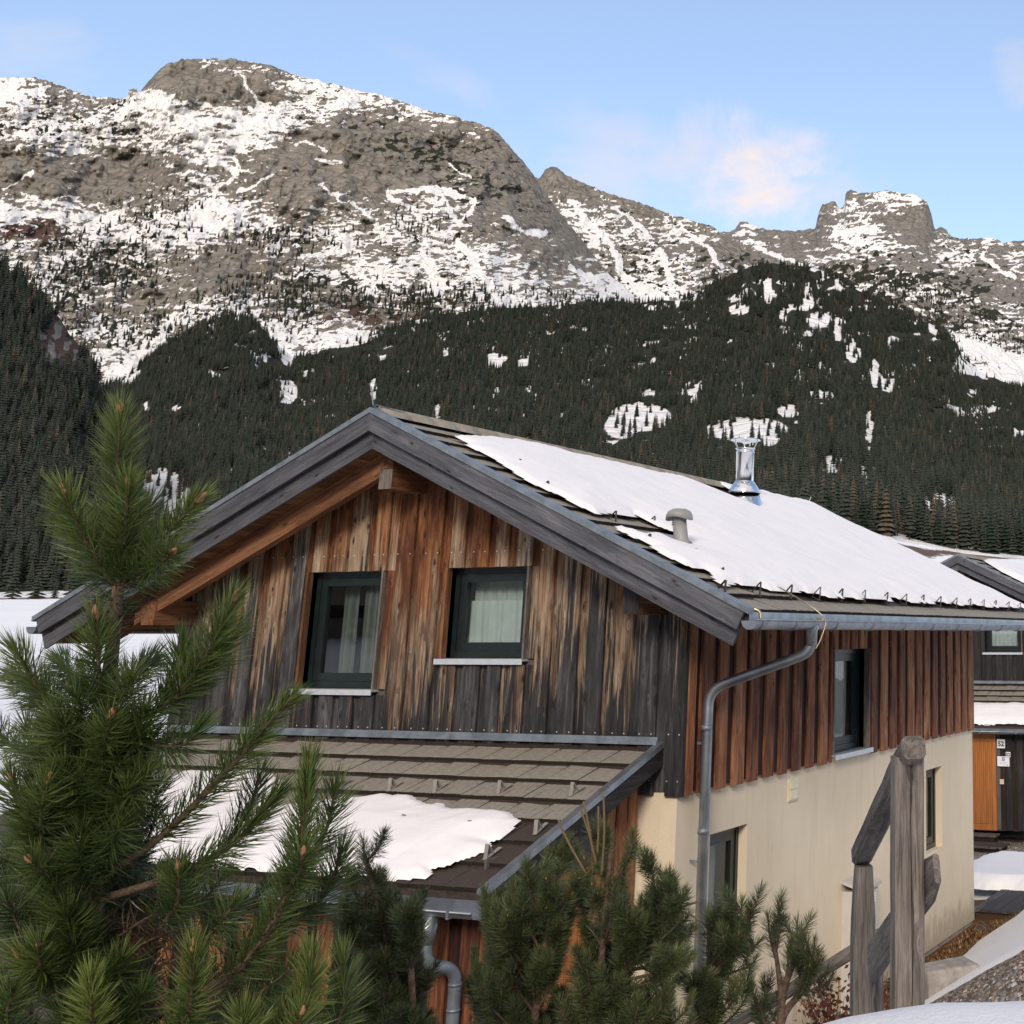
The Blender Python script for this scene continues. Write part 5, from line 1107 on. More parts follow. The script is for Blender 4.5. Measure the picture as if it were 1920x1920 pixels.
        for z_ in (2.565, 2.585, 2.605): MB().tube([(vx - .028, vy, z_), (vx - .029, vy, z_ + .008)], 0.075, 20).obj('vent_ring', GREY_PLASTIC, vp, True)
        V = []; F = []; nr = 24
        for (r_, z_) in ((0.0, 2.725), (0.07, 2.72), (0.115, 2.695), (0.135, 2.66), (0.138, 2.615), (0.130, 2.615), (0.115, 2.66), (0.0, 2.69)):
            for k in range(nr):
                a = 2 * math.pi * k / nr; dip = 0.0 if r_ < .12 else (0.032 * (abs(math.cos(a)) ** 2) - 0.02)
                V.append((vx - .03 + r_ * math.cos(a), vy + r_ * math.sin(a), z_ - dip))
        for j in range(7):
            for k in range(nr): a, b = j * nr + k, j * nr + (k + 1) % nr; F.append((a, a + nr, b + nr, b))
        mk('vent_cap', V, F, GREY_PLASTIC, vp, True)
        V, F = prism([(-0.52, zline(-.52, -0.02)), (-0.12, zline(-.12, -0.035)), (-0.12, zline(-.12, 0.03)), (-0.52, zline(-.52, 0.03))], 0.16, 0.60, 'y'); mk('vent_flange', V, F, GREY_PLASTIC, vp)
        # left gutter end, just visible
        half_gutter('gutter', -0.85, YR, 0.078, ZINC, 'y', 2 * RX - 1.115, gz_)
    # ---------------- porch roof in front of the gable
    TA = 0.3519; SC_ = math.sqrt(1 + TA * TA); zp = lambda y: 0.473 + TA * y
    xr = -0.20; xl = -6.4
    V, F = prism([(0.0, zp(0) - .03), (-2.46, zp(-2.46) - .03), (-2.46, zp(-2.46) - .10), (0.0, zp(0) - .10)], xl, xr - 0.06, 'x')
    pr = mk('porch_roof', V, F, RUST_METAL, root)
    O = (xr - 0.07 - 18 * 0.33, -2.48, zp(-2.48) - 0.02); up = (0, 1 / SC_, TA / SC_); nn_ = (0, -TA / SC_, 1 / SC_)
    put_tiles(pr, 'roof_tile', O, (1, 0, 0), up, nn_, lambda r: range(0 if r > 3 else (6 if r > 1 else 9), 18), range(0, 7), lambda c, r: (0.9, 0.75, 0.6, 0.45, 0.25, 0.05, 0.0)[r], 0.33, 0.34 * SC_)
    pv = MB()
    V = [];
    for (y, o) in ((0.0, 0), (-2.52, 0)): V += [(xr - .06, y, zp(y) + .012), (xr + .012, y, zp(y) + .012), (xr + .012, y, zp(y) - .045), (xr - .06, y, zp(y) - .02)]
    mk('porch_capping', V, [(0, 1, 5, 4), (1, 2, 6, 5), (2, 3, 7, 6), (3, 0, 4, 7), (0, 3, 2, 1), (4, 5, 6, 7)], ZINC, root)
    V = []
    for y in (0.0, -2.46): V += [(xr - .03, y, zp(y) - .046), (xr + .004, y, zp(y) - .046), (xr + .004, y, zp(y) - .215), (xr - .03, y, zp(y) - .215)]
    mk('porch_verge_board', V, [(0, 1, 5, 4), (1, 2, 6, 5), (2, 3, 7, 6), (3, 0, 4, 7), (0, 3, 2, 1), (4, 5, 6, 7)], WOOD_DARK, root, gc=[(v[1], v[2], v[0]) for v in V])
    MB().box(xl, xr - 0.03, -0.085, -0.04, 0.455, 0.492).box(xl, xr - .03, -0.066, -0.056, 0.492, 0.525).obj('wall_flashing', ZINC_DULL, root)
    pg = half_gutter('porch_gutter', xl, -0.215, 0.085, ZINC, 'x', -2.545, -0.475) if False else None
    # porch gutter: box-like apron with a rolled lip
    V, F = prism([(-2.45, zp(-2.45) - .06), (-2.455, -0.60), (-2.52, -0.615), (-2.60, -0.595), (-2.625, -0.555), (-2.619, -0.553), (-2.595, -0.588), (-2.52, -0.605), (-2.462, -0.59), (-2.459, zp(-2.45) - .06)], xl, -0.215, 'x')
    pg = mk('porch_gutter', V, F, ZINC, root, False)
    MB().tube([(xl, -2.625, -0.552), (-0.215, -2.625, -0.552)], 0.011, 8).obj('gutter_lip', ZINC, pg, True)
    for x_ in (-0.42, -1.3, -2.2, -3.1): MB().box(x_ - .012, x_ + .012, -2.64, -2.60, -0.60, -0.54).obj('gutter_bracket', ZINC_DULL, pg)
    MB().box(xl, -0.23, -2.455, -2.40, -0.62, -0.44).obj('porch_fascia', RUST_METAL, root)
    px0, px1 = -6.3, -0.44; pyf = -2.2
    MB().box(px0, px1 - .03, pyf + .03, -0.02, -2.82, -0.60).obj('porch_body', DARKROOM, root)
    pw = MB().box(px0, px1 - .03, pyf + .02, pyf + .035, -2.8, -0.56).obj('porch_wall', DARKROOM, root)
    mat_f = WOOD_SIDE if main else WOOD_DARK
    x = -0.44; door_f = None if main else (-2.95, -1.93, -2.82, -0.64)
    while x > (-4.2 if main else -3.6):
        w_ = 0.165 + random.uniform(-.02, .02); x0 = x - w_
        ok = not (door_f and x > door_f[0] and x0 < door_f[1])
        if ok: board_x('board', x0, x, -2.80, lambda q: -0.57, pyf - .032, pyf - .006, mat_f, pw); board_x('board', x0 - .14, x0 + .03, -2.79, lambda q: -0.57, pyf - .004, pyf + .018, WOOD_UNDER if not main else WOOD_UNDER_RED, pw)
        x = x0 - 0.115
    if main:
        # side of the porch: boards by the wall and the orange door
        y = 0.0
        ps = MB().box(px1 - .03, px1 - .01, pyf + .02, -0.01, -2.8, -0.25).obj('porch_wall', DARKROOM, root)
        for y0, y1 in ((-0.17, -0.02), (-0.36, -0.20), (-0.55, -0.39), (-0.74, -0.58)): board_y('board', y0, y1, -2.80, zp(y0) - .10, px1 + .012, px1 - .012, WOOD_SIDE, ps)
        for y0, y1 in ((-2.2, -2.06), (-2.03, -1.90)): board_y('board', y0, y1, -2.80, zp(y0) - .10, px1 + .012, px1 - .012, WOOD_SIDE, ps)
        D0, D1, DZ0, DZ1, sx = -1.86, -0.78, -2.75, -0.52, px1
        dr = MB().box(sx - .02, sx + .012, D0, D0 + .09, DZ0, DZ1).box(sx - .02, sx + .012, D1 - .09, D1, DZ0, DZ1).box(sx - .02, sx + .012, D0 + .09, D1 - .09, DZ1 - .09, DZ1).obj('door', DOOR, root)
        n = 10
        for k in range(n):
            y0 = D0 + .095 + k * (D1 - D0 - .19) / n; MB().box(sx - .025, sx - .004, y0, y0 + (D1 - D0 - .19) / n - .008, DZ0, DZ1 - .095).obj('door_board', DOOR, dr)
        MB().box(sx - .004, sx + .05, D1 - .19, D1 - .17, -1.75, -1.70).box(sx + .035, sx + .05, D1 - .31, D1 - .17, -1.74, -1.715).obj('door_handle', STEEL, dr)
        MB().box(sx - .02, sx - .006, -0.76, -0.75, -0.9, -0.5).obj('door_edge', DOOR, dr)
        pts = round_path([(-0.66, -2.55, -0.61), (-0.66, -2.55, -0.95), (-0.56, -2.31, -1.02), (-0.56, -2.31, -2.8)], 0.11, 8)
        pd_ = MB().tube(pts, 0.048, 16).obj('porch_downpipe', ZINC_DULL, root, True)
        MB().tube([(-0.66, -2.55, -0.60), (-0.66, -2.55, -0.80), (-0.66, -2.55, -0.805)], [0.085, 0.058, 0.05], 18).obj('pipe_socket', ZINC, pd_, True)
        for z_ in (-1.12, -1.30): MB().tube([(-0.56, -2.31, z_), (-0.56, -2.31, z_ - .02)], 0.052, 16).obj('pipe_clamp', ZINC_DULL, pd_, True)
        # snow guards on the porch
        for x_, y_ in ((-2.405, -1.075), (-1.899, -1.068), (-1.222, -1.038), (-0.469, -1.02), (-0.98, -1.72), (-1.70, -1.68), (-0.523, -2.06), (-0.36, -1.66), (-3.0, -1.07), (-2.5, -1.6)):
            mb = MB(); mb.add(*strip_tri(0.05, 0.10, 0.035)); o = mb.obj('snow_guard', plain('guard_grey', (0.30, 0.28, 0.25), 0.6, 0.2) if 'guard_grey' not in bpy.data.materials else bpy.data.materials['guard_grey'], pr)
            R_ = Matrix(((1, 0, 0), (0, up[1], nn_[1]), (0, up[2], nn_[2])))
            o.matrix_local = Matrix.Translation(Vector((x_, y_, zp(y_) + .005))) @ (R_ @ Matrix.Rotation(math.pi / 2 + random.uniform(-.2, .2), 3, 'Z')).to_4x4()
    else:
        X0, X1, Z0, Z1 = door_f
        dr = MB().box(X0, X0 + .09, pyf - .03, pyf + .018, Z0, Z1).box(X1 - .10, X1, pyf - .03, pyf + .018, Z0, Z1).box(X0 + .09, X1 - .1, pyf - .03, pyf + .018, Z1 - .16, Z1).box(X0 + .09, X1 - .1, pyf - .03, pyf + .018, Z0, Z0 + .14).obj('door', DOOR, root)
        n = 16; ww = (X1 - X0 - .20) / n
        for k in range(n): MB().box(X0 + .095 + k * ww, X0 + .095 + (k + 1) * ww - .007, pyf - .014, pyf + .01, Z0 + .145, Z1 - .165).obj('door_board', DOOR, dr)
        MB().box(-1.83, -1.73, pyf - .06, pyf - .03, -1.77, -1.66).obj('bell_plate', plain('cream', (0.6, 0.5, 0.36), 0.5), root)
    return root

def strip_tri(w_, h, d):
    """bent flat strip standing as an open triangle: base along y, apex up"""
    t = 0.006; pts = [(-w_, 0.0), (-w_ * 0.08, h), (w_ * 0.08, h), (w_, 0.0)]
    V = []; F = []
    inner = [(-w_ + t * 1.6, 0.0), (-w_ * 0.04, h - t * 1.6), (w_ * 0.04, h - t * 1.6), (w_ - t * 1.6, 0.0)]
    for y in (-d / 2, d / 2):
        for p in pts + inner: V.append((p[0], y, p[1]))
    for i in range(3):
        F += [(i, i + 1, i + 5, i + 4), (8 + i, 8 + i + 4, 8 + i + 5, 8 + i + 1), (i, i + 8, i + 9, i + 1), (4 + i, 5 + i, 13 + i, 12 + i)]
    n = len(V); V += [(-w_ - .01, -d / 2, 0.0), (w_ + .09, -d / 2, 0.0), (w_ + .09, d / 2, 0.0), (-w_ - .01, d / 2, 0.0), (-w_ - .01, -d / 2, .006), (w_ + .09, -d / 2, .006), (w_ + .09, d / 2, .006), (-w_ - .01, d / 2, .006)]
    F += [tuple(i + n for i in f) for f in BF]
    return V, F

H1 = house((0, 0, 0), True)
tag(H1, 'large wooden house with weathered larch boards above a cream plaster storey, snow on its roof', 'house', 'matching wooden houses')
T2 = (-0.90, 21.94, -0.25)
H2 = house(T2, False)
tag(H2, 'smaller looking house behind the corner at the right, blackened boards and orange front door', 'house', 'matching wooden houses')

# ------------------------------------------------------------------ snow on the roofs
ca, sa_ = 1 / SECA, KP / SECA
SN_O = (EAVE, -0.85, zline(EAVE, -0.03)); SX, SY, SN_ = (0, 1, 0), (-ca, 0, sa_), (sa_, 0, ca)
bd = [(-3.20, 1.7), (-3.06, 0.62), (-2.76, -0.20), (-2.61, -0.06), (-2.48, -0.32), (-2.3, -0.22), (-1.98, -0.28), (-1.58, -0.46), (-1.31, -0.35), (-1.01, -0.36), (-0.9, -0.30), (-0.96, 0.39), (-1.12, 0.70), (-0.80, 0.72), (-0.58, 0.95), (-0.40, 0.72), (-0.28, 0.58), (-0.36, 0.20), (-0.48, 0.16), (-0.46, -0.2), (-0.60, -0.40), (-0.44, -0.52), (-0.14, -0.39), (0.09, -0.5), (0.23, -0.47), (0.38, -0.26), (0.54, -0.40), (0.66, -0.5), (0.64, 0.0), (0.72, 0.46), (0.74, 2.69), (0.75, 9.0), (0.74, 9.75), (-3.3, 9.78), (-3.33, 7.2), (-3.29, 6.55), (-2.55, 6.45), (-2.30, 6.2), (-2.32, 5.75), (-2.95, 5.3), (-3.12, 5.0), (-3.08, 3.97), (-3.14, 2.5)]
poly = [(y + 0.85, (EAVE - x) * SECA) for x, y in bd]
snow_sheet('roof_snow', 'broad sheet of snow over the near slope of the large house', (0, 0, 0), SN_O, SX, SY, SN_, 10.75, (EAVE - RX) * SECA + 0.06, 0.045, poly_inside(poly), 0.065, 3, 0.5)
# loose patch below the vent gap
TA = 0.3519; SC_ = math.sqrt(1 + TA * TA)
PO = (-5.2, -2.5, 0.473 - TA * 2.5); PX, PY, PN = (1, 0, 0), (0, 1 / SC_, TA / SC_), (0, -TA / SC_, 1 / SC_)
pb = [(-3.10, -1.45), (-2.9, -1.36), (-2.62, -1.31), (-2.34, -1.27), (-2.05, -1.30), (-1.34, -1.38), (-0.8, -1.43), (-0.62, -1.55), (-0.62, -1.78), (-0.74, -1.9), (-0.62, -2.0), (-0.80, -2.10), (-0.95, -2.30), (-0.85, -2.40), (-1.35, -2.47), (-2.2, -2.54), (-5.1, -2.54), (-5.1, -0.97), (-4.2, -0.93), (-3.75, -1.10), (-3.58, -1.26), (-3.5, -1.5), (-3.3, -1.6)]
poly = [(x + 5.2, (y + 2.5) * SC_) for x, y in pb]
snow_sheet('roof_snow', 'smaller snow patch melting on the porch roof of the large house', (0, 0, 0.03), PO, PX, PY, PN, 5.2, 2.0, 0.03, poly_inside(poly), 0.065, 9, 0.35)
bd2 = [(-3.2, 1.9), (-3.0, 0.7), (-2.7, 0.35), (-2.4, 0.0), (-2.1, -0.2), (-1.6, -0.35), (-0.5, -0.4), (0.7, -0.45), (0.74, 9.7), (-3.25, 9.7)]
snow_sheet('roof_snow', 'snow on the roof of the house behind at the far right', T2, SN_O, SX, SY, SN_, 10.75, (EAVE - RX) * SECA, 0.09, poly_inside([(y + .85, (EAVE - x) * SECA) for x, y in bd2]), 0.11, 13)
snow_sheet('roof_snow', 'snow on the porch roof above the orange door at far right', T2, PO, PX, PY, PN, 4.95, 2.0, 0.06, poly_inside([(0, -.05), (4.9, -.02), (4.9, 1.25), (3.5, 1.32), (2.2, 1.25), (0, 1.3)]), 0.10, 17)

# ================================================================== SIGNS AND SMALL THINGS AT THE FAR HOUSE
def text_mesh(name, body, size, mat, parent, loc, bold=0.0):
    cu = bpy.data.curves.new(name, 'FONT'); cu.body = body; cu.size = size; cu.align_x = 'CENTER'; cu.align_y = 'CENTER'; cu.extrude = 0.002; cu.offset = bold
    t = bpy.data.objects.new(name, cu); COL.objects.link(t); dg = bpy.context.evaluated_depsgraph_get(); me = bpy.data.meshes.new_from_object(t.evaluated_get(dg)); bpy.data.objects.remove(t)
    me.materials.clear(); me.materials.append(mat); o = link(name, me, parent); o.location = loc; o.rotation_euler = (math.pi / 2, 0, 0); return o
def plate(name, label, x0, x1, z0, z1, y, group=None):
    c = ((x0 + x1) / 2 + T2[0], y + T2[1], (z0 + z1) / 2 + T2[2]); o = empty(name, c); tag(o, label, 'sign', group)
    MB().box(-(x1 - x0) / 2, (x1 - x0) / 2, -0.008, 0.012, -(z1 - z0) / 2, (z1 - z0) / 2).obj('plate', WHITE, o); return o
yw = -2.2 - 0.045
p1 = plate('house_number_sign', 'upper white plate with bold black number 52 beside the orange door', -1.885, -1.69, -0.955, -0.75, yw, 'signs by the orange door')
text_mesh('number', '52', 0.155, INK, p1, (0, -0.010, -0.005), 0.006)
p2 = plate('house_number_sign', 'tiny white tag with number 52 at the corner of a larger plate', -1.665, -1.555, -1.155, -1.035, yw - .02, 'signs by the orange door')
text_mesh('number', '52', 0.10, INK, p2, (0, -0.010, -0.003), 0.003)
p3 = plate('info_sign', 'wide white plate with a small blue emblem under the house number', -1.885, -1.585, -1.365, -1.14, yw, 'signs by the orange door')
MB().box(-0.035, 0.035, -0.012, -0.0085, 0.015, 0.095).obj('emblem', BLUE, p3)
MB().box(-0.012, 0.012, -0.0145, -0.0125, 0.03, 0.05).add(bxv(-0.018, 0.018, -0.0145, -0.0125, 0.06, 0.078), BF).obj('emblem_figure', WHITE, p3)
for k, (a, b) in enumerate(((-0.09, 0.09), (-0.075, 0.07))): MB().box(a, b, -0.0105, -0.0085, -0.03 - k * .028, -0.02 - k * .028).obj('text_line', plain('pale_print', (0.5, 0.5, 0.55), 0.5) if 'pale_print' not in bpy.data.materials else bpy.data.materials['pale_print'], p3)
MB().box(0.085, 0.105, -0.0105, -0.0085, -0.095, -0.075).obj('corner_mark', INK, p3)

def planks(root, x0, x1, y0, y1, z, n, along, mat, th=0.035):
    for k in range(n):
        if along == 'y': a = x0 + (x1 - x0) * k / n; b = x0 + (x1 - x0) * (k + 1) / n - .008; V = bxv(a, b, y0 + random.uniform(-.015, .015), y1, z - th, z + random.uniform(-.003, .003)); gc = [(v[1], v[0], v[2]) for v in V]
        else: a = y0 + (y1 - y0) * k / n; b = y0 + (y1 - y0) * (k + 1) / n - .008; V = bxv(x0, x1, a, b, z - th, z + random.uniform(-.003, .003)); gc = [(v[0], v[1], v[2]) for v in V]
        mk('plank', V, BF, mat, root, gc=gc)
st = empty('door_steps', (T2[0] - 2.25, T2[1] - 2.6, -3.4)); tag(st, 'two dark wooden steps below the orange front door', 'steps')
def rel(o, x0, x1, y0, y1, z0, z1): l = o.location; return (x0 - l[0], x1 - l[0], y0 - l[1], y1 - l[1], z0 - l[2], z1 - l[2])
bx_ = rel(st, T2[0] - 2.75, T2[0] - 1.85, T2[1] - 2.62, T2[1] - 2.24, -3.17, -3.13); planks(st, bx_[0], bx_[1], bx_[2], bx_[3], bx_[5], 3, 'x', WOOD_DECK)
bx_ = rel(st, T2[0] - 2.75, T2[0] - 1.50, T2[1] - 3.35, T2[1] - 2.60, -3.30, -3.27); planks(st, bx_[0], bx_[1], bx_[2], bx_[3], bx_[5], 5, 'x', WOOD_DECK)
MB().box(*rel(st, T2[0] - 2.72, T2[0] - 1.9, T2[1] - 2.58, T2[1] - 2.26, -3.45, -3.17)).box(*rel(st, T2[0] - 2.7, T2[0] - 1.56, T2[1] - 3.28, T2[1] - 2.62, -3.45, -3.305)).obj('step_frame', WOOD_UNDER, st)

dk = empty('wooden_deck', (1.0, 10.3, -2.95)); tag(dk, 'weathered plank deck beyond the rear corner of the large house', 'deck')
planks(dk, -1.15, 2.35, -0.95, 1.1, 0.23, 24, 'y', WOOD_DECK)
for y_ in (-0.90, 1.0): MB().box(-1.1, 2.3, y_, y_ + .04, -0.05, 0.19).obj('deck_beam', WOOD_UNDER, dk)
sp = empty('garden_step', (0.42, 8.75, -2.9)); tag(sp, 'low plank step in front of the deck, by the rear house corner', 'step')
planks(sp, -0.27, 0.75, -0.2, 0.22, 0.06, 3, 'x', WOOD_DECK, 0.04); MB().box(-0.24, 0.7, -0.16, 0.18, -0.12, 0.018).obj('step_frame', WOOD_UNDER, sp)
# thick snow lying across the deck and the path behind it
snow_sheet('snow', 'thick snow with a lumpy edge lying across the back of the deck', (0, 0, 0), (-1.6, 10.75, -2.70), (1, 0, 0), (0, 1, -0.06), (0, 0.0, 1), 6.0, 4.8, 0.05, poly_inside([(0, .25), (1.2, .2), (2.0, .3), (3, .15), (4.2, .3), (5.9, .2), (5.9, 4.4), (3, 4.3), (0, 4.45)]), 0.22, 23)

cb = empty('meter_cabinet', (-0.03, 4.22, -2.85)); tag(cb, 'grey utility cabinet with a yellow warning sign against the plaster wall', 'cabinet')
MB().box(0, 0.24, -0.28, 0.28, 0, 1.33).obj('cabinet_body', CABINET, cb)
V = [(-0.0, -0.31, 1.42), (0.28, -0.31, 1.335), (0.28, 0.31, 1.335), (0.0, 0.31, 1.42), (0.0, -0.31, 1.45), (0.285, -0.31, 1.375), (0.285, 0.31, 1.375), (0.0, 0.31, 1.45)]; mk('cabinet_lid', V, BF, CABINET, cb)
MB().box(0.24, 0.252, -0.26, 0.26, 0.05, 1.30).obj('cabinet_door', CABINET, cb)
for k in range(4): MB().box(0.252, 0.258, 0.05, 0.17, 1.245 - k * .028, 1.257 - k * .028).obj('vent_slot', WHITE, cb)
mk('warning_sign', [(0.255, -0.13, 1.02), (0.255, 0.06, 1.02), (0.255, -0.035, 1.19), (0.258, -0.13, 1.02), (0.258, 0.06, 1.02), (0.258, -0.035, 1.19)], [(0, 2, 1), (3, 4, 5), (0, 1, 4, 3), (1, 2, 5, 4), (2, 0, 3, 5)], YELLOW, cb)
mk('warning_bolt', [(0.2595, -0.035, 1.145), (0.2595, -0.055, 1.09), (0.2595, -0.035, 1.09), (0.2595, -0.045, 1.045), (0.2595, -0.012, 1.105), (0.2595, -0.032, 1.105)], [(0, 1, 2, 5), (5, 2, 3, 4)], INK, cb)

# ================================================================== RAILING
def ground_hit(u, v):
    d = ray(u, v); t = np.arange(1.0, 40, 0.02); P = CAM + d * t[:, None]; k = np.argmax(P[:, 2] < G(P[:, 0], P[:, 1])); return P[k]
FN = np.array([-0.54, 0.84, 0.0]); FN /= np.linalg.norm(FN); FP = np.array([FN[1], -FN[0], 0.0])     # along the railing, and to its right
def bar(name, p0, p1, w_, h_, mat, parent, cham=0.012, side=None, ends=0.0, wob=0.0, seed=0):
    """timber of octagonal section between two points, slightly irregular"""
    p0 = np.asarray(p0, float); p1 = np.asarray(p1, float); t = p1 - p0; L = np.linalg.norm(t); t = t / L
    s_ = np.asarray(side if side is not None else FP, float); s_ = s_ - t * (s_ @ t); s_ /= np.linalg.norm(s_); u_ = np.cross(s_, t)
    rg = np.random.default_rng(seed); V = []; gc = []; nst = 9; F = []
    for i in range(nst + 1):
        f = i / nst; k = 1.0
        if ends: k = 1 - ends * (max(0, 1 - f * nst * .9) ** 2)
        c = p0 + t * L * f + s_ * rg.normal(0, wob) + u_ * rg.normal(0, wob); a, b = w_ / 2 * k * (1 + rg.normal(0, wob * 2)), h_ / 2 * k
        for (x, y) in ((-a + cham, -b), (a - cham, -b), (a, -b + cham), (a, b - cham), (a - cham, b), (-a + cham, b), (-a, b - cham), (-a, -b + cham)):
            V.append(c + s_ * x + u_ * y); gc.append((f * L + seed * 3.1, x, y))
    for i in range(nst):
        for k in range(8): k2 = (k + 1) % 8; F.append((i * 8 + k, i * 8 + k2, i * 8 + 8 + k2, i * 8 + 8 + k))
    F += [tuple(range(8))[::-1], tuple(nst * 8 + k for k in range(8))]
    return mk(name, V, F, mat, parent, gc=gc)
b1 = at(1701, 1905, 4.4); b2 = at(1617, 1905, 5.57)
rl = empty('wooden_railing', (b1[0], b1[1], 0.1)); tag(rl, 'old weathered timber stair railing with a cracked post in the foreground', 'railing')
Rl = np.array([b1[0], b1[1], 0.1])
top1 = at(1712, 1428, 4.4)[2]; top2 = at(1600, 1634, 5.57)[2]
def post(px, py, z0, z1, w_, crack, seed, taper=0.0):
    mb = MB(); c0 = np.array([px, py, z0]) - Rl; V = []; gc = []; F = []; rg = np.random.default_rng(seed); n = 16
    hw = w_ / 2
    for i in range(n + 1):
        f = i / n; z = z0 + (z1 - z0) * f; k = 1 - (taper * max(0, f - 0.86) / 0.14 if taper else 0); wv = rg.normal(0, 0.0012)
        cw = (0.0035 + 0.002 * math.sin(i * 1.3)) if crack and f > 0.02 else 0.0002; cxo = 0.004 + 0.004 * math.sin(i * .7 + 1) + 0.006 * (f - .5)
        prof = [(-hw + .008, -hw), (cxo - cw, -hw), (cxo, -hw + (0.022 if crack else 0.0005)), (cxo + cw, -hw), (hw - .008, -hw), (hw, -hw + .008), (hw, hw - .008), (hw - .008, hw), (-hw + .008, hw), (-hw, hw - .008), (-hw, -hw + .008)]
        for (x, y) in prof:
            p = np.array([px, py, z]) + FP * (x * k + wv) + FN * (y * k) - Rl; V.append(p); gc.append((z + seed, x + seed, y))
    m = 11
    for i in range(n):
        for k in range(m): k2 = (k + 1) % m; F.append((i * m + k, i * m + k2, i * m + m + k2, i * m + m + k))
    F.append(tuple(n * m + k for k in range(m)))
    return mk('post', V, F, WOOD_POST, rl, gc=gc)
post(b1[0], b1[1], -0.6, top1, 0.104, True, 1)
post(b2[0], b2[1], -1.2, top2, 0.098, False, 2, 0.25)
h1 = np.array([b1[0], b1[1], top1 + 0.04]) - FN * 0.10; h2 = np.array([b2[0], b2[1], top2 + 0.036]) + FN * 0.05
bar('handrail', h1 - Rl, h2 - Rl, 0.090, 0.084, WOOD_POST, rl, 0.016, None, 0.04, 0.0008, 3)
l1 = at(1757, 1628, 4.38); l2 = at(1636, 1806, 5.5) 
bar('lower_rail', l1 - Rl, l2 - Rl, 0.036, 0.15, WOOD_POST, rl, 0.008, None, 0.35, 0.0008, 4)
bar('brace', at(1612, 1655, 5.68) - Rl, at(1652, 1935, 5.80) - Rl, 0.055, 0.05, WOOD_POST, rl, 0.006, None, 0, 0.0005, 5)
fr_ = empty('wooden_railing', at(1500, 1850, 7.4)); tag(fr_, 'single sloping timber rail low on the bank behind the small pines', 'railing')
Fl = np.array(fr_.location)
bar('rail', at(1650, 1752, 7.2) - Fl, at(1240, 2005, 7.8) - Fl, 0.05, 0.07, WOOD_POST, fr_, 0.012, np.array([0.3, -0.9, 0.0]), 0, 0.0012, 6)
pb_ = at(1642, 1760, 7.25); bar('post', np.array([pb_[0], pb_[1], -2.3]) - Fl, pb_ - np.array([0, 0, .04]) - Fl, 0.08, 0.08, WOOD_POST, fr_, 0.01, None, 0, 0.001, 7)

# ------------------------------------------------------------------ bank: stone block, gravel, leaves, grass
hb = ground_hit(1778, 1862)
rg = np.random.default_rng(5); V = [(x + rg.normal(0, .02), y + rg.normal(0, .02), z + rg.normal(0, .015)) for x, y, z in bxv(-.30, .30, -.17, .17, -.25, .17)]
o = mk('stone_block', V, BF, CONCRETE); o.location = hb + np.array([0, 0, .1]); o.rotation_euler = (0.05, -0.03, 0.9); tag(o, 'rough stone block at the edge of the gravel bank', 'stone')
bv = o.modifiers.new('edges', 'BEVEL'); bv.width = 0.03; bv.segments = 3

def scatter_stones(name, n, inside, smin_, smax_, seed, mat, bounds):
    rg = np.random.default_rng(seed); x = rg.uniform(bounds[0], bounds[1], n * 3); y = rg.uniform(bounds[2], bounds[3], n * 3); ok = inside(x, y, rg); x, y = x[ok][:n], y[ok][:n]; n = len(x); z = G(x, y)
    base = np.array([(1, 0, 0), (.3, .95, .1), (-.8, .6, 0), (-.8, -.6, .1), (.3, -.95, 0), (0, 0, .8), (.5, .5, .55), (-.5, .1, .6)]); T_ = np.array([(0, 1, 6), (1, 2, 7), (2, 3, 7), (3, 4, 5), (4, 0, 5), (0, 6, 5), (6, 1, 5), (1, 7, 5), (7, 3, 5)])
    s_ = smin_ * (smax_ / smin_) ** rg.random(n); a = rg.uniform(0, 6.28, n); B_ = base[None] * (1 + rg.normal(0, .18, (n, 8, 3))); B_ = B_ * (s_[:, None, None] * np.stack([rg.uniform(.8, 1.3, n), rg.uniform(.6, 1.0, n), rg.uniform(.6, 1.1, n)], -1)[:, None, :])
    c_, d_ = np.cos(a)[:, None], np.sin(a)[:, None]; P = np.stack([B_[..., 0] * c_ - B_[..., 1] * d_ + x[:, None], B_[..., 0] * d_ + B_[..., 1] * c_ + y[:, None], B_[..., 2] + z[:, None] - s_[:, None] * .25], -1)
    F = (T_[None] + np.arange(n)[:, None, None] * 8).reshape(-1, 3)
    o = npmesh(name, P.reshape(-1, 3), tris=F, mat=mat, attrs={'shade': np.repeat(rg.random(n), 8)}); tag(o, kind='stuff'); return o
q = Mat('pebbles'); sh = q.attr('shade'); PEB = q.bsdf(q.ramp(sh, [(0, (0.07, 0.055, 0.045)), (.5, (0.20, 0.17, 0.14)), (.85, (0.34, 0.31, 0.27)), (1, (0.55, 0.52, 0.48))]), 0.9, 0, None, 0.2)
def in_gravel(x, y, rg): d = (x - 4.87) * -0.54 + (y + 6.84) * 0.84; return (x > 0.9) & (y < 1.0 + 0.25 * (x - 2)) & (d > 2.4)
scatter_stones('gravel', 14000, in_gravel, 0.010, 0.034, 31, PEB, (0.9, 6.0, -4.5, 2.0))
scatter_stones('gravel', 2500, lambda x, y, rg: (y < 20.3) & (y > 15.8), 0.02, 0.06, 32, PEB, (-4.0, 2.5, 15.8, 20.3))
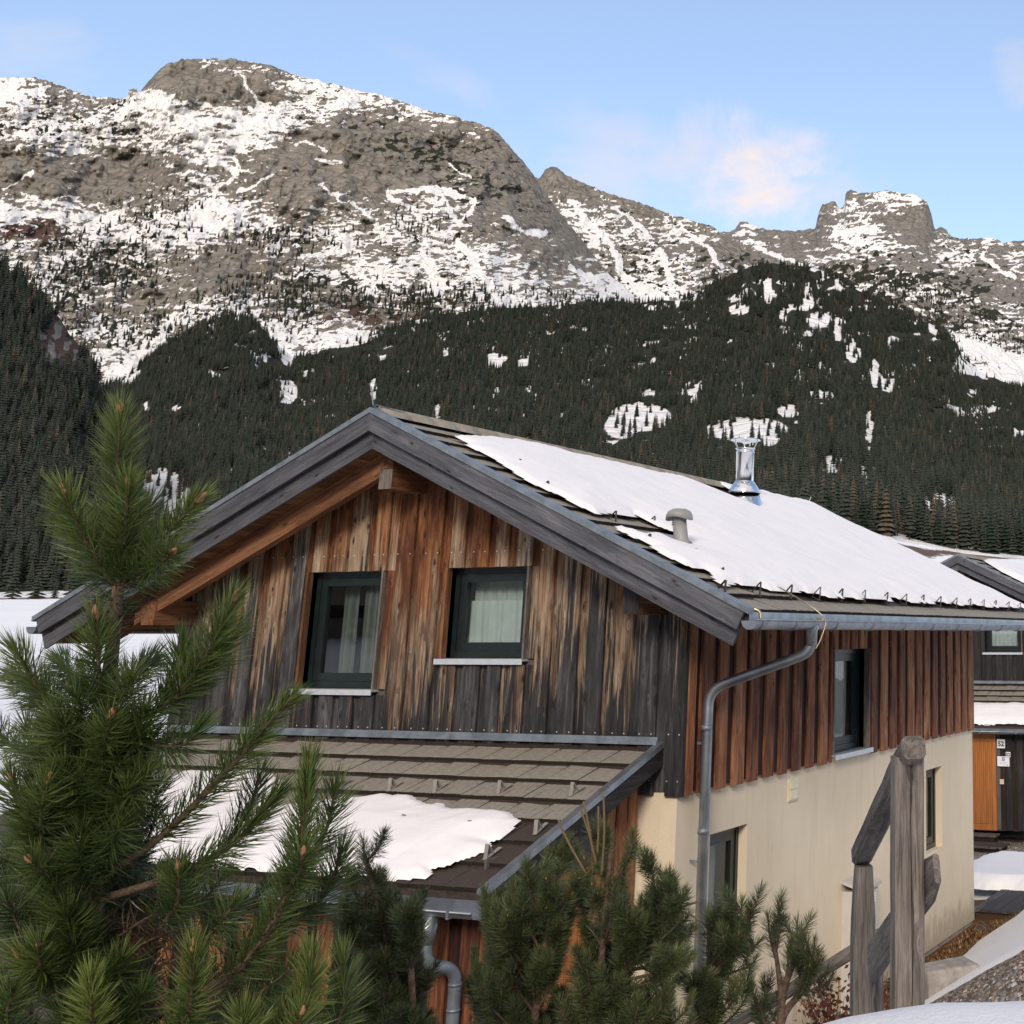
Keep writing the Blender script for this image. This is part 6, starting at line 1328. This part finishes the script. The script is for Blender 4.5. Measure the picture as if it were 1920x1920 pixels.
def blades(name, n, inside, bounds, h0, h1, wid, mat, seed, lean=0.5, flat=False):
    rg = np.random.default_rng(seed); x = rg.uniform(bounds[0], bounds[1], n * 4); y = rg.uniform(bounds[2], bounds[3], n * 4); ok = inside(x, y, rg); x, y = x[ok][:n], y[ok][:n]; n = len(x); z = G(x, y) + 0.005
    a = rg.uniform(0, 6.28, n); hh = rg.uniform(h0, h1, n); ln = rg.uniform(0.1, lean, n) if not flat else rg.uniform(1.0, 1.5, n); w_ = rg.uniform(.6, 1.3, n) * wid
    D = np.stack([np.cos(a) * np.sin(ln), np.sin(a) * np.sin(ln), np.cos(ln)], -1); S = np.stack([-np.sin(a), np.cos(a), rg.normal(0, .4, n)], -1); B_ = np.stack([x, y, z], -1)
    mid = B_ + D * (hh * .55)[:, None] + np.array([0, 0, .15]) * hh[:, None] * (0 if flat else .3); tip = B_ + D * hh[:, None] + (np.array([0, 0, -.2]) * hh[:, None] if not flat else np.stack([0 * x, 0 * x, rg.uniform(0, .6, n) * hh], -1))
    if flat: P = np.stack([B_, mid + S * w_[:, None], mid - S * w_[:, None], tip], 1); F = np.array([(0, 1, 3), (0, 3, 2)]); m = 4
    else: P = np.stack([B_ - S * w_[:, None], B_ + S * w_[:, None], mid + S * (w_ * .7)[:, None], mid - S * (w_ * .7)[:, None], tip], 1); F = np.array([(0, 1, 2), (0, 2, 3), (3, 2, 4)]); m = 5
    o = npmesh(name, P.reshape(-1, 3), tris=(F[None] + np.arange(n)[:, None, None] * m).reshape(-1, 3), mat=mat, attrs={'shade': np.repeat(rg.random(n), m)}); tag(o, kind='stuff'); return o
q = Mat('dry_leaves'); sh = q.attr('shade'); LEAF = q.bsdf(q.ramp(sh, [(0, (0.06, 0.028, 0.014)), (.6, (0.17, 0.082, 0.034)), (.9, (0.29, 0.17, 0.08)), (1, (0.45, 0.33, 0.2))]), 0.8, 0, None, 0.2)
q = Mat('moss_grass'); sh = q.attr('shade'); GRASS = q.bsdf(q.ramp(sh, [(0, (0.025, 0.032, 0.010)), (.6, (0.07, 0.08, 0.025)), (1, (0.15, 0.14, 0.06))]), 0.8, 0, None, 0.2)
instrip = lambda x, y, rg: (x > 0.03) & (x < 0.75 + rg.normal(0, .1, len(x)))
blades('leaves', 9000, instrip, (0.0, 1.1, -2.5, 9.2), 0.02, 0.055, 0.014, LEAF, 41, 0.5, True)
blades('grass', 7000, lambda x, y, rg: np.abs(x - 0.75) < np.abs(rg.normal(0, .17, len(x))), (0.3, 1.4, -1, 10.5), 0.03, 0.10, 0.003, GRASS, 42)
blades('grass', 3500, lambda x, y, rg: (x > 0.02) & (rg.random(len(x)) > .3), (0.0, 0.8, -2, 9), 0.03, 0.11, 0.003, LEAF, 43)
blades('leaves', 3500, in_gravel, (0.9, 5.5, -4, 2.0), 0.015, 0.035, 0.008, LEAF, 44, 0.5, True)

# ================================================================== PINES
def needles(shoots, seed, mat, parent, origin):
    """shoots: (points, needle length, needles per metre, tone, start, spread, width)"""
    rg = np.random.default_rng(seed); PP = []; TT = []; SS = []
    for (pts, L, dens, tone, start, spread, wd) in shoots:
        P = np.array(pts, float); seg = np.linalg.norm(np.diff(P, axis=0), axis=1); cum = np.concatenate([[0], np.cumsum(seg)]); tot = cum[-1]
        n = max(8, int(dens * tot * (1 - start))); f = start + (1 - start) * rg.random(n) ** 0.88; f = np.minimum(f, 1)
        s_ = f * tot; pos = np.stack([np.interp(s_, cum, P[:, k]) for k in range(3)], -1)
        s2 = np.minimum(s_ + 0.01, tot); s1 = np.maximum(s2 - 0.02, 0); tan = np.stack([np.interp(s2, cum, P[:, k]) - np.interp(s1, cum, P[:, k]) for k in range(3)], -1); tan /= np.linalg.norm(tan, axis=1)[:, None] + 1e-9
        r_ = rg.normal(0, 1, (n, 3)); r_ -= tan * (r_ * tan).sum(1)[:, None]; r_ /= np.linalg.norm(r_, axis=1)[:, None] + 1e-9
        near = sstep(0.75, 1.0, f); ang = np.radians((spread + 10) * (1 - near) + 22 * near + rg.normal(0, 9, n))
        dirv = tan * np.cos(ang)[:, None] + r_ * np.sin(ang)[:, None]; dirv[:, 2] += 0.10; dirv /= np.linalg.norm(dirv, axis=1)[:, None]
        ln = L * rg.uniform(0.72, 1.08, n) * (1 - 0.15 * near); side = np.cross(dirv, rg.normal(0, 1, (n, 3))); side /= np.linalg.norm(side, axis=1)[:, None] + 1e-9
        w_ = wd * rg.uniform(.8, 1.2, n); bend = (tan * 0.12 - np.array([0, 0, 0.05])) * ln[:, None]
        mid = pos + dirv * (ln * .55)[:, None]; tip = pos + dirv * ln[:, None] + bend
        PP.append(np.stack([pos - side * (w_ * .7)[:, None], pos + side * (w_ * .7)[:, None], mid + side * w_[:, None], mid - side * w_[:, None], tip], 1))
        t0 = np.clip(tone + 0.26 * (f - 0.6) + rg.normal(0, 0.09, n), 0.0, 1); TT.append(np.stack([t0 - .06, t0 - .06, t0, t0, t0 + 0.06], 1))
    P = np.concatenate(PP).reshape(-1, 3) - np.asarray(origin); n = len(P) // 5; T_ = np.clip(np.concatenate(TT).ravel(), 0, 1); k = np.arange(n)[:, None, None] * 5
    quads = (np.array([[0, 1, 2, 3]]) + k).reshape(-1, 4); tris = (np.array([[3, 2, 4]]) + k).reshape(-1, 3)
    o = npmesh('needles', P, quads=quads, tris=tris, mat=mat, parent=parent, attrs={'tone': T_}); tag(o, kind='stuff'); return o
def bud_mesh(seed):
    rg = np.random.default_rng(seed); V = []; F = []; prof = [(0.0, 0.0), (0.32, 0.08), (0.42, 0.3), (0.34, 0.6), (0.16, 0.88), (0.0, 1.0)]; n = 8
    for (r_, z) in prof:
        for k in range(n): a = 6.283 * k / n; V.append((r_ * .5 * math.cos(a) * (1 + rg.normal(0, .08)), r_ * .5 * math.sin(a) * (1 + rg.normal(0, .08)), z))
    for j in range(5):
        for k in range(n): k2 = (k + 1) % n; F.append((j * n + k, j * n + k2, j * n + n + k2, j * n + n + k))
    me = bpy.data.meshes.new('bud'); me.from_pydata(V, [], F); me.materials.append(BUD); me.polygons.foreach_set('use_smooth', [True] * len(me.polygons)); me.update(); return me
BUDS = [bud_mesh(k) for k in range(3)]
class Pine:
    def __init__(s, label, base, depth, mat, L, wd, dens, seed, group=None):
        s.o = np.asarray(base, float); s.root = empty('pine_tree', base); tag(s.root, label, 'tree', group); s.D = depth; s.L = L; s.wd = wd; s.dens = dens; s.sh = []; s.mat = mat; s.rg = np.random.default_rng(seed); s.seed = seed
    def p(s, u, v, dd=0.0): return at(u, v, s.D + dd)
    def wood(s, name, pts, r0, r1, mat=None):
        P = [np.asarray(q) - s.o for q in smooth_path(pts, 5)]; n = len(P); MB().tube(P, [r0 + (r1 - r0) * i / (n - 1) for i in range(n)], 8).obj(name, mat or TWIG, s.root, True)
    def shoot(s, pts, start=0.0, tone=0.5, L=1.0, dens=1.0, spread=41, bud=0.0, r=0.004, buds=1, wood=True):
        P = smooth_path(pts, 5)
        if wood: s.wood('branch', pts, r * 1.6, r * .7)
        s.sh.append((P, s.L * L, s.dens * dens, tone, start, spread, s.wd))
        if bud:
            t = P[-1] - P[-2]; t = Vector(t / np.linalg.norm(t))
            for k in range(buds):
                o = link('bud', BUDS[k % 3], s.root); tt = t + (Vector(s.rg.normal(0, .28, 3)) if k else Vector((0, 0, 0))); tt.normalize()
                sz = bud * (1 if k == 0 else s.rg.uniform(.6, .85)); o.matrix_local = Matrix.Translation(Vector(P[-1] - s.o) - tt * 0.004) @ tt.to_track_quat('Z', 'Y').to_matrix().to_4x4() @ Matrix.Diagonal((sz, sz, sz, 1))
    def done(s):
        return needles(s.sh, s.seed, s.mat, s.root, s.o)

# --- the tall young pine in the left foreground
D0 = 3.0
tb = at(186, 2050, D0); gz0 = float(G(np.array([tb[0]]), np.array([tb[1]]))[0])
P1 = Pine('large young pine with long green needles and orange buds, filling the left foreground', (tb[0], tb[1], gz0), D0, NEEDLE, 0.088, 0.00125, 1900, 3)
P1.wood('trunk', [np.array([tb[0], tb[1], gz0 - .1]), at(182, 1990, D0), at(172, 1720, D0), at(180, 1500, D0), at(203, 1290, D0), at(222, 1098, D0)], 0.034, 0.012, BARK)
def S(lst, dds=(0, 0, 0), **k):
    n = len(lst); dd = np.interp(np.linspace(0, 1, n), np.linspace(0, 1, len(dds)), dds); P1.shoot([P1.p(u, v, d_) for (u, v), d_ in zip(lst, dd)], **k)
S([(222, 1100), (221, 920), (225, 775)], tone=.56, bud=.040, buds=6, r=.006, dens=1.15, spread=44)
S([(226, 1098), (236, 990), (239, 912)], (.02, -.03, -.06), tone=.62, bud=.034, dens=1.1)
S([(212, 1095), (158, 1010), (121, 925)], (0, -.04, -.08), tone=.64, bud=.034)
S([(232, 1095), (300, 1015), (370, 940)], (0, -.02, -.02), tone=.60, bud=.036, L=.92)
S([(236, 1100), (290, 1065), (322, 1036)], (0, -.06, -.12), tone=.5, bud=.034)
S([(214, 1098), (170, 1050), (150, 990)], (0, .08, .14), tone=.45)
S([(222, 1098), (258, 1010), (280, 950)], (0, .10, .16), tone=.4)
S([(218, 1100), (200, 1020), (190, 960)], (0, .12, .2), tone=.4)
S([(210, 1180), (212, 1140), (222, 1098)], tone=.25, wood=False, spread=70, dens=.7)
# second whorl
S([(198, 1340), (185, 1250), (179, 1160)], (0, -.06, -.08), tone=.56, bud=.04)
S([(203, 1335), (300, 1330), (385, 1230), (437, 1125)], (0, -.02, 0, .02), start=.25, tone=.54, bud=.034, buds=3)
S([(330, 1310), (400, 1245), (440, 1195)], (-.02, .02, .05), tone=.5, bud=.02)
S([(300, 1335), (330, 1280), (345, 1210)], (.02, .05, .08), tone=.46)
S([(195, 1400), (110, 1345), (30, 1222)], (0, -.04, -.04), start=.15, tone=.48)
S([(120, 1350), (70, 1300), (28, 1270)], (-.03, .03, .06), tone=.42)
S([(190, 1480), (196, 1400), (207, 1345)], (-.02, -.10, -.14), tone=.52, bud=.036, buds=3)
S([(196, 1330), (150, 1280), (110, 1240)], (0, .1, .18), tone=.4)
S([(200, 1330), (250, 1270), (290, 1240)], (0, .12, .2), tone=.4)
S([(200, 1330), (250, 1380), (330, 1400), (370, 1370)], (0, -.05, -.08, -.08), tone=.36, spread=60)
# third whorl and the long boughs on the right
S([(178, 1650), (300, 1570), (430, 1440), (505, 1355), (540, 1318)], (0, -.02, 0, .02, .02), start=.30, tone=.52, bud=.036, r=.006, dens=.95)
S([(176, 1690), (330, 1640), (440, 1580), (520, 1490)], (0, -.05, .05, .10), start=.35, tone=.45, r=.006)
S([(420, 1590), (470, 1510), (485, 1455)], (.05, .12, .15), tone=.4, dens=.7)
S([(176, 1930), (420, 1840), (545, 1660), (580, 1432)], (0, -.06, -.05, -.03), start=.42, tone=.55, bud=.038, buds=3, r=.008, dens=1.25)
S([(545, 1660), (562, 1630), (568, 1600)], (-.06, -.1, -.12), tone=.52, bud=.03)
S([(555, 1640), (610, 1560), (628, 1480)], (-.02, .05, .06), tone=.5, dens=.9)
S([(520, 1740), (600, 1690), (640, 1600)], (-.02, .06, .1), tone=.42)
S([(175, 1660), (70, 1570), (22, 1462)], (0, -.04, -.06), start=.25, tone=.52, bud=.03)
S([(80, 1580), (78, 1520), (90, 1468)], (-.04, -.1, -.12), tone=.56, bud=.036)
S([(140, 1640), (90, 1640), (58, 1615)], (-.02, -.10, -.15), tone=.5, bud=.034, buds=3)
S([(172, 1830), (80, 1830), (38, 1795)], (0, -.08, -.1), start=.2, tone=.6, bud=.034)
S([(100, 1850), (76, 1810), (72, 1772)], (-.05, -.12, -.14), tone=.6, bud=.026)
S([(175, 2050), (174, 1940), (168, 1842)], (-.05, -.16, -.2), tone=.86, bud=.018, dens=1.2, spread=40)
S([(178, 2000), (300, 1975), (355, 1890), (362, 1782)], (0, -.12, -.18, -.2), start=.35, tone=.66, bud=.036, dens=1.2)
S([(350, 1990), (500, 1930), (575, 1870), (582, 1797)], (-.1, -.12, -.14, -.14), start=.4, tone=.66, bud=.032)
S([(440, 1990), (540, 1960), (566, 1900)], (-.1, -.18, -.22), start=.2, tone=.7, bud=.03)
S([(300, 1740), (333, 1690), (334, 1628)], (-.05, -.08, -.1), tone=.48, bud=.03)
S([(560, 2010), (640, 1900), (640, 1800)], (-.08, -.05, -.02), start=.2, tone=.5)
S([(400, 2000), (455, 1960), (452, 1905)], (-.14, -.2, -.24), tone=.74, bud=.016)
S([(20, 2000), (10, 1920), (25, 1860)], (-.1, -.14, -.16), tone=.5)
rgp = np.random.default_rng(77)
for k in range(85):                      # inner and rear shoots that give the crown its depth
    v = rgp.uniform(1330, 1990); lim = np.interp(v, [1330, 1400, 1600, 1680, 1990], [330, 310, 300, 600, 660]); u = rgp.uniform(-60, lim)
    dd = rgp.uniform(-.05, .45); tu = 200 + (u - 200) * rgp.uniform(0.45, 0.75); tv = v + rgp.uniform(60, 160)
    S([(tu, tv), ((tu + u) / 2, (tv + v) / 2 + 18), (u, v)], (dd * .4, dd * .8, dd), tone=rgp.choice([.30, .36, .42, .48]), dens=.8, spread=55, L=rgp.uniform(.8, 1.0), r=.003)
for k in range(26):                       # short shoots that clothe the stem
    v = rgp.uniform(1140, 2000); sg = rgp.choice([-1, 1]); x0 = np.interp(v, [1098, 1290, 1500, 1720, 2000], [222, 203, 180, 172, 182]); u = x0 + sg * rgp.uniform(18, 95)
    S([(x0, v + 70), (x0 + (u - x0) * .5, v + 40), (u, v - 20)], (0, -.05, -.10), tone=rgp.choice([.36, .42, .48]), dens=.8, spread=55, r=.002, wood=False)
for k in range(16):                       # dead brown needles round the trunk
    u = rgp.uniform(150, 330); v = rgp.uniform(1640, 1900); S([(180 + (u - 180) * .4, v + 40), (u, v), (u + rgp.uniform(-20, 50), v + rgp.uniform(-20, 50))], (0, .02, .05), tone=.02, dens=.28, spread=65, L=.8, r=.002)
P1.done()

# --- dwarf mountain pines
def dwarf(label, stems, tips, depth, seed, L=0.055, dens=1900, tone=.5, extra=0, candles=(), base_v=2080, wd=0.0009, box=None):
    su, sv = stems[0][0]; b = at(su, sv, depth); g = float(G(np.array([b[0]]), np.array([b[1]]))[0]); D = Pine(label, (b[0], b[1], min(g, b[2])), depth, NEEDLE_D, L, wd, dens, seed, 'dwarf pines in front of the house')
    rg = np.random.default_rng(seed); allp = []
    for st_ in stems:
        pts = [D.p(u, v, 0) for u, v in st_]; pts = [np.array([pts[0][0], pts[0][1], min(g, pts[0][2]) - .05])] + pts
        D.wood('trunk' if st_ is stems[0] else 'branch', pts, 0.022, 0.006, BARK)
        for i in range(len(st_) - 1):
            for f in np.linspace(0, 1, 6): allp.append((st_[i][0] + (st_[i + 1][0] - st_[i][0]) * f, st_[i][1] + (st_[i + 1][1] - st_[i][1]) * f))
    allp = np.array(allp)
    def one(u, v, dd, tn, bud, side=True):
        below = allp[allp[:, 1] > v + 25]; below = below if len(below) else allp
        c = below[np.argmin(np.hypot(below[:, 0] - u, (below[:, 1] - v - 90 - 0.35 * np.abs(below[:, 0] - u)) * .8))]
        m = (c[0] + (u - c[0]) * .62, c[1] + (v - c[1]) * .42); n_ = (c[0] + (u - c[0]) * .9, c[1] + (v - c[1]) * .72)
        lenpx = math.hypot(u - c[0], v - c[1]); st_f = np.clip(1 - 85 / max(lenpx, 1), 0.0, .75)
        D.shoot([D.p(*c, 0), D.p(*m, dd * .6), D.p(*n_, dd * .9), D.p(u, v, dd)], start=st_f, tone=tn, bud=bud, r=.0035, spread=50)
        if side:
            for k in range(rg.integers(1, 4)):
                f = rg.uniform(.45, .8); q = (c[0] + (u - c[0]) * (f + .1), c[1] + (v - c[1]) * f); t_ = (q[0] + rg.uniform(-34, 34), q[1] - rg.uniform(22, 55))
                D.shoot([D.p(*q, dd * f), D.p((q[0] + t_[0]) / 2 + rg.uniform(-5, 5), (q[1] + t_[1]) / 2 + 6, dd), D.p(*t_, dd + rg.uniform(-.05, .05))], tone=tn - .06, r=.0025, bud=0.014 if rg.random() < .3 else 0)
    for (u, v) in tips: one(u, v, rg.uniform(-.12, .15), tone + rg.normal(0, .07), 0.017 if rg.random() < .6 else 0)
    if box:
        for k in range(extra): one(rg.uniform(box[0], box[1]), rg.uniform(box[2], box[3]), rg.uniform(-.1, .5), tone - .08 + rg.normal(0, .08), 0)
    for cpts in candles: D.wood('twig', [D.p(u, v, -.03) for u, v in cpts], .0045, .0035, plain('candle', (0.135, 0.088, 0.042), 0.8) if 'candle' not in bpy.data.materials else bpy.data.materials['candle'])
    D.done(); return D
dwarf('broad dwarf pine with bare upright candles in front of the porch door', [[(992, 1990), (1012, 1840), (1032, 1720), (1040, 1640)], [(1118, 1990), (1124, 1860), (1134, 1720), (1145, 1600)], [(1118, 1900), (1190, 1800), (1245, 1690)]],
      [(960, 1655), (928, 1700), (908, 1668), (985, 1625), (1028, 1600), (1072, 1650), (915, 1760), (945, 1790), (918, 1850), (1062, 1725), (1000, 1740), (930, 1860), (980, 1880), (1040, 1800), (1135, 1560), (1188, 1562), (1222, 1610), (1262, 1655), (1268, 1695), (1170, 1630), (1095, 1610), (1060, 1580), (1200, 1705), (1238, 1765), (1300, 1745), (1296, 1795), (1100, 1745), (1180, 1795), (1250, 1840), (1296, 1870), (1150, 1870), (1085, 1835), (1215, 1900), (1060, 1890), (1110, 1660), (1160, 1720)],
      4.6, 21, 0.054, 1900, .50, 130, [[(1128, 1640), (1133, 1560), (1131, 1484)], [(1100, 1640), (1066, 1580), (1047, 1537)], [(1118, 1620), (1105, 1565), (1089, 1518)], [(1112, 1600), (1104, 1550), (1094, 1503)], [(1120, 1600), (1122, 1560), (1122, 1512)], [(1250, 1730), (1275, 1710), (1313, 1725)], [(1240, 1735), (1270, 1705), (1312, 1690)], [(1240, 1760), (1262, 1740), (1278, 1720)]], box=(880, 1300, 1670, 1970))
dwarf('dense dark dwarf pine left of the porch downpipe, beside the large pine', [[(760, 1990), (735, 1820), (702, 1670), (682, 1600)], [(770, 1990), (772, 1850), (765, 1760)]],
      [(681, 1578), (722, 1650), (652, 1632), (690, 1690), (742, 1728), (775, 1725), (765, 1800), (650, 1800), (705, 1880), (770, 1900), (668, 1730), (640, 1720), (720, 1790), (745, 1860), (700, 1740), (650, 1880), (800, 1960)], 4.2, 22, 0.052, 1900, .42, 80, box=(625, 790, 1690, 1970))
dwarf('small dwarf pine in front of the dark ground floor window', [[(1302, 2000), (1312, 1900), (1330, 1800), (1345, 1760)], [(1316, 1880), (1360, 1800), (1395, 1760)]],
      [(1356, 1702), (1390, 1690), (1406, 1702), (1332, 1725), (1424, 1765), (1416, 1800), (1390, 1835), (1360, 1780), (1372, 1735), (1345, 1750), (1385, 1750), (1350, 1850), (1300, 1830), (1405, 1845), (1330, 1900)], 5.0, 23, 0.058, 1800, .48, 4, box=(1320, 1420, 1720, 1880))
dwarf('sparse little pine with three upright shoots, right of the window pine', [[(1462, 2000), (1466, 1890), (1458, 1810), (1450, 1760)], [(1466, 1880), (1490, 1800), (1496, 1770)], [(1464, 1920), (1510, 1850), (1522, 1800)]],
      [(1463, 1696), (1440, 1716), (1495, 1728), (1527, 1764), (1432, 1838), (1478, 1780), (1506, 1800), (1518, 1812), (1410, 1850), (1560, 1832), (1426, 1900)], 5.2, 24, 0.055, 1500, .46)

# --- russet shrub behind the railing
sb = at(1578, 1915, 7.6); sb = np.array([sb[0], sb[1], float(G(sb[:1], sb[1:2])[0])]); sh_ = empty('dry_shrub', sb); tag(sh_, 'russet leafy shrub behind the foot of the railing', 'shrub'); rg = np.random.default_rng(9)
mb = MB(); LP = []
Dp = float(project(sb)[2])
for k in range(46):
    e = at(rg.uniform(1500, 1668), rg.uniform(1795, 1930), Dp + rg.uniform(-.25, .35)) - sb; m_ = e * .5 + rg.normal(0, .03, 3); mb.tube([np.array([rg.normal(0, .08), rg.normal(0, .08), -.05]), m_, e], [.006, .004, .0015], 4, False)
    for j in range(34): LP.append(m_ + (e - m_) * rg.uniform(0, 1.05) + rg.normal(0, .035, 3))
mb.obj('stems', TWIG, sh_)
LP = np.array(LP); n = len(LP); dv = rg.normal(0, 1, (n, 3)); dv /= np.linalg.norm(dv, axis=1)[:, None]; sd_ = np.cross(dv, rg.normal(0, 1, (n, 3))); sd_ /= np.linalg.norm(sd_, axis=1)[:, None]; l_ = rg.uniform(.022, .045, n)[:, None]
Pq = np.stack([LP, LP + dv * l_ * .5 + sd_ * l_ * .3, LP + dv * l_, LP + dv * l_ * .5 - sd_ * l_ * .3], 1).reshape(-1, 3)
q = Mat('russet'); hh = q.attr('shade'); RU = q.bsdf(q.ramp(hh, [(0, (0.05, 0.018, 0.013)), (.6, (0.125, 0.04, 0.026)), (1, (0.24, 0.10, 0.06))]), 0.7, 0, None, 0.2)
tag(npmesh('leaves', Pq, quads=np.arange(n * 4).reshape(-1, 4), mat=RU, parent=sh_, attrs={'shade': np.repeat(rg.random(n), 4)}), kind='stuff')
